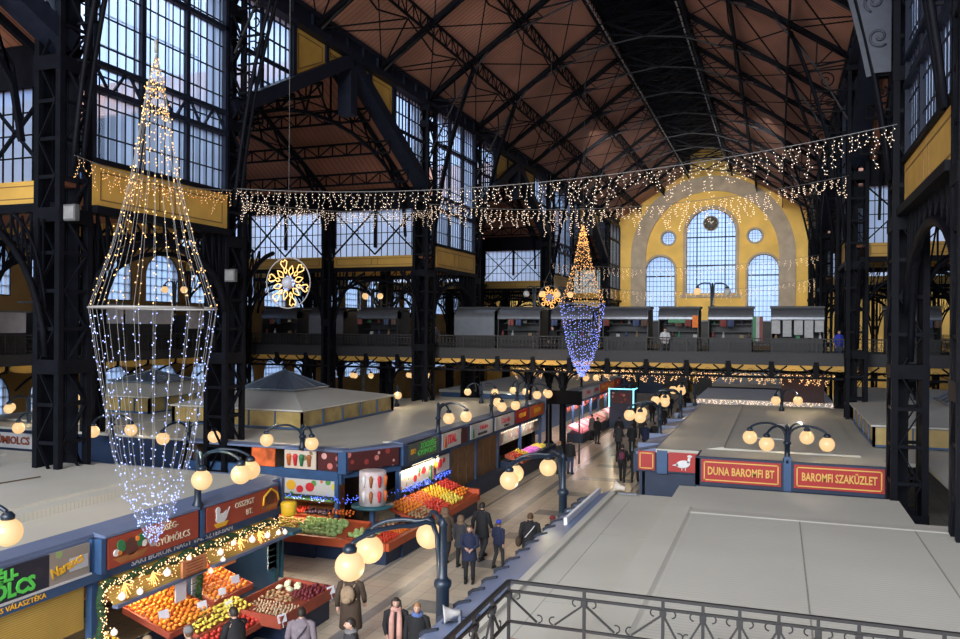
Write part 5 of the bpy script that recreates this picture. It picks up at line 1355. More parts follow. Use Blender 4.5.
cupola(-32.0, -27.6, 30.5, 36.0, 3.34, -29.8, 33.2, 5.2, 'roof_cupola', 'glazed cupola on the left aisle stall behind the light strings', PANE_Y)
S3b = thing('side_stall', 'stall block against the left border in front of the lattice column', 'market stall', (-27.5, 12.0, 0))
mb = MB(); mb.box(-34.0, -22.4, 5.0, 20.4, 3.1, 3.24); mb.box(-33.0, -23.5, 6.0, 19.6, 3.24, 3.3); mb.build('roof', BEIGE, S3b, True)
mb = MB(); mb.box(-34, -22.5, 20.3, 20.5, 0, 3.1); mb.box(-22.6, -22.4, 5, 20.4, 0, 3.1); mb.build('wall_board', BLUE_D, S3b, True)

# ---- further left stalls beyond the bridge
S4 = thing('meat_stall', 'far stall row beyond the bridge with pink lit meat counters and red signs', 'market stall', (-16.5, 62.0, 0))
mb = MB(); mb.box(-21.5, -13.2, 50.8, 76.0, 3.1, 3.27); mb.build('roof', BEIGE, S4, True)
mb = MB(); mb.prism([(-13.22, 3.32), (-12.75, 3.27), (-12.75, 3.2), (-13.22, 3.2)], 50.8, 76, 'XZ'); mb.build('fascia', BLUE_L, S4, True)
mb = MB(); mb.box(-21.4, -15.5, 50.9, 51.1, 0, 3.1); mb.box(-16.0, -15.8, 51, 76, 0, 3.1)
y = 50.9
while y < 76: mb.box(-12.98, -12.84, y - 0.06, y + 0.06, 0, 3.2); y += 2.75
mb.box(-13.0, -12.82, 50.8, 76, 2.32, 2.5); mb.build('frame', MATS['blue_painted_steel'], S4, True)
for i, y in enumerate((53.6, 56.4, 59.2, 62.0, 64.8, 67.8)):
    m_ = GREYSIGN if i < 3 else (ORANGE_S if i < 5 else RED_B)
    sboard(S4, 'YZ', -12.84, y + 0.1, y + 2.6, 2.5, 3.2, m_, 'white board' if i < 3 else 'orange red board')
    add_text_px(S4, ('HÚS', 'SONKA', 'BAROMFI', 'HENTES', 'KOLBÁSZ', 'HÚS')[i], 0.36, y + 1.35, 2.85, -12.77, RED_L if i < 3 else GOLD)
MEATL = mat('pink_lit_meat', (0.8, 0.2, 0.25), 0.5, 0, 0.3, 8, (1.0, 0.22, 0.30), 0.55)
for i, y in enumerate((52.0, 54.8, 57.6, 60.4, 63.2, 66.0)):
    t = thing('meat_counter', '', 'display counter', (-12.4, y + 1.2, 0)); t['label'] = 'glass fronted counter of pink lit meat beyond the bridge'; t['group'] = 'pink lit meat counters'
    mb = MB(); mb.box(-0.5, 0.55, -1.25, 1.25, 0, 0.6); mb.build('base', BLUE_D, t)
    mb = MB(); mb.prism([(-0.45, 0.95), (0.5, 0.62), (0.5, 0.72), (-0.45, 1.1)], -1.2, 1.2, 'XZ')
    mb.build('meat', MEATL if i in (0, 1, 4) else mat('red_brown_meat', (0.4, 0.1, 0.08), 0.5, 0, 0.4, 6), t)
    mb = MB(); mb.tube([(0.53, -1.2, 0.6), (0.5, -1.2, 1.0), (0.1, -1.2, 1.3)], 0.02, 4); mb.tube([(0.53, 1.2, 0.6), (0.5, 1.2, 1.0), (0.1, 1.2, 1.3)], 0.02, 4); mb.bar((0.1, -1.2, 1.3), (0.1, 1.2, 1.3), 0.04); mb.build('glass_frame', GREY, t)
area_light('stall_tube_light', (-12.7, 56.5, 2.25), (0, math.radians(25), 0), 0.15, 9, 260, (1.0, 0.75, 0.68))
area_light('stall_tube_light', (-12.7, 68, 2.25), (0, math.radians(25), 0), 0.15, 9, 200, (1.0, 0.85, 0.7))
mb = MB(); mb.box(-20.2, -20.0, 51, 76, 0, 3.0); mb.build('inner_wall', SOIL, S4, True)
# hanging sausages and hams in the meat stalls
HAM = mat('dark_red_sausage', (0.28, 0.055, 0.035), 0.5, 0, 0.3, 6)
sm = None; n_s = 0
for (ya, yb, dz) in ((38.3, 45.2, 0), (53.5, 73.0, 0)):
    y = ya
    while y < yb:
        for x in (-13.25, -13.7):
            if sm is None:
                mb = MB(); mb.tube([(0, 0, 0), (0.02, 0.03, -0.12), (0.03, 0, -0.3), (0, -0.02, -0.42)], [0.015, 0.05, 0.055, 0.02], 6); sm = mb.build('sausage', HAM); o = sm
                tag(o, 'dark red sausage hanging in the open front of the meat stalls', 'sausage', 'sausages hanging in the meat stalls')
            else: o = sm.copy(); COL.objects.link(o)
            o.location = (x, y, 2.2 + 0.0); o.rotation_euler = (0, 0, (n_s * 1.3) % 6.28); o.scale = (1, 1, 0.8 + 0.5 * ((n_s * 7) % 5) / 5); n_s += 1
        y += 0.26 if yb < 50 else 0.5
# black board on the pillar under the bridge
t = thing('hanging_board', 'black hanging board in front of the pillar at the end of the long stall row', 'sign', (-11.1, 44.0, 0))
mb = MB(); mb.box(-1.0, 1.0, -0.12, 0.12, 3.25, 4.0); mb.build('board', mat('matt_black_board', (0.003, 0.003, 0.004), 0.9, spec=0.1), t)
mb = MB(); mb.box(-0.9, -0.84, -0.05, 0.05, 0, 3.3); mb.box(0.84, 0.9, -0.05, 0.05, 0, 3.3); mb.build('post', BLACK, t)
# neon edged kiosk far down the walkway
t = thing('neon_stand', 'stand with a cyan neon frame far down the walkway behind the crowd', 'stand', (-10.9, 60.5, 0))
mb = MB(); mb.box(-0.9, 0.9, 0, 1.4, 0, 2.9); mb.build('body', BLUE_D, t)
mb = MB(); NEON = mat('lit_cyan_neon', (0.5, 0.9, 1), 0.4, 0, 0.01, 1, (0.25, 0.85, 1.0), 1.6)
mb.box(-0.95, -0.85, -0.04, 0, 1.6, 3.0); mb.box(0.85, 0.95, -0.04, 0, 1.6, 3.0); mb.box(-0.95, 0.95, -0.04, 0, 2.92, 3.0); mb.box(0.94, 0.98, 0.0, 1.4, 2.92, 3.0); mb.build('neon_tube', NEON, t)
mb = MB(); mb.box(-0.7, 0.7, -0.03, 0, 1.9, 2.7); mb.build('poster', MEAT, t)

# ---- near right stall roof with blue eaves and fins
R1 = thing('corner_stall', 'broad cream stall roof with blue eaves in the right foreground', 'market stall', (0.0, 12.0, 0))
mb = MB(); mb.box(-4.0, 2.7, 2.0, 20.9, 3.14, 3.26); mb.box(2.7, 9.0, 2.0, 19.2, 3.14, 3.26); mb.box(-4.0, -3.85, 2.0, 20.9, 3.26, 3.33)
mb.box(-2.35, 2.7, 2.0, 21.4, 3.26, 3.47); mb.box(2.7, 9.0, 2.0, 19.0, 3.26, 3.47); mb.box(-2.0, 2.6, 20.9, 22.2, 3.2, 3.34)
mb.prism([(-2.35, 3.47), (-1.82, 3.515), (-1.76, 3.47)], 2.0, 18.8, 'XZ')
mb.prism([(18.3, 3.47), (18.36, 3.49), (18.8, 3.47)], -1.8, 9.0, 'YZ')
mb.build('roof', BEIGE, R1, True)
mb = MB(); mb.box(-1.70, 9.0, 2.0, 18.3, 3.45, 3.475); mb.build('ribbed_panel', BEIGE_R, R1, True)
mb = MB()
for x in (0.45, 2.6, 4.8): mb.box(x - 0.012, x + 0.012, 2.0, 18.3, 3.474, 3.480)
mb.box(-3.4, -3.39, 8, 20.0, 3.26, 3.263); mb.box(-3.4, -2.36, 12.2, 12.21, 3.26, 3.263); mb.box(-3.4, -2.36, 16.6, 16.61, 3.26, 3.263)
mb.build('seam', mat('seam_line_grey', (0.25, 0.24, 0.20), 0.7), R1, True)  # thin darker grey lines at the roof sheet joints
mb = MB(); mb.prism([(-4.02, 3.30), (-4.02, 3.14), (-4.78, 2.95), (-4.78, 3.05)], 4.0, 20.9, 'XZ')
mb.prism([(-4.74, 3.0), (-4.78, 2.55), (-4.74, 2.55)], 4.0, 20.9, 'XZ'); mb.build('blue_eave', BLUE_L, R1, True)
y = 6.2
while y < 20.8:
    mb = MB(); mb.prism([(-4.86, 2.94), (-4.87, 3.05), (-4.80, 3.10), (-4.58, 3.15), (-4.58, 3.10), (-4.76, 3.05)], y, y + 0.055, 'XZ'); mb.build('eave_fin', mat('dark_navy_fin', (0.004, 0.008, 0.02), 0.6), R1, True); y += 0.66
mb = MB(); mb.box(-4.35, -4.28, 17.3, 20.9, 3.2, 3.36); mb.build('edge_strip', WHITE, R1, True)
mb = MB(); mb.box(-4.6, -4.5, 4.0, 20.8, 0, 2.9); mb.box(-4.6, 2.6, 20.7, 20.85, 0, 3.1); mb.box(2.5, 2.6, 19.1, 20.8, 0, 3.1); mb.box(2.6, 8.9, 19.05, 19.15, 0, 3.1); mb.build('wall_board', BLUE_D, R1, True)
mb = MB(); mb.tube([(-4.0, 11.0, 3.36), (-4.6, 11.05, 3.15)], 0.02, 4); mb.build('stay_rod', BLUE_D, R1, True)

# ---- poultry stall
R2 = thing('poultry_stall', 'right stall with the red and gold poultry signs and a goose board', 'market stall', (0, 37, 0))
mb = MB(); mb.box(-4.0, 14.0, 29.0, 47.4, 3.14, 3.27); mb.box(-2.4, 3.2, 27.4, 29.1, 3.2, 3.34)
mb.prism([(-2.35, 3.27), (-1.75, 3.38), (-1.75, 3.27)], 29.6, 47.0, 'XZ'); mb.box(-1.75, 2.6, 29.6, 47.0, 3.27, 3.33); mb.box(4.4, 14, 22.6, 29.0, 3.14, 3.27)
for (x, y) in ((-0.3, 33.0), (-0.2, 38.0)): mb.box(x - 0.5, x + 0.5, y - 0.25, y + 0.25, 3.33, 3.36)
mb.build('roof', BEIGE, R2, True)
mb = MB(); mb.prism([(-4.0, 3.30), (-4.0, 3.14), (-4.75, 3.04), (-4.75, 3.12)], 29.0, 47.4, 'XZ'); y = 30
while y < 47: mb.box(-4.78, -4.0, y, y + 0.05, 3.08, 3.32); y += 2.8
mb.build('blue_eave', BLUE_L, R2, True)
mb = MB(); mb.box(-4.75, -2.45, 29.02, 29.2, 2.45, 3.24); mb.box(-4.78, -4.70, 29.0, 47.4, 2.4, 3.12); mb.box(-2.5, 3.25, 27.3, 27.45, 2.42, 3.34); mb.box(-2.5, -2.35, 27.3, 29.1, 2.42, 3.3); mb.box(3.12, 3.25, 27.3, 29.1, 2.42, 3.3)
mb.box(-4.4, 3.2, 29.2, 29.4, 0, 2.5); mb.box(-4.6, -4.5, 29.2, 47.3, 0, 2.5); mb.box(-2.3, 3.1, 27.5, 27.6, 1.8, 2.45)
mb.build('fascia', BLUE_D, R2, True)
mb = MB(); mb.box(-3.95, -3.6, 28.93, 29.0, 2.42, 3.22); mb.box(0.2, 0.42, 27.24, 27.3, 2.42, 3.5); mb.build('pilaster', BLUE, R2, True)
sboard(R2, 'XZ', 28.98, -4.6, -4.02, 2.52, 3.18, RED_B, 'small red panel with a gold border', -1); sboard(R2, 'XZ', 28.98, -3.55, -2.55, 2.52, 3.18, RED_B, 'red board with a white goose', -1)
sboard(R2, 'XZ', 27.28, -2.3, 0.12, 2.55, 3.28, RED_B, 'red board with gold letters', -1); sboard(R2, 'XZ', 27.28, 0.5, 3.05, 2.55, 3.28, RED_B, 'red board with gold letters', -1)
def border(x0, x1, z0, z1, y, w_=0.035):
    mb = MB(); mb.box(x0, x1, y - 0.02, y, z0, z0 + w_); mb.box(x0, x1, y - 0.02, y, z1 - w_, z1); mb.box(x0, x0 + w_, y - 0.02, y, z0, z1); mb.box(x1 - w_, x1, y - 0.02, y, z0, z1)
    mb.build('gold_border', GOLD, R2, True)
border(-4.55, -4.07, 2.57, 3.13, 28.92); border(-2.22, 0.05, 2.61, 3.22, 27.22); border(0.57, 2.98, 2.61, 3.22, 27.22)
add_text_ny(R2, 'DUNA BAROMFI BT', 0.35, -1.09, 2.91, 27.20, GOLD, sx_=0.66, bold=0.008); add_text_ny(R2, 'BAROMFI SZAKÜZLET', 0.35, 1.78, 2.91, 27.20, GOLD, sx_=0.62, bold=0.008)
mb = MB(); mb.prism(oval(-3.05, 2.80, 0.24, 0.13, rot=0.15), 28.88, 28.92, 'XZ'); mb.prism([(-2.92, 2.85), (-2.82, 2.85), (-2.80, 3.05), (-2.88, 3.06)], 28.88, 28.92, 'XZ'); mb.prism(oval(-2.83, 3.08, 0.08, 0.045), 28.88, 28.92, 'XZ')
mb.prism([(-3.25, 2.82), (-3.42, 2.74), (-3.2, 2.72)], 28.88, 28.92, 'XZ'); mb.box(-3.1, -3.08, 28.88, 28.9, 2.58, 2.7); mb.box(-2.98, -2.96, 28.88, 28.9, 2.58, 2.7); mb.build('goose_emblem', WHITE, R2, True)
PANE_O = mat('ochre_cupola_board', (0.42, 0.30, 0.10), 0.4, 0, 0.15, 2)
cupola(3.25, 9.5, 32.3, 41.5, 3.3, 7.6, 37.0, 5.6, 'roof_cupola', 'cupola with ochre sides on the poultry stall roof, beside the right iron columns', PANE_O)
# stalls beyond the bridge on the right
t = thing('dark_stall', 'dark blue stall with a white fringe of lights, under the bridge on the right', 'market stall', (-2.0, 52.0, 0))
mb = MB(); mb.box(-4.6, 2.6, 51.0, 62, 0, 3.0); mb.build('body', BLUE_D, t, True)
mb = MB(); mb.box(-4.8, 3.1, 50.8, 51.0, 2.9, 3.3); mb.box(-4.8, 3.1, 50.9, 62, 3.0, 3.15); mb.build('fascia', GREYSIGN, t, True)
mb = MB(); mb.box(4.4, 14, 51.2, 67, 0, 3.2); tag(mb.build('cream_stall', BEIGE), 'plain cream stall wall beyond the bridge behind the right column', 'market stall')
mb = MB(); mb.box(0.2, 2.5, 50.25, 50.6, 3.3, 4.98); tag(mb.build('brown_board', mat('dark_maroon_board', (0.05, 0.015, 0.015), 0.6)), 'dark maroon board hanging under the bridge near the right column', 'board')
t = thing('far_stall', 'far stall row beyond the bridge along the right of the walkway', 'market stall', (-1, 75, 0))
mb = MB(); mb.box(-4.6, 2.6, 66, 92, 0, 3.0); mb.build('body', BLUE_D, t, True); mb = MB(); mb.box(-4.8, 2.6, 65.8, 92, 3.0, 3.2); mb.build('roof', BEIGE, t, True)
# yellow and black barrier foot between the right stalls
t = thing('floor_barrier', 'yellow and black barrier on the floor between the two right stalls', 'barrier', (-3.3, 28.2, 0))
mb = MB(); mb.box(-0.9, 0.3, -0.15, 0.15, 0.0, 0.35); mb.build('block', mat('yellow_barrier_paint', (0.75, 0.62, 0.03), 0.5), t); mb = MB(); mb.box(-1.15, -0.9, -0.17, 0.17, 0, 0.5); mb.box(-0.35, -0.1, -0.17, 0.17, 0, 0.37); mb.build('stripe', BLACK, t)
# ------------------------------------------------------------------ produce: one object for every fruit and vegetable
FR = {}
def fruit_proto(kind):
    mb = MB()
    if kind == 'orange':
        mb.lathe((0, 0, 0), [(0.004, -0.042), (0.025, -0.038), (0.042, -0.018), (0.045, 0.0), (0.041, 0.02), (0.024, 0.037), (0.006, 0.039)], 9); m = mat('orange_peel', (0.90, 0.27, 0.02), 0.45, 0, 0.15, 14, bump=0.1)
    elif kind == 'apple':
        mb.lathe((0, 0, 0), [(0.008, -0.034), (0.025, -0.036), (0.042, -0.012), (0.044, 0.01), (0.032, 0.034), (0.012, 0.034), (0.004, 0.026)], 9); mb.bar((0, 0, 0.026), (0.006, 0, 0.05), 0.005); m = mat('red_apple_skin', (0.62, 0.045, 0.03), 0.35, 0, 0.3, 12)
    elif kind == 'tomato':
        mb.lathe((0, 0, 0), [(0.006, -0.03), (0.03, -0.026), (0.043, 0.0), (0.034, 0.024), (0.01, 0.026)], 9); mb.lathe((0, 0, 0.022), [(0.015, 0), (0.004, 0.01)], 5); m = mat('tomato_skin', (0.72, 0.05, 0.02), 0.3, 0, 0.12, 12)
    elif kind == 'lemon':
        mb.lathe((0, 0, 0), [(0.004, -0.055), (0.012, -0.048), (0.03, -0.03), (0.036, 0), (0.03, 0.03), (0.012, 0.048), (0.004, 0.056)], 9); m = mat('lemon_peel', (0.85, 0.62, 0.04), 0.45, 0, 0.12, 12)
    elif kind == 'pepper':
        mb.lathe((0, 0, 0), [(0.006, -0.08), (0.02, -0.06), (0.032, -0.01), (0.036, 0.035), (0.022, 0.05), (0.006, 0.045)], 8); mb.bar((0, 0, 0.045), (0.01, 0, 0.075), 0.01); m = mat('yellow_pepper_skin', (0.78, 0.66, 0.10), 0.3, 0, 0.15, 10)
    elif kind == 'cabbage':
        mb.ball((0, 0, 0), 0.095, 10, 7, (1, 1, 0.85)); mb.ball((0.03, 0.02, 0.012), 0.085, 8, 6, (1, 0.9, 0.8)); mb.ball((-0.03, -0.03, 0.008), 0.086, 8, 6, (0.9, 1, 0.8)); m = mat('pale_green_cabbage_leaf', (0.40, 0.58, 0.20), 0.6, 0, 0.3, 14)
    elif kind == 'cauliflower':
        for k in range(7): a = k * 0.9; mb.ball((0.045 * math.cos(a) * (k > 0), 0.045 * math.sin(a) * (k > 0), 0.02 + 0.02 * (k == 0)), 0.045, 7, 5)
        mb.lathe((0, 0, -0.05), [(0.03, 0), (0.09, 0.05), (0.1, 0.08)], 8); m = mat('pale_cauliflower', (0.70, 0.72, 0.48), 0.7, 0, 0.15, 14)
    elif kind == 'potato':
        mb.ball((0, 0, 0), 0.05, 8, 6, (1.3, 0.9, 0.75)); mb.ball((0.02, 0.01, 0.008), 0.042, 7, 5, (1.1, 1, 0.8)); m = mat('brown_potato_skin', (0.38, 0.24, 0.12), 0.8, 0, 0.25, 12)
    elif kind == 'beetroot':
        mb.lathe((0, 0, 0), [(0.003, -0.075), (0.01, -0.05), (0.04, -0.02), (0.045, 0.01), (0.025, 0.035), (0.01, 0.06)], 8); m = mat('dark_red_beet', (0.16, 0.02, 0.03), 0.6, 0, 0.25, 10)
    elif kind == 'walnut':
        mb.ball((0, 0, 0), 0.03, 7, 5, (1, 0.85, 0.9)); mb.ball((0, 0, 0.004), 0.0305, 7, 5, (0.15, 0.9, 0.95)); m = mat('pale_walnut_shell', (0.55, 0.42, 0.26), 0.8, 0, 0.2, 20)
    elif kind == 'leek':
        mb.tube([(0, -0.2, 0), (0, 0.02, 0), (0, 0.1, 0.01), (0.03, 0.24, 0.02)], [0.018, 0.018, 0.022, 0.03], 6); mb.tube([(0, 0.08, 0.01), (-0.04, 0.24, 0.02)], [0.016, 0.02], 5); m = mat('leek_green', (0.30, 0.42, 0.16), 0.6, 0, 0.4, 10)
    elif kind == 'mandarin':
        mb.lathe((0, 0, 0), [(0.004, -0.026), (0.025, -0.022), (0.036, 0.0), (0.025, 0.021), (0.005, 0.022)], 8); m = mat('mandarin_peel', (0.92, 0.20, 0.015), 0.4, 0, 0.12, 14)
    elif kind == 'aubergine':
        mb.lathe((0, 0, 0), [(0.01, -0.1), (0.04, -0.07), (0.045, -0.02), (0.025, 0.05), (0.01, 0.07)], 8); m = mat('dark_aubergine_skin', (0.03, 0.01, 0.035), 0.3, 0, 0.1, 5)
    o = mb.build(kind, m); return o
NF = {}
def pile(kind, label, group, x0, x1, y0, y1, z0, z1, sp, axis='x', zj=0.0, lay=False, limit=300, sc=1.0):
    """rows of fruit on a slope that runs from z0 (at the first end of axis) to z1"""
    nx = max(1, int(abs(x1 - x0) / sp)); ny = max(1, int(abs(y1 - y0) / sp)); rnd = random.Random(hash((round(x0, 1), round(y0, 1), len(kind))) & 0xffff if False else int(abs(x0 * 31 + y0 * 17) * 10))
    for i in range(nx):
        for j in range(ny):
            if NF.get(kind, 0) >= limit: return
            u = (i + 0.5) / nx; v = (j + 0.5) / ny
            t_ = u if axis == 'x' else v
            x = x0 + (x1 - x0) * (u + (0.25 / nx if j % 2 else -0.1 / nx)); y = y0 + (y1 - y0) * v
            z = z0 + (z1 - z0) * t_ + rnd.uniform(0, zj) + 0.04 * sc
            if kind not in FR:
                FR[kind] = o = fruit_proto(kind); first = True
            else:
                o = FR[kind].copy(); COL.objects.link(o)
            tag(o, label, kind, group)
            o.location = (x + rnd.uniform(-0.01, 0.01), y + rnd.uniform(-0.01, 0.01), z)
            s_ = sc * rnd.uniform(0.9, 1.1); o.scale = (s_, s_, s_)
            o.rotation_euler = (1.4 + rnd.uniform(-0.3, 0.3), rnd.uniform(-0.3, 0.3), rnd.uniform(0, 6.28)) if lay else (rnd.uniform(-0.5, 0.5), rnd.uniform(-0.5, 0.5), rnd.uniform(0, 6.28))
            NF[kind] = NF.get(kind, 0) + 1
CR = [0]
def crate(label, x0, x1, y0, y1, z0, z1, axis, m, edge=0.07, group=None):
    """sloping display tray: base follows the slope, with a raised rim"""
    xm, ym = (x0 + x1) / 2, (y0 + y1) / 2
    t = thing('display_crate', label, 'crate', (xm, ym, min(z0, z1) - 0.1), 0, group)
    za = lambda x, y: z0 + (z1 - z0) * ((x - x0) / (x1 - x0) if axis == 'x' else (y - y0) / (y1 - y0))
    P = [(x0, y0), (x1, y0), (x1, y1), (x0, y1)]
    mb = MB(); mb.add([(a, b, za(a, b) - 0.03) for a, b in P] + [(a, b, za(a, b) - 0.08) for a, b in P], [(0, 1, 2, 3), (7, 6, 5, 4), (0, 4, 5, 1), (1, 5, 6, 2), (2, 6, 7, 3), (3, 7, 4, 0)]); mb.build('tray', m, t, True)
    mb = MB()
    for k in range(4):
        a, b = P[k], P[(k + 1) % 4]; mb.bar((a[0], a[1], za(*a) + edge / 2 - 0.05), (b[0], b[1], za(*b) + edge / 2 - 0.05), 0.03, edge + 0.06)
    mb.build('rim', m, t, True)
    return t
ORB = MATS['orange_red_edge_board']
# near stall
crate('sloping crate of oranges under the red fruit shop sign', -13.25, -12.0, 13.9, 15.45, 1.35, 0.95, 'x', REDWOOD)
pile('orange', 'orange heaped in the sloping crates of the near fruit stall', 'oranges on the near fruit stall', -13.2, -12.05, 13.95, 15.4, 1.36, 0.96, 0.105, zj=0.03)
crate('sloping crate of oranges under the duck sign', -13.5, -12.3, 15.75, 17.2, 1.40, 1.0, 'x', REDWOOD)
pile('orange', 'orange heaped in the sloping crates of the near fruit stall', 'oranges on the near fruit stall', -13.45, -12.35, 15.8, 17.15, 1.41, 1.01, 0.12, zj=0.03)
crate('tray of yellow peppers in front of the oranges', -12.25, -11.65, 14.4, 16.4, 0.95, 0.78, 'x', REDWOOD)
pile('pepper', 'pale yellow pepper lying in the tray before the oranges', 'yellow peppers on the near stall', -12.2, -11.7, 14.45, 16.35, 0.97, 0.80, 0.105, lay=True, zj=0.03)
crate('tray of red apples at the walkway edge of the near stall', -11.62, -11.15, 13.6, 16.2, 0.76, 0.62, 'x', REDWOOD)
pile('apple', 'red apple in the tray at the walkway edge of the near stall', 'red apples on the near stall', -11.58, -11.2, 13.65, 16.15, 0.77, 0.63, 0.10, zj=0.02)
crate('small crate of lemons left of the oranges', -13.0, -12.1, 12.0, 13.1, 1.15, 0.9, 'x', REDWOOD)
pile('lemon', 'yellow lemon in the small crate left of the oranges', 'lemons on the near stall', -12.95, -12.15, 12.05, 13.05, 1.17, 0.92, 0.10, lay=True, zj=0.03)
crate('crate of lemons under the green lettered sign', -13.0, -12.1, 10.6, 11.7, 1.15, 0.95, 'x', REDWOOD)
pile('lemon', 'yellow lemon in the crate under the green lettered sign', 'lemons under the green sign', -12.95, -12.15, 10.65, 11.65, 1.17, 0.97, 0.11, lay=True, zj=0.04)
crate('shelf crate of mandarins inside the near fruit stall', -14.4, -13.7, 14.5, 18.4, 1.35, 1.2, 'x', SHELFW)
pile('mandarin', 'mandarin on the inner shelf of the near fruit stall', 'mandarins inside the near stall', -14.35, -13.75, 14.6, 18.3, 1.36, 1.21, 0.14, zj=0.02)
crate('red brown crate of nuts, cauliflowers and beets at the near fruit stall corner', -12.05, -10.6, 15.9, 18.3, 0.72, 0.66, 'x', REDWOOD, 0.22)
pile('walnut', 'pale walnut in the red brown corner crate', 'walnuts in the corner crate', -12.0, -10.7, 15.95, 17.0, 0.70, 0.66, 0.085, zj=0.05)
pile('potato', 'brown potato in the red brown corner crate', 'potatoes in the corner crate', -12.0, -11.2, 17.05, 17.6, 0.73, 0.70, 0.13, zj=0.05)
pile('cauliflower', 'cauliflower at the back of the red brown corner crate', 'cauliflowers in the corner crate', -12.0, -11.4, 17.65, 18.25, 0.80, 0.76, 0.2)
pile('beetroot', 'dark red beetroot heaped at the far corner of the red brown crate', 'beetroots in the corner crate', -11.3, -10.7, 17.3, 18.25, 0.74, 0.72, 0.1, zj=0.12)
for i, (x, y, z, s_) in enumerate(((-12.2, 15.2, 1.05, 1), (-12.4, 14.2, 1.15, 1), (-12.5, 16.8, 1.15, 1), (-12.35, 16.1, 1.1, 0.8), (-11.35, 15.1, 0.72, 0.9), (-12.0, 15.9, 0.9, 0.8), (-10.58, 15.95, 0.72, 1), (-10.57, 18.1, 0.72, 1), (-12.35, 10.9, 1.1, 1))):
    mb = MB(); mb.box(-0.005, 0.005, -0.12, 0.12, 0, 0.19); mb.bar((0, 0, -0.12), (0, 0, 0), 0.01)
    if i == 0: pc = mb.build('price_card', PAPER); o = pc
    else: o = pc.copy(); COL.objects.link(o)
    o.location = (x, y, z); o.rotation_euler = (0, -0.25, -0.3); o.scale = (s_,) * 3
    tag(o, 'white price card stuck among the goods of the near fruit stall', 'price card', 'price cards of the near stall')
mb = MB(); mb.box(-12.47, -12.45, 14.6, 14.95, 1.35, 1.78); tag(mb.build('notice_sheet', PAPER), 'white notice sheet hanging in front of the oranges', 'notice')
# middle stall, cross aisle face
LBL = 'long stall block'
crate('tray of cabbages and peppers on the cross aisle side of the long stall', -19.5, -12.6, 22.95, 24.1, 0.68, 1.0, 'y', ORB, 0.06)
pile('cauliflower', 'cauliflower on the cross aisle side of the long stall', 'cauliflowers facing the cross aisle', -17.2, -16.4, 23.0, 23.9, 0.68, 0.95, 0.2, 'y')
pile('pepper', 'pale yellow pepper on the cross aisle side of the long stall', 'yellow peppers facing the cross aisle', -16.35, -15.0, 23.0, 23.8, 0.68, 0.92, 0.115, 'y', lay=True, zj=0.05, sc=1.2)
pile('cabbage', 'pale green cabbage on the cross aisle side of the long stall', 'cabbages facing the cross aisle', -14.95, -13.3, 23.0, 24.0, 0.70, 0.98, 0.2, 'y')
pile('leek', 'leek laid on the cross aisle side of the long stall', 'leeks facing the cross aisle', -18.6, -17.25, 23.1, 23.9, 0.68, 0.95, 0.12, 'y')
pile('tomato', 'red tomato on the cross aisle shelf of the long stall', 'tomatoes on the cross aisle shelf', -17.0, -15.3, 24.2, 24.75, 1.03, 1.1, 0.10, 'y', zj=0.05)
pile('aubergine', 'dark aubergine on the cross aisle shelf of the long stall', 'aubergines on the cross aisle shelf', -15.25, -14.3, 24.2, 24.7, 1.03, 1.08, 0.12, 'y', lay=True, zj=0.05)
pile('mandarin', 'mandarin on the upper cross aisle shelf of the long stall', 'mandarins facing the cross aisle', -14.2, -13.3, 24.0, 24.4, 1.1, 1.2, 0.12, 'y', zj=0.05, sc=1.2)
crate('tray of mixed fruit at the rounded corner of the long stall', -12.95, -11.5, 23.0, 25.3, 0.72, 0.68, 'x', ORB, 0.06)
pile('potato', 'brown potato at the corner of the long stall', 'potatoes at the long stall corner', -12.9, -12.1, 24.2, 25.3, 0.85, 0.75, 0.14, zj=0.08)
pile('tomato', 'red tomato at the corner of the long stall', 'tomatoes at the long stall corner', -12.05, -11.5, 23.0, 24.0, 0.74, 0.7, 0.10, zj=0.05)
pile('mandarin', 'mandarin at the corner of the long stall', 'mandarins at the long stall corner', -12.0, -11.5, 24.1, 25.2, 0.74, 0.7, 0.09, zj=0.04)
pile('cabbage', 'pale green cabbage at the corner of the long stall', 'cabbages at the long stall corner', -12.9, -12.1, 23.0, 24.1, 0.78, 0.74, 0.2)
# walkway side
crate('sloping tray of mixed fruit along the walkway side of the long stall', -12.75, -11.4, 25.5, 30.9, 1.25, 0.75, 'x', ORB, 0.06)
for (k, y0, y1, a, b, g, s_) in (('orange', 25.6, 26.9, -12.7, -12.0, 'oranges on the walkway side', 1.25), ('potato', 25.6, 26.9, -12.0, -11.45, 'potatoes on the walkway side', 1.1), ('mandarin', 27.0, 28.2, -12.7, -12.1, 'mandarins on the walkway side', 1.4), ('apple', 27.0, 28.3, -12.1, -11.45, 'apples on the walkway side', 1.15),
                             ('lemon', 28.3, 29.6, -12.7, -12.0, 'lemons on the walkway side', 1.25), ('pepper', 28.4, 29.5, -12.0, -11.45, 'yellow peppers on the walkway side', 1.3), ('orange', 29.7, 30.8, -12.0, -11.45, 'oranges at the far end of the walkway side', 1.2), ('apple', 29.7, 30.8, -12.7, -12.05, 'apples at the far end of the walkway side', 1.2)):
    za = 1.25 - 0.5 * (a + 12.75) / 1.35; zb = 1.25 - 0.5 * (b + 12.75) / 1.35
    pile(k, '%s, among the %s of the long stall' % (k, g), g, a, b, y0, y1, za, zb, 0.125, zj=0.05, sc=s_)
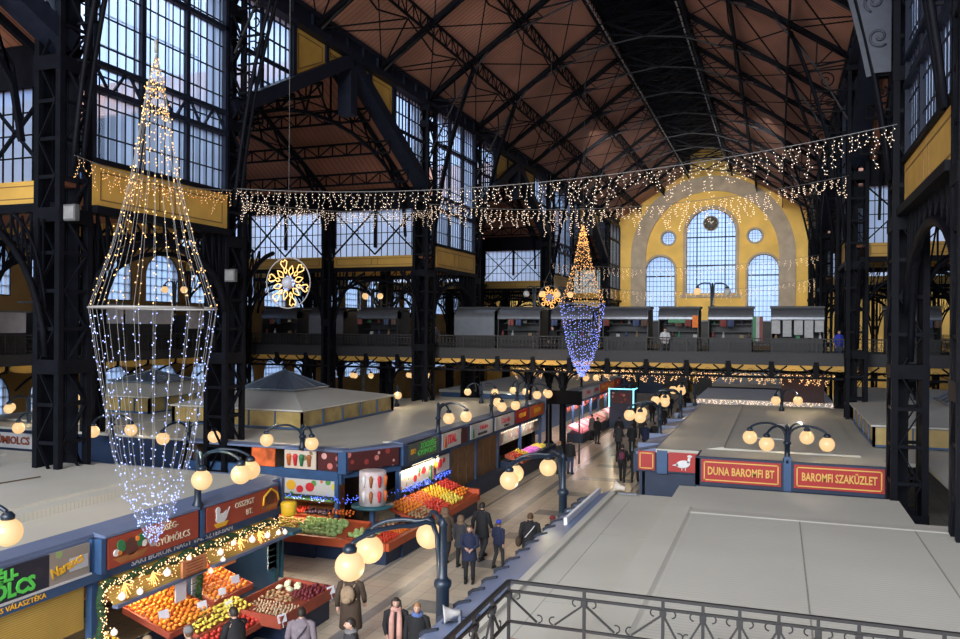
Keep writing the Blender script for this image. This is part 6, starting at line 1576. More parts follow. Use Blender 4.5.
# flower and fruit stand further on
crate('small tray of tomatoes and lemons before the sausage shop of the long stall', -12.6, -11.7, 38.2, 40.2, 1.15, 0.9, 'x', ORB, 0.08)
pile('tomato', 'red tomato in the tray before the sausage shop', 'tomatoes before the sausage shop', -12.55, -11.75, 38.3, 39.3, 1.16, 0.92, 0.14, zj=0.06, sc=1.4)
pile('lemon', 'lemon in the tray before the sausage shop', 'lemons before the sausage shop', -12.55, -11.75, 39.3, 40.1, 1.16, 0.92, 0.14, zj=0.06, sc=1.3)
for i, (y, c) in enumerate(((41.0, (0.7, 0.15, 0.6)), (42.0, (0.7, 0.2, 0.6)), (43.2, (0.8, 0.6, 0.1)))):
    t = thing('lit_counter', ['violet lit counter near the sausage shop tray', 'second violet lit counter of the sausage shop', 'yellow lit counter at the end of the long stall'][i], 'display counter', (-12.3, y, 0.85))
    mb = MB(); mb.box(-0.4, 0.35, -0.45, 0.45, 0, 0.08); mb.build('tray', GREY, t); mb = MB()
    for k in range(5): mb.box(-0.35 + k * 0.13, -0.25 + k * 0.13, -0.4, 0.4, 0.08, 0.2 + 0.05 * (k % 2))
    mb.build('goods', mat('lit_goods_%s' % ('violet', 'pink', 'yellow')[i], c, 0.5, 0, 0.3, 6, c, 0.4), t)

# ------------------------------------------------------------------ light cones, snowflakes, icicle garlands
WIRE = mat('pale_light_wire', (0.22, 0.21, 0.20), 0.5, 0, 0.05, 5)
def light_cone(loc, label, sxy=1.0, seed=1, topw=25.0):
    rnd = random.Random(seed)
    t = thing('light_cone', label, 'light decoration', loc)
    up = [(0.0, 4.15), (0.14, 3.55), (0.20, 3.15), (0.37, 2.10), (0.64, 0.98), (0.97, 0.0)]
    dn = [(0.97, 0.0), (0.86, -0.75), (0.74, -1.5), (0.61, -2.3), (0.38, -3.1), (0.03, -3.85)]
    def rad(P, z):
        for (r0, z0), (r1, z1) in zip(P, P[1:]):
            if (z0 >= z >= z1): return r0 + (r1 - r0) * (z0 - z) / (z0 - z1)
        return P[-1][0]
    N = 22; fr = MB(); n = 24
    for (r, z, th) in ((0.97, 0.0, 0.020), (0.14, 3.55, 0.008), (0.20, 3.15, 0.008)):
        fr.tube([(r * sxy * math.cos(2 * PI * k / n), r * sxy * math.sin(2 * PI * k / n), z) for k in range(n + 1)], th, 5)
    fr.tube([(0, 0, 4.15), (0, 0, 4.35)], 0.03, 6); fr.tube([(0, 0, 4.15), (0.1, 0, topw - loc[2])], 0.0045, 4)
    fr.build('hoop_frame', WIRE, t)
    wu, wd, bu, bd_ = MB(), MB(), [], []
    for k in range(N):
        a = 2 * PI * k / N; ca, sa = math.cos(a) * sxy, math.sin(a) * sxy
        wu.tube([(r * ca, r * sa, z) for r, z in up], 0.0035, 4, False); wd.tube([(r * ca, r * sa, z) for r, z in dn], 0.0035, 4, False)
        nb = 20
        for j in range(nb):
            z = 4.05 * (1 - (j + rnd.random()) / nb); r = rad(up, z) + rnd.uniform(-0.03, 0.03)
            bu.append((r * ca + rnd.uniform(-.02, .02), r * sa + rnd.uniform(-.02, .02), z))
        nb = 22
        for j in range(nb):
            z = -3.75 * (j + rnd.random()) / nb; r = rad(dn, z) + rnd.uniform(-0.03, 0.03)
            bd_.append((r * ca + rnd.uniform(-.03, .03), r * sa + rnd.uniform(-.03, .03), z))
    for z0 in (3.55, 3.15):
        r0 = rad(up, z0) * sxy
        for j in range(26): a = rnd.uniform(0, 6.28); bu.append((r0 * math.cos(a), r0 * math.sin(a), z0 + rnd.uniform(-.04, .04)))
    for j in range(110): z = rnd.uniform(-3.8, -2.9); r = rad(dn, z) * rnd.uniform(0.5, 1.2) * sxy; a = rnd.uniform(0, 6.28); bd_.append((r * math.cos(a), r * math.sin(a), z))
    wu.build('upper_wires', WIRE, t); wd.build('lower_wires', WIRE, t)
    bulbs(bu, 0.014 * (1 if sxy == 1 else 1.9), 'golden_bulbs', FAIRY_G, t, False)
    bulbs(bd_, 0.014 * (1 if sxy == 1 else 1.9), 'blue_white_bulbs', FAIRY_B, t, False)
    return t
light_cone((-9.5, 10.6, 7.77), 'tall hanging light cone near the left border, golden above and blue white below', 1.0, 1, 26.0)
light_cone((-9.5, 41.4, 8.75), 'far hanging light cone, golden above and blue below, in front of the bridge', 1.2, 2, 26.0)

def snowflake(loc, label, R=0.55, th=0.013):
    t = thing('snowflake_light', label, 'light decoration', loc)
    fr = MB(); n = 40
    fr.tube([(R * math.cos(2 * PI * k / n), 0, R * math.sin(2 * PI * k / n)) for k in range(n + 1)], 0.014, 5)
    for x in (-0.3, 0.3): fr.tube([(x * R * 1.6, 0, R * 0.82), (x * R * 1.6, 0, R * 1.25)], 0.01, 4)
    fr.tube([(-0.3 * R * 1.6, 0, R * 1.25), (0, 0, R * 2.2), (0.3 * R * 1.6, 0, R * 1.25)], 0.008, 4); fr.tube([(0, 0, R * 2.2), (0, 0, 17.5 - 0)], 0.003, 4)
    fr.build('ring_frame', WIRE, t)
    for k in range(12):
        a = k * PI / 6 + PI / 12; c, s = math.cos(a), math.sin(a)
        mb = MB(); P = []
        for (u, v) in (((0.38, 0), (0.50, 0.07), (0.60, 0.03), (0.70, 0.10), (0.84, 0.15), (0.93, 0.08), (0.86, 0.0), (0.93, -0.08), (0.84, -0.15), (0.70, -0.10), (0.60, -0.03), (0.50, -0.07), (0.38, 0)) if k % 2 else ((0.30, 0), (0.46, 0.11), (0.60, 0.06), (0.70, 0.0), (0.60, -0.06), (0.46, -0.11), (0.30, 0))):
            P.append(((u * c - v * s) * R, 0, (u * s + v * c) * R))
        mb.tube(P, th, 5); mb.build('light_loop', mat('lit_amber_rope', (1, 0.6, 0.2), 0.4, 0, 0.02, 3, (1.0, 0.42, 0.09), 0.95), t)
    mb = MB(); rnd = random.Random(5); P = []
    for k in range(60): a = rnd.uniform(0, 6.28); r = rnd.uniform(0, 0.28) * R; P.append((r * math.cos(a), rnd.uniform(-.05, .05), r * math.sin(a)))
    bulbs(P, 0.02, 'white_centre_lights', FAIRY_B, t, False)
    mb = MB(); mb.ball((0, 0, 0), 0.26 * R, 12, 8); mb.build('centre_ball', mat('grey_mesh_ball', (0.25, 0.26, 0.30), 0.5), t)
    return t
snowflake((-10.0, 15.2, 8.43), 'large round amber snowflake light hanging in front of the cross aisle')
snowflake((-10.0, 36.8, 8.9), 'small distant amber snowflake light left of the far light cone', 0.55, 0.020)

def garland(p, q, sag, label, drop=1.1, sp=0.24, r=0.02, seed=1, m=None):
    rnd = random.Random(seed); p, q = V(p), V(q); L = (q - p).length; n = int(L / sp)
    t = thing('icicle_garland', label, 'light garland', tuple(p))
    f = lambda u: p + (q - p) * u - V((0, 0, sag * 4 * u * (1 - u)))
    mb = MB(); mb.tube([f(k / 40) for k in range(41)], 0.012, 4); mb.build('carrying_wire', WIRE, t, True)
    mb = MB(); B = []
    dx = (q - p).normalized()
    for k in range(n):
        a = f((k + 0.5) / n); ln = drop * (0.28 + 0.72 * rnd.random() ** 1.5); pts = [a]; side = 0
        m_ = int(ln / 0.11) + 1
        for j in range(1, m_ + 1):
            side = 0.45 * side + rnd.uniform(-0.06, 0.06); pt = a + dx * side * (1 + j * 0.05) - V((0, 0, ln * j / m_)); pts.append(pt); B.append(tuple(pt + V((rnd.uniform(-.03, .03), rnd.uniform(-.03, .03), 0))))
            if rnd.random() < 0.5: B.append(tuple(pt + dx * rnd.choice((-0.06, 0.06)) + V((0, 0, -0.02))))
        mb.tube(pts, 0.006, 3, False)
    mb.build('icicle_wires', WIRE, t, True); bulbs(B, r, 'icicle_bulbs', m or FAIRY_I, t)
    return t
FAIRY_I = mat('cream_fairy_bulbs', (1, 0.9, 0.75), 0.4, 0, 0.02, 3, (1.0, 0.70, 0.48), 1.5)
garland((XL + 0.5, 24.6, 12.45), (XR - 0.4, 25.4, 13.25), 0.75, 'nearest icicle light garland strung right across the nave', 1.15, 0.22, 0.017, 1)
garland((XL + 0.5, 42.0, 14.4), (XR - 0.4, 42.0, 14.75), 0.85, 'second icicle light garland, crossing the nave below and behind the nearest one', 1.5, 0.30, 0.026, 2)
garland((XL + 0.5, 68.6, 13.1), (XR - 0.4, 68.6, 13.3), 0.7, 'third icicle light garland, crossing in front of the side windows of the end wall', 1.1, 0.4, 0.022, 3)
garland((XL + 0.5, 76.0, 11.6), (XR - 0.4, 76.0, 11.9), 0.9, 'lowest and furthest icicle light garland before the end wall', 1.1, 0.4, 0.024, 4)
garland((XL + 0.6, 17.4, 12.2), (XL + 0.6, 24.4, 12.35), 0.25, 'short golden icicle garland along the ochre band behind the near light cone', 0.9, 0.22, 0.016, 5, FAIRY_G)
garland((XL + 0.6, 24.9, 12.0), (-18.4, 42.2, 14.1), 0.25, 'icicle garland across the cross aisle opening between the second and thick columns', 0.9, 0.24, 0.017, 6)
garland((-16.0, 50.0, 4.95), (3.0, 50.0, 4.95), 0.0, 'dense fringe of warm lights along the back underside of the bridge', 0.75, 0.14, 0.03, 7, FAIRY_W)
garland((-4.8, 50.7, 3.3), (3.1, 50.7, 3.3), 0.0, 'white light fringe on the dark blue stall under the bridge', 0.5, 0.16, 0.03, 8)

# ------------------------------------------------------------------ iron balustrade of the stair landing in the foreground
t = thing('iron_balustrade', 'black scrolled iron balustrade in the bottom right foreground', 'railing', (-0.6, 9.3, 3.0))
ZT = 4.385
mb = MB(); mb.bar((-3.08, 9.52, ZT), (3.2, 9.52, ZT), 0.05, 0.035); mb.bar((-3.08, 9.52, ZT - 0.115), (3.2, 9.52, ZT - 0.115), 0.03); mb.bar((-3.08, 9.52, ZT - 0.49), (3.2, 9.52, ZT - 0.49), 0.03)
mb.bar((-3.08, 9.52, ZT), (-3.08, 7.0, ZT - 0.0), 0.05, 0.035); mb.bar((-3.08, 9.52, ZT - 0.115), (-3.08, 7.0, ZT - 0.115), 0.03); mb.bar((-3.08, 9.52, ZT - 0.49), (-3.08, 7.0, ZT - 0.49), 0.03)
mb.build('rail', mat('black_wrought_iron', (0.016, 0.014, 0.014), 0.45, 0, 0.2, 6), t, True)
WI = MATS['black_wrought_iron']
def post_panel(px, py, dx, dy, hl, hr):
    mb = MB(); mb.bar((px, py, ZT - 0.95), (px, py, ZT), 0.035); d = V((dx, dy, 0)); zt = ZT - 0.115; zb = ZT - 0.49
    mb.box(px - 0.035, px + 0.035, py - 0.035, py + 0.035, zt - 0.08, zt)
    for s, h in ((-1, hl), (1, hr)):
        if not h: continue
        a = V((px, py, zt - 0.06)); b = V((px, py, zb + 0.03)) + d * s * h
        mb.bar(a, b, 0.022)
        c = b + V((0, 0, 0.045)) + d * s * 0.02
        mb.tube([c + d * s * 0.045 * math.cos(u) + V((0, 0, 0.045 * math.sin(u))) for u in [-PI / 2 + k * 0.35 for k in range(11)]], 0.009, 5)
        c = V((px, py, zt - 0.05)) + d * s * 0.10
        mb.tube([V((px, py, zt - 0.015)) + d * s * 0.02, V((px, py, zt - 0.012)) + d * s * 0.09] + [c + d * s * 0.042 * math.cos(u) + V((0, 0, 0.042 * math.sin(u))) for u in [PI / 2 - k * 0.35 for k in range(10)]], 0.009, 5)
    mb.build('scroll_post', WI, t, True)
for i, x in enumerate((-3.08, -2.14, -1.22, -0.775, -0.378, 0.03, 0.43, 0.83, 1.23, 1.63, 2.03, 2.43, 2.83)):
    gap = 0.36 if i < 2 else 0.19
    post_panel(x, 9.52, 1, 0, 0 if i == 0 else (0.36 if i <= 2 else 0.16), 0.36 if i < 2 else 0.16)
for y in (8.9, 8.3, 7.7, 7.1): post_panel(-3.08, y, 0, 1, 0.25, 0.25)
mb = MB(); mb.box(-3.2, 3.4, 6.5, 9.65, 3.1, 3.42); mb.box(-3.25, 3.4, 6.5, 9.7, 3.42, 3.46); o = struct('stair_landing', mb, DECKM)
mb = MB(); mb.box(-2.95, -2.2, 9.0, 9.35, 3.46, 3.70); mb.box(-3.0, -2.15, 8.95, 9.4, 3.66, 3.74); tag(mb.build('flower_box', mat('terracotta_box', (0.42, 0.15, 0.06), 0.6)), 'terracotta box standing behind the balustrade corner', 'box')
t = thing('loudspeaker', 'white horn loudspeaker fixed to the blue eave beside the near lamp', 'loudspeaker', (-4.3, 11.0, 3.2))
mb = MB(); mb.lathe((0, 0, 0), [(0.06, 0), (0.07, 0.12), (0.15, 0.28), (0.19, 0.32), (0.17, 0.32), (0.06, 0.2)], 16); hn = mb.build('horn', mat('dusty_white_horn', (0.42, 0.40, 0.38), 0.6), t); hn.rotation_euler = (0, math.radians(-95), math.radians(25)); hn.location = (0, 0, 0.16); hn.scale = (0.75,) * 3
mb = MB(); mb.bar((0, 0, -0.05), (0, 0, 0.2), 0.04); mb.build('bracket', GREY, t)
t = thing('loudspeaker', 'pale horn loudspeaker lying at the far end of the near right stall roof', 'loudspeaker', (-3.7, 20.6, 3.3))
mb = MB(); mb.lathe((0, 0, 0), [(0.06, 0), (0.07, 0.12), (0.13, 0.25), (0.15, 0.27), (0.05, 0.2)], 14); hn = mb.build('horn', mat('cream_horn', (0.6, 0.52, 0.42), 0.5), t); hn.rotation_euler = (0, math.radians(-80), 0); hn.location = (0.1, 0, 0.14)
mb = MB(); mb.box(-0.05, 0.4, -0.06, 0.06, 0, 0.04); mb.build('bracket', GREY, t)
# ------------------------------------------------------------------ people
SKIN = mat('light_skin', (0.55, 0.33, 0.24), 0.55, 0, 0.06, 8)
CC = {}
def cloth(name, c):
    if name not in CC: CC[name] = mat('cloth_' + name, c, 0.85, 0, 0.15, 10)
    return CC[name]
cloth('black', (0.010, 0.010, 0.012)); cloth('charcoal', (0.03, 0.03, 0.034)); cloth('navy', (0.012, 0.018, 0.05)); cloth('brown', (0.055, 0.035, 0.022)); cloth('lilac', (0.17, 0.14, 0.16))
cloth('tan', (0.30, 0.21, 0.13)); cloth('blue', (0.03, 0.05, 0.45)); cloth('jeans', (0.03, 0.045, 0.09)); cloth('pink', (0.50, 0.27, 0.22)); cloth('bluescarf', (0.09, 0.14, 0.33)); cloth('plum', (0.14, 0.03, 0.06)); cloth('grey', (0.16, 0.15, 0.15)); cloth('darkred', (0.16, 0.015, 0.02)); cloth('white', (0.6, 0.6, 0.6))
HAIR = {'dark': mat('dark_brown_hair', (0.02, 0.012, 0.008), 0.6), 'brown': mat('brown_hair', (0.09, 0.045, 0.02), 0.6), 'fair': mat('reddish_fair_hair', (0.36, 0.18, 0.08), 0.6), 'fur': mat('fur_hood', (0.16, 0.10, 0.06), 0.9, 0, 0.4, 30)}
EYE = mat('dark_eye', (0.02, 0.015, 0.012), 0.3); LIP = mat('lip_colour', (0.42, 0.12, 0.10), 0.5)
def pose(kind):
    """joints; figure faces +y, feet at z 0, height 1.70"""
    J = dict(hipL=(-.10, 0, .90), hipR=(.10, 0, .90), kneeL=(-.105, .02, .50), kneeR=(.105, .02, .50), ankL=(-.11, -.02, .09), ankR=(.11, -.02, .09),
             shL=(-.19, 0, 1.40), shR=(.19, 0, 1.40), elL=(-.25, -.03, 1.12), elR=(.25, -.03, 1.12), wrL=(-.24, .06, .89), wrR=(.24, .06, .89), lean=0.0, head=0.0)
    if kind == 'walk': J.update(kneeL=(-.10, .16, .52), ankL=(-.105, .20, .10), kneeR=(.10, .04, .50), ankR=(.105, -.24, .15), elL=(-.25, -.10, 1.13), wrL=(-.24, -.10, .90), elR=(.25, .04, 1.13), wrR=(.23, .16, .95))
    if kind == 'walk2': J.update(kneeR=(.10, .14, .52), ankR=(.105, .16, .10), kneeL=(-.10, .03, .50), ankL=(-.105, -.20, .13), elR=(.25, -.10, 1.13), wrR=(.24, -.08, .90), elL=(-.25, .04, 1.13), wrL=(-.22, .18, .98))
    if kind == 'reach': J.update(elR=(.24, .16, 1.20), wrR=(.17, .38, 1.12), elL=(-.24, .08, 1.15), wrL=(-.16, .28, 1.05), lean=0.10)
    if kind == 'hold': J.update(elR=(.25, .03, 1.13), wrR=(.10, .22, 1.08), elL=(-.25, .03, 1.13), wrL=(-.10, .22, 1.05))
    if kind == 'gesture': J.update(elL=(-.27, .04, 1.14), wrL=(-.36, .24, 1.10), elR=(.24, 0, 1.12), wrR=(.18, .14, .95))
    return J
BODYC = {}
def head_mesh(mb, c, hs=1.0):
    """skull, jaw, nose, ears, eyes and mouth; face towards +y"""
    n, m = 16, 12; vs = []; fs = []
    for i in range(m + 1):
        t = PI * i / m
        for k in range(n):
            a = 2 * PI * k / n; x = math.sin(t) * math.cos(a); y = math.sin(t) * math.sin(a); z = math.cos(t)
            X = x * 0.076; Y = y * 0.095; Z = z * 0.118
            if z < 0: X *= 1 + 0.28 * z; Y *= 1 + 0.10 * z + (0.10 * -z if y > 0 else -0.12 * -z)
            if y > 0.85 and -0.30 < z < 0.12: Y += 0.020 * (1 - abs(x) / 0.5) if abs(x) < 0.3 else 0
            if y > 0.6 and 0.05 < z < 0.3 and 0.2 < abs(x) < 0.6: Y -= 0.006
            vs.append((c[0] + X * hs, c[1] + Y * hs, c[2] + Z * hs))
    for i in range(m):
        for k in range(n): fs.append((i * n + k, (i + 1) * n + k, (i + 1) * n + (k + 1) % n, i * n + (k + 1) % n))
    mb.mi = 0; mb.smooth = True; mb.add(vs, fs)
    mb.tube([V(c) + V((0, 0.088, 0.02)) * hs, V(c) + V((0, 0.112, -0.028)) * hs], [0.008 * hs, 0.014 * hs], 6)
    for s in (-1, 1): mb.ball(V(c) + V((s * 0.076, -0.005, -0.005)) * hs, 0.022 * hs, 8, 6, (0.35, 0.7, 1.1))
    mb.mi = 1
    for s in (-1, 1): mb.ball(V(c) + V((s * 0.030, 0.084, 0.018)) * hs, 0.0095 * hs, 6, 5)
    mb.mi = 2; mb.ball(V(c) + V((0, 0.090, -0.055)) * hs, 0.02 * hs, 8, 5, (1, 0.4, 0.35)); mb.mi = 0; mb.smooth = False
def hand(mb, w, d, side):
    """palm, four bent fingers and a thumb leaving its side"""
    w = V(w); d = V(d).normalized(); up = V((0, 0, 1)); ax = d.cross(up)
    if ax.length < 0.3: ax = V((0, 1, 0))
    ax.normalize(); nrm = ax.cross(d).normalized()
    mb.tube([w - d * 0.02, w + d * 0.02, w + d * 0.055, w + d * 0.085], [0.024, 0.032, 0.036, 0.030], 8)
    for i, ln in enumerate((0.068, 0.078, 0.072, 0.056)):
        b = w + d * 0.078 + ax * (i - 1.5) * 0.018
        mb.tube([b, b + d * ln * 0.5, b + d * ln * 0.82 - nrm * 0.018, b + d * ln * 0.9 - nrm * 0.04], [0.010, 0.009, 0.008, 0.006], 5)
    b = w + d * 0.03 + ax * side * 0.026
    mb.tube([b, b + (d * 0.5 + ax * side * 0.8).normalized() * 0.03, b + (d * 0.9 + ax * side * 0.5).normalized() * 0.062], [0.013, 0.011, 0.008], 5)
def body_mesh(kind):
    if kind in BODYC: return BODYC[kind]
    J = pose(kind); L = J['lean']; ln = lambda p: (p[0], p[1] + L * max(0, p[2] - 0.9) * 1.6, p[2])
    pts = [(0, 0, .94), (0, -.01, 1.10), (0, 0, 1.28), (0, 0, 1.40), (0, .0, 1.49), (0, .01, 1.56)]
    rad = [(.135, .10), (.115, .085), (.14, .10), (.12, .085), (.05, .05), (.05, .05)]
    ed = [(0, 1), (1, 2), (2, 3), (3, 4), (4, 5)]
    def chain(start, P, R):
        a = start
        for p, r in zip(P, R): pts.append(p); rad.append((r, r)); ed.append((a, len(pts) - 1)); a = len(pts) - 1
    for s in 'LR':
        chain(3, [J['sh' + s], J['el' + s], J['wr' + s]], [.052, .040, .026])
        k = J['ank' + s]; chain(0, [J['hip' + s], J['knee' + s], k, (k[0], k[1] + .12, .045)], [.085, .056, .036, .032])
    pts = [ln(p) for p in pts]
    me = bpy.data.meshes.new('person_body'); me.from_pydata(pts, ed, [])
    ob = bpy.data.objects.new('tmp_body', me); COL.objects.link(ob)
    sk = ob.modifiers.new('skin', 'SKIN'); sk.use_smooth_shade = True
    for i, r in enumerate(rad): me.skin_vertices[0].data[i].radius = r
    me.skin_vertices[0].data[0].use_root = True
    sb = ob.modifiers.new('sub', 'SUBSURF'); sb.levels = 1; sb.render_levels = 1
    e = bpy.data.meshes.new_from_object(ob.evaluated_get(bpy.context.evaluated_depsgraph_get()))
    mb = MB(); mb.v = [tuple(v.co) for v in e.vertices]; mb.f = [tuple(p.vertices) for p in e.polygons]; mb.m = [0] * len(mb.f); mb.sm = [True] * len(mb.f)
    bpy.data.objects.remove(ob)
    hc = ln((0, 0.02, 1.605)); head_mesh(mb, hc)
    for s, sg in (('L', -1), ('R', 1)):
        w_ = V(ln(J['wr' + s])); el = V(ln(J['el' + s])); mb.mi = 0; hand(mb, w_, w_ - el, -sg)
    o = mb.build('person', [SKIN, EYE, LIP]); me = o.data; bpy.data.objects.remove(o)
    BODYC[kind] = (me, J, ln, hc); return BODYC[kind]
CLC = {}
def ring_loft(mb, R, n=16):
    vs = []; fs = []
    for (z, rx, ry, cy) in R:
        for k in range(n):
            a = 2 * PI * k / n; vs.append((rx * math.cos(a), cy + ry * math.sin(a), z))
    for i in range(len(R) - 1):
        for k in range(n): fs.append((i * n + k, i * n + (k + 1) % n, (i + 1) * n + (k + 1) % n, (i + 1) * n + k))
    fs.append(tuple(range(n))); fs.append(tuple((len(R) - 1) * n + k for k in range(n)))
    old = mb.smooth; mb.smooth = True; mb.add(vs, fs); mb.smooth = old
def coat_mesh(kind, ln_, mname):
    key = ('coat', kind, ln_, mname)
    if key in CLC: return CLC[key]
    me, J, ln, hc = body_mesh(kind); hem = {'long': .42, 'mid': .68, 'short': .84}[ln_]; L = J['lean']; y_ = lambda z: L * max(0, z - .9) * 1.6
    mb = MB()
    R = [(hem, .225 if ln_ != 'short' else .19, .185 if ln_ != 'short' else .15, 0.0), (hem + .02, .235 if ln_ != 'short' else .20, .19 if ln_ != 'short' else .155, 0.0), (.90, .205, .155, 0.0), (1.08, .185, .14, 0.0), (1.26, .205, .15, 0.005), (1.36, .205, .135, 0.0), (1.43, .165, .115, 0.0), (1.47, .09, .085, 0.0), (1.51, .072, .075, 0.0)]
    ring_loft(mb, [(z, rx, ry, cy + y_(z)) for z, rx, ry, cy in R if z >= hem])
    for s in 'LR':
        a, b, c = V(ln(J['sh' + s])), V(ln(J['el' + s])), V(ln(J['wr' + s])); i = -1 if s == 'L' else 1
        P = [a + V((-i * .11, 0, .035)), a + V((-i * .05, 0, .02)), a + V((i * .012, 0, -.02)), a + (b - a) * .3, a + (b - a) * .7, b, b + (c - b) * .4, b + (c - b) * .95]
        mb.tube(P, [.03, .055, .070, .068, .062, .06, .054, .045], 10)
    o = mb.build('coat', cloth(mname, None)); CLC[key] = o.data; bpy.data.objects.remove(o); return CLC[key]
def trouser_mesh(kind, mname):
    key = ('tr', kind, mname)
    if key in CLC: return CLC[key]
    me, J, ln, hc = body_mesh(kind); mb = MB()
    for s in 'LR':
        h, k, a = V(J['hip' + s]), V(J['knee' + s]), V(J['ank' + s])
        mb.tube([h + V((0, 0, .08)), h, h + (k - h) * .5, k, k + (a - k) * .5, a + V((0, 0, -.01))], [.095, .105, .09, .072, .064, .058], 10)
    o = mb.build('trousers', cloth(mname, None)); CLC[key] = o.data; bpy.data.objects.remove(o); return CLC[key]
def shoe_mesh(kind, s):
    key = ('shoe', kind, s)
    if key in CLC: return CLC[key]
    J = pose(kind); a = V(J['ank' + s]); mb = MB(); b = max(0, a.z - .10)
    mb.tube([(a.x, a.y - .05, .045 + b), (a.x, a.y + .02, .055 + b), (a.x, a.y + .12, .045 + b * .4), (a.x, a.y + .19, .035 + b * .2)], [.035, .05, .048, .026], 8)
    mb.box(a.x - .04, a.x + .04, a.y - .07, a.y + .19, 0.0 + b * .2, .02 + b * .2)
    o = mb.build('shoe', cloth('black', None)); CLC[key] = o.data; bpy.data.objects.remove(o); return CLC[key]
def hair_mesh(kind, style, hname):
    key = ('hair', kind, style, hname)
    if key in CLC: return CLC[key]
    me, J, ln, hc = body_mesh(kind); mb = MB(); c = V(hc); n, m = 16, 9; mb.smooth = True; vs = []; fs = []
    if style == 'beanie': mb.lathe(c + V((0, -.008, .028)), [(.092, 0), (.102, .02), (.100, .05), (.085, .09), (.05, .118), (.008, .128)], 16)
    elif style == 'hood':
        mb.ball(c + V((0, -.035, .0)), .13, 14, 10, (1, .95, 1.1)); mb.ball(c + V((0, -.05, -.12)), .13, 12, 8, (1.1, .8, .7))
    else:
        back = {'short': -.35, 'long': -.75, 'bun': -.3}[style]
        for i in range(m + 1):
            for k in range(n):
                a = 2 * PI * k / n; front = math.sin(a) > .25
                zmin = .42 if front else (back if math.sin(a) < -.1 else -.15)
                z = 1 - (1 - zmin) * i / m; r = math.sqrt(max(0, 1 - z * z)); j = 1.0 + .015 * math.sin(a * 5 + i)
                vs.append(c + V((r * math.cos(a) * .084 * j, r * math.sin(a) * .103 * j - .004, z * .128)))
        for i in range(m):
            for k in range(n): fs.append((i * n + k, (i + 1) * n + k, (i + 1) * n + (k + 1) % n, i * n + (k + 1) % n))
        mb.add(vs, fs)
        if style == 'long':
            for dx, ln2 in ((-.075, .34), (-.05, .4), (-.02, .42), (.02, .42), (.05, .4), (.075, .34)):
                y0 = -.04 if abs(dx) < .06 else .01
                mb.tube([c + V((dx, y0 - .02, .05)), c + V((dx * 1.1, y0 - .04, -.1)), c + V((dx * 1.5, y0 - (.06 if abs(dx) < .06 else -.06), -.24)), c + V((dx * 1.4, y0 - (.06 if abs(dx) < .06 else -.09), -ln2))], [.03, .038, .036, .014], 7)
        if style == 'bun': mb.ball(c + V((0, -.115, .03)), .045, 10, 8)
    o = mb.build('hair', HAIR.get(hname) or cloth(hname, None)); CLC[key] = o.data; bpy.data.objects.remove(o); return CLC[key]
def link(name, me, parent=None):
    o = bpy.data.objects.new(name, me); COL.objects.link(o)
    if parent is not None: o.parent = parent
    return o
def person(x, y, face, label, kind='stand', coat='black', length='mid', legs='black', hair='short', hcol='dark', h=1.70, z=0.0, extra=(), group=None, wide=1.0):
    me, J, ln, hc = body_mesh(kind)
    o = link('person', me); tag(o, label, 'person', group)
    link('coat', coat_mesh(kind, length, coat), o); link('trousers', trouser_mesh(kind, legs), o)
    for s in 'LR': link('shoe', shoe_mesh(kind, s), o)
    hn = {'beanie': 'knitted_cap', 'hood': 'fur_hood'}.get(hair, 'hair')
    if hair == 'beanie': link('hair', hair_mesh(kind, 'short', 'brown'), o)
    link(hn, hair_mesh(kind, hair, hcol), o)
    c = V(hc)
    for ex in extra:
        mb = MB(); mb.smooth = True
        if ex[0] == 'scarf':
            n = 14; 
            for dz, r in ((-.115, .085), (-.14, .10)): mb.tube([(c.x + r * math.cos(2 * PI * k / n), c.y - .02 + r * .95 * math.sin(2 * PI * k / n), c.z + dz + .01 * math.sin(k)) for k in range(n + 1)], .032, 7)
            if len(ex) > 2:
                for sx_ in (-.07, .06): mb.tube([c + V((sx_, .07, -.14)), c + V((sx_ * 1.3, .15, -.3)), c + V((sx_ * 1.3, .17, -.55)), c + V((sx_ * 1.3, .19, -.85))], [.045, .06, .065, .06], 8)
        elif ex[0] == 'backpack':
            mb.ball((0, -.20, 1.22), .15, 12, 8, (1.0, .62, 1.3)); mb.ball((0, -.29, 1.12), .09, 10, 6, (1.1, .5, .9))
            for s in (-1, 1): mb.tube([(s * .10, -.15, 1.36), (s * .12, 0, 1.47), (s * .13, .13, 1.36), (s * .15, .10, 1.2), (s * .14, -.1, 1.08)], .016, 5)
        elif ex[0] == 'bag':
            mb.ball((-.30, -.02, .86), .17, 12, 8, (.55, 1.0, .95)); mb.tube([(-.30, -.12, .95), (-.24, -.05, 1.3), (-.15, -.02, 1.47), (-.24, .06, 1.3), (-.30, .1, .95)], .014, 5)
        elif ex[0] == 'strap':
            mb.tube([(.17, .02, 1.45), (.10, .16, 1.3), (-.08, .17, 1.1), (-.2, .08, .9), (-.1, -.16, 1.05), (.08, -.17, 1.3), (.17, .0, 1.45)], .014, 5)
        mb.build({'scarf': 'scarf', 'backpack': 'backpack', 'bag': 'shoulder_bag', 'strap': 'bag_strap'}[ex[0]], cloth(ex[1], None), o)
    s_ = h / 1.70; o.scale = (s_ * wide, s_ * wide, s_); o.location = (x, y, z); o.rotation_euler = (0, 0, math.radians(face - 90))
    return o
P = person
P(-9.35, 16.9, 100, 'person in a brown coat with a tan backpack walking away below the big lamp', 'walk', 'brown', 'long', 'brown', 'short', 'dark', 1.80, extra=(('backpack', 'tan'),), wide=1.12)
P(-7.62, 15.75, -70, 'woman with long dark hair and a long pink scarf over a black coat', 'gesture', 'black', 'mid', 'black', 'long', 'dark', 1.70, extra=(('scarf', 'pink', 1),))
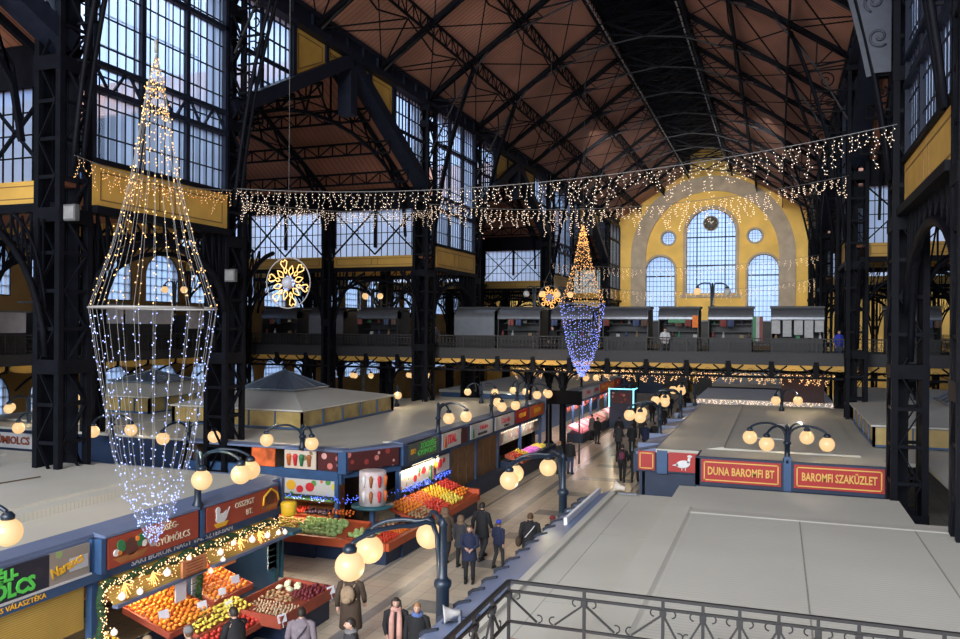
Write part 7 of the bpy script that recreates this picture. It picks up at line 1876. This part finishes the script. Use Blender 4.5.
P(-7.08, 15.65, -75, 'woman with tied fair hair and a blue scarf, black coat, beside the pink scarf', 'stand', 'black', 'mid', 'black', 'bun', 'fair', 1.68, extra=(('scarf', 'bluescarf'),))
P(-7.9, 14.3, -140, 'person with short black hair, charcoal jacket and grey scarf at the bottom edge', 'hold', 'charcoal', 'mid', 'black', 'short', 'dark', 1.70, extra=(('scarf', 'grey'),), wide=1.1)
P(-9.2, 14.55, 110, 'person seen from behind in a lilac grey jacket facing the nut crate', 'stand', 'lilac', 'short', 'jeans', 'short', 'dark', 1.66, extra=(('strap', 'charcoal'),), wide=1.12)
P(-10.25, 13.85, 165, 'dark haired man in a black coat bending over the peppers', 'reach', 'black', 'mid', 'black', 'short', 'dark', 1.74, wide=1.08)
P(-10.5, 12.8, 170, 'person in a grey knitted cap and pale jacket at the apple tray', 'reach', 'grey', 'short', 'jeans', 'beanie', 'grey', 1.66)
P(-11.0, 12.2, 150, 'person with a pale cap at the left end of the apple tray', 'reach', 'tan', 'short', 'jeans', 'beanie', 'tan', 1.6)
P(-8.95, 24.8, 75, 'person in a black coat walking away beside the long stall counter', 'walk', 'black', 'mid', 'charcoal', 'short', 'dark', 1.80, wide=1.08)
P(-8.15, 24.1, 80, 'child in a navy jacket and bright blue cap walking away', 'walk2', 'navy', 'short', 'charcoal', 'beanie', 'blue', 1.45)
P(-8.45, 22.35, -75, 'woman in a navy coat facing the camera, hands held together', 'hold', 'navy', 'mid', 'black', 'short', 'brown', 1.68)
P(-9.95, 24.1, 95, 'person in brown with a fur hood, furthest left of the counter group', 'walk', 'brown', 'mid', 'black', 'hood', 'fur', 1.70, wide=1.12)
P(-9.25, 23.7, 85, 'person with a fur trimmed hood behind the woman in navy', 'stand', 'charcoal', 'mid', 'black', 'hood', 'fur', 1.6)
P(-7.15, 24.2, 100, 'person in a long black coat with a brown shoulder bag', 'stand', 'black', 'long', 'black', 'short', 'brown', 1.74, extra=(('bag', 'brown'), ('strap', 'white')), wide=1.15)
P(-6.55, 24.6, 85, 'person in a black coat with a dark red cap beside the roof edge', 'stand', 'black', 'mid', 'black', 'beanie', 'darkred', 1.6)
P(-7.08, 39.7, 92, 'man with a backpack walking away in the middle of the walkway', 'walk', 'black', 'short', 'black', 'short', 'dark', 1.80, extra=(('backpack', 'plum'),))
P(-6.5, 39.9, 88, 'person in a black coat walking beside the man with the backpack', 'walk2', 'black', 'mid', 'black', 'short', 'dark', 1.74)
P(-6.25, 41.3, 90, 'person in a grey coat just behind the pair walking away', 'stand', 'grey', 'mid', 'black', 'short', 'brown', 1.7)
P(-9.95, 40.8, 70, 'man in a black jacket standing by the meat counters', 'stand', 'black', 'short', 'jeans', 'short', 'dark', 1.78)
P(-10.45, 40.5, 60, 'grey haired person beside the man at the meat counters', 'stand', 'black', 'short', 'black', 'short', 'fair', 1.68)
far = [(-8.95, 48.8, 90, 'charcoal', 'walk', 'person in charcoal under the bridge, left one of the crowd by the lamp'), (-8.2, 49.2, 95, 'black', 'stand', 'person in a black coat under the bridge below the twin globes'),
       (-7.5, 49.9, 80, 'navy', 'stand', 'person in navy in the crowd under the bridge'), (-7.05, 50.6, 100, 'black', 'walk2', 'person in black right of the one in navy under the bridge'), (-6.4, 49.5, 95, 'black', 'stand', 'person in black next to the far right lamp post'),
       (-10.9, 52.0, 60, 'black', 'stand', 'person in black at the pink meat counter beyond the bridge'), (-11.6, 53.6, 150, 'grey', 'stand', 'person in grey facing the first pink meat counter'), (-9.6, 52.6, 85, 'black', 'walk', 'person in black walking beyond the meat counter customers'),
       (-8.7, 56.0, 90, 'charcoal', 'walk2', 'person in charcoal before the neon stand'), (-5.4, 48.5, 80, 'plum', 'stand', 'child in a plum coat near the blue eave'), (-7.8, 60.5, 92, 'black', 'walk', 'person in black walking far down the middle of the walkway'),
       (-6.9, 63.0, 85, 'brown', 'stand', 'person in brown far down the walkway'), (-9.4, 66.0, 90, 'black', 'stand', 'person in black beyond the neon stand'), (-8.6, 71.0, 100, 'navy', 'walk', 'person in navy, very far down the walkway'),
       (-7.3, 72.5, 80, 'black', 'walk2', 'person in black, very far down the walkway on its right'), (-6.0, 58.5, 75, 'charcoal', 'stand', 'person in charcoal by the far dark blue stall'), (-5.9, 66.5, 110, 'black', 'stand', 'person in black by the furthest right stall'),
       (-8.0, 78.0, 90, 'black', 'walk', 'furthest person in black before the end wall'), (-9.9, 75.0, 60, 'brown', 'stand', 'furthest person in brown on the left of the walkway'), (-6.6, 54.2, 95, 'navy', 'walk', 'person in navy passing the dark blue stall')]
for (x, y, f_, c_, k_, lb) in far: P(x, y, f_, lb, k_, c_, 'mid', 'black', 'short', 'dark', 1.28 if 'child' in lb else 1.72)
P(-5.75, 45.0, -80, 'person in a white top leaning at the bridge railing', 'hold', 'white', 'short', 'black', 'short', 'dark', 1.66, z=DK)
P(-9.6, 45.1, 60, 'person in a navy coat on the bridge right of the far light cone', 'stand', 'navy', 'mid', 'black', 'short', 'brown', 1.7, z=DK)
P(2.9, 45.0, -60, 'person in blue at the right end of the kiosks on the bridge', 'stand', 'blue', 'short', 'jeans', 'short', 'dark', 1.6, z=DK)
P(-19.3, 45.0, -90, 'person in grey on the bridge left of the shut kiosk', 'stand', 'grey', 'mid', 'black', 'short', 'brown', 1.7, z=DK)
P(-12.0, 44.9, -120, 'person in black at the bridge railing under the small snowflake', 'stand', 'black', 'mid', 'black', 'short', 'dark', 1.7, z=DK)
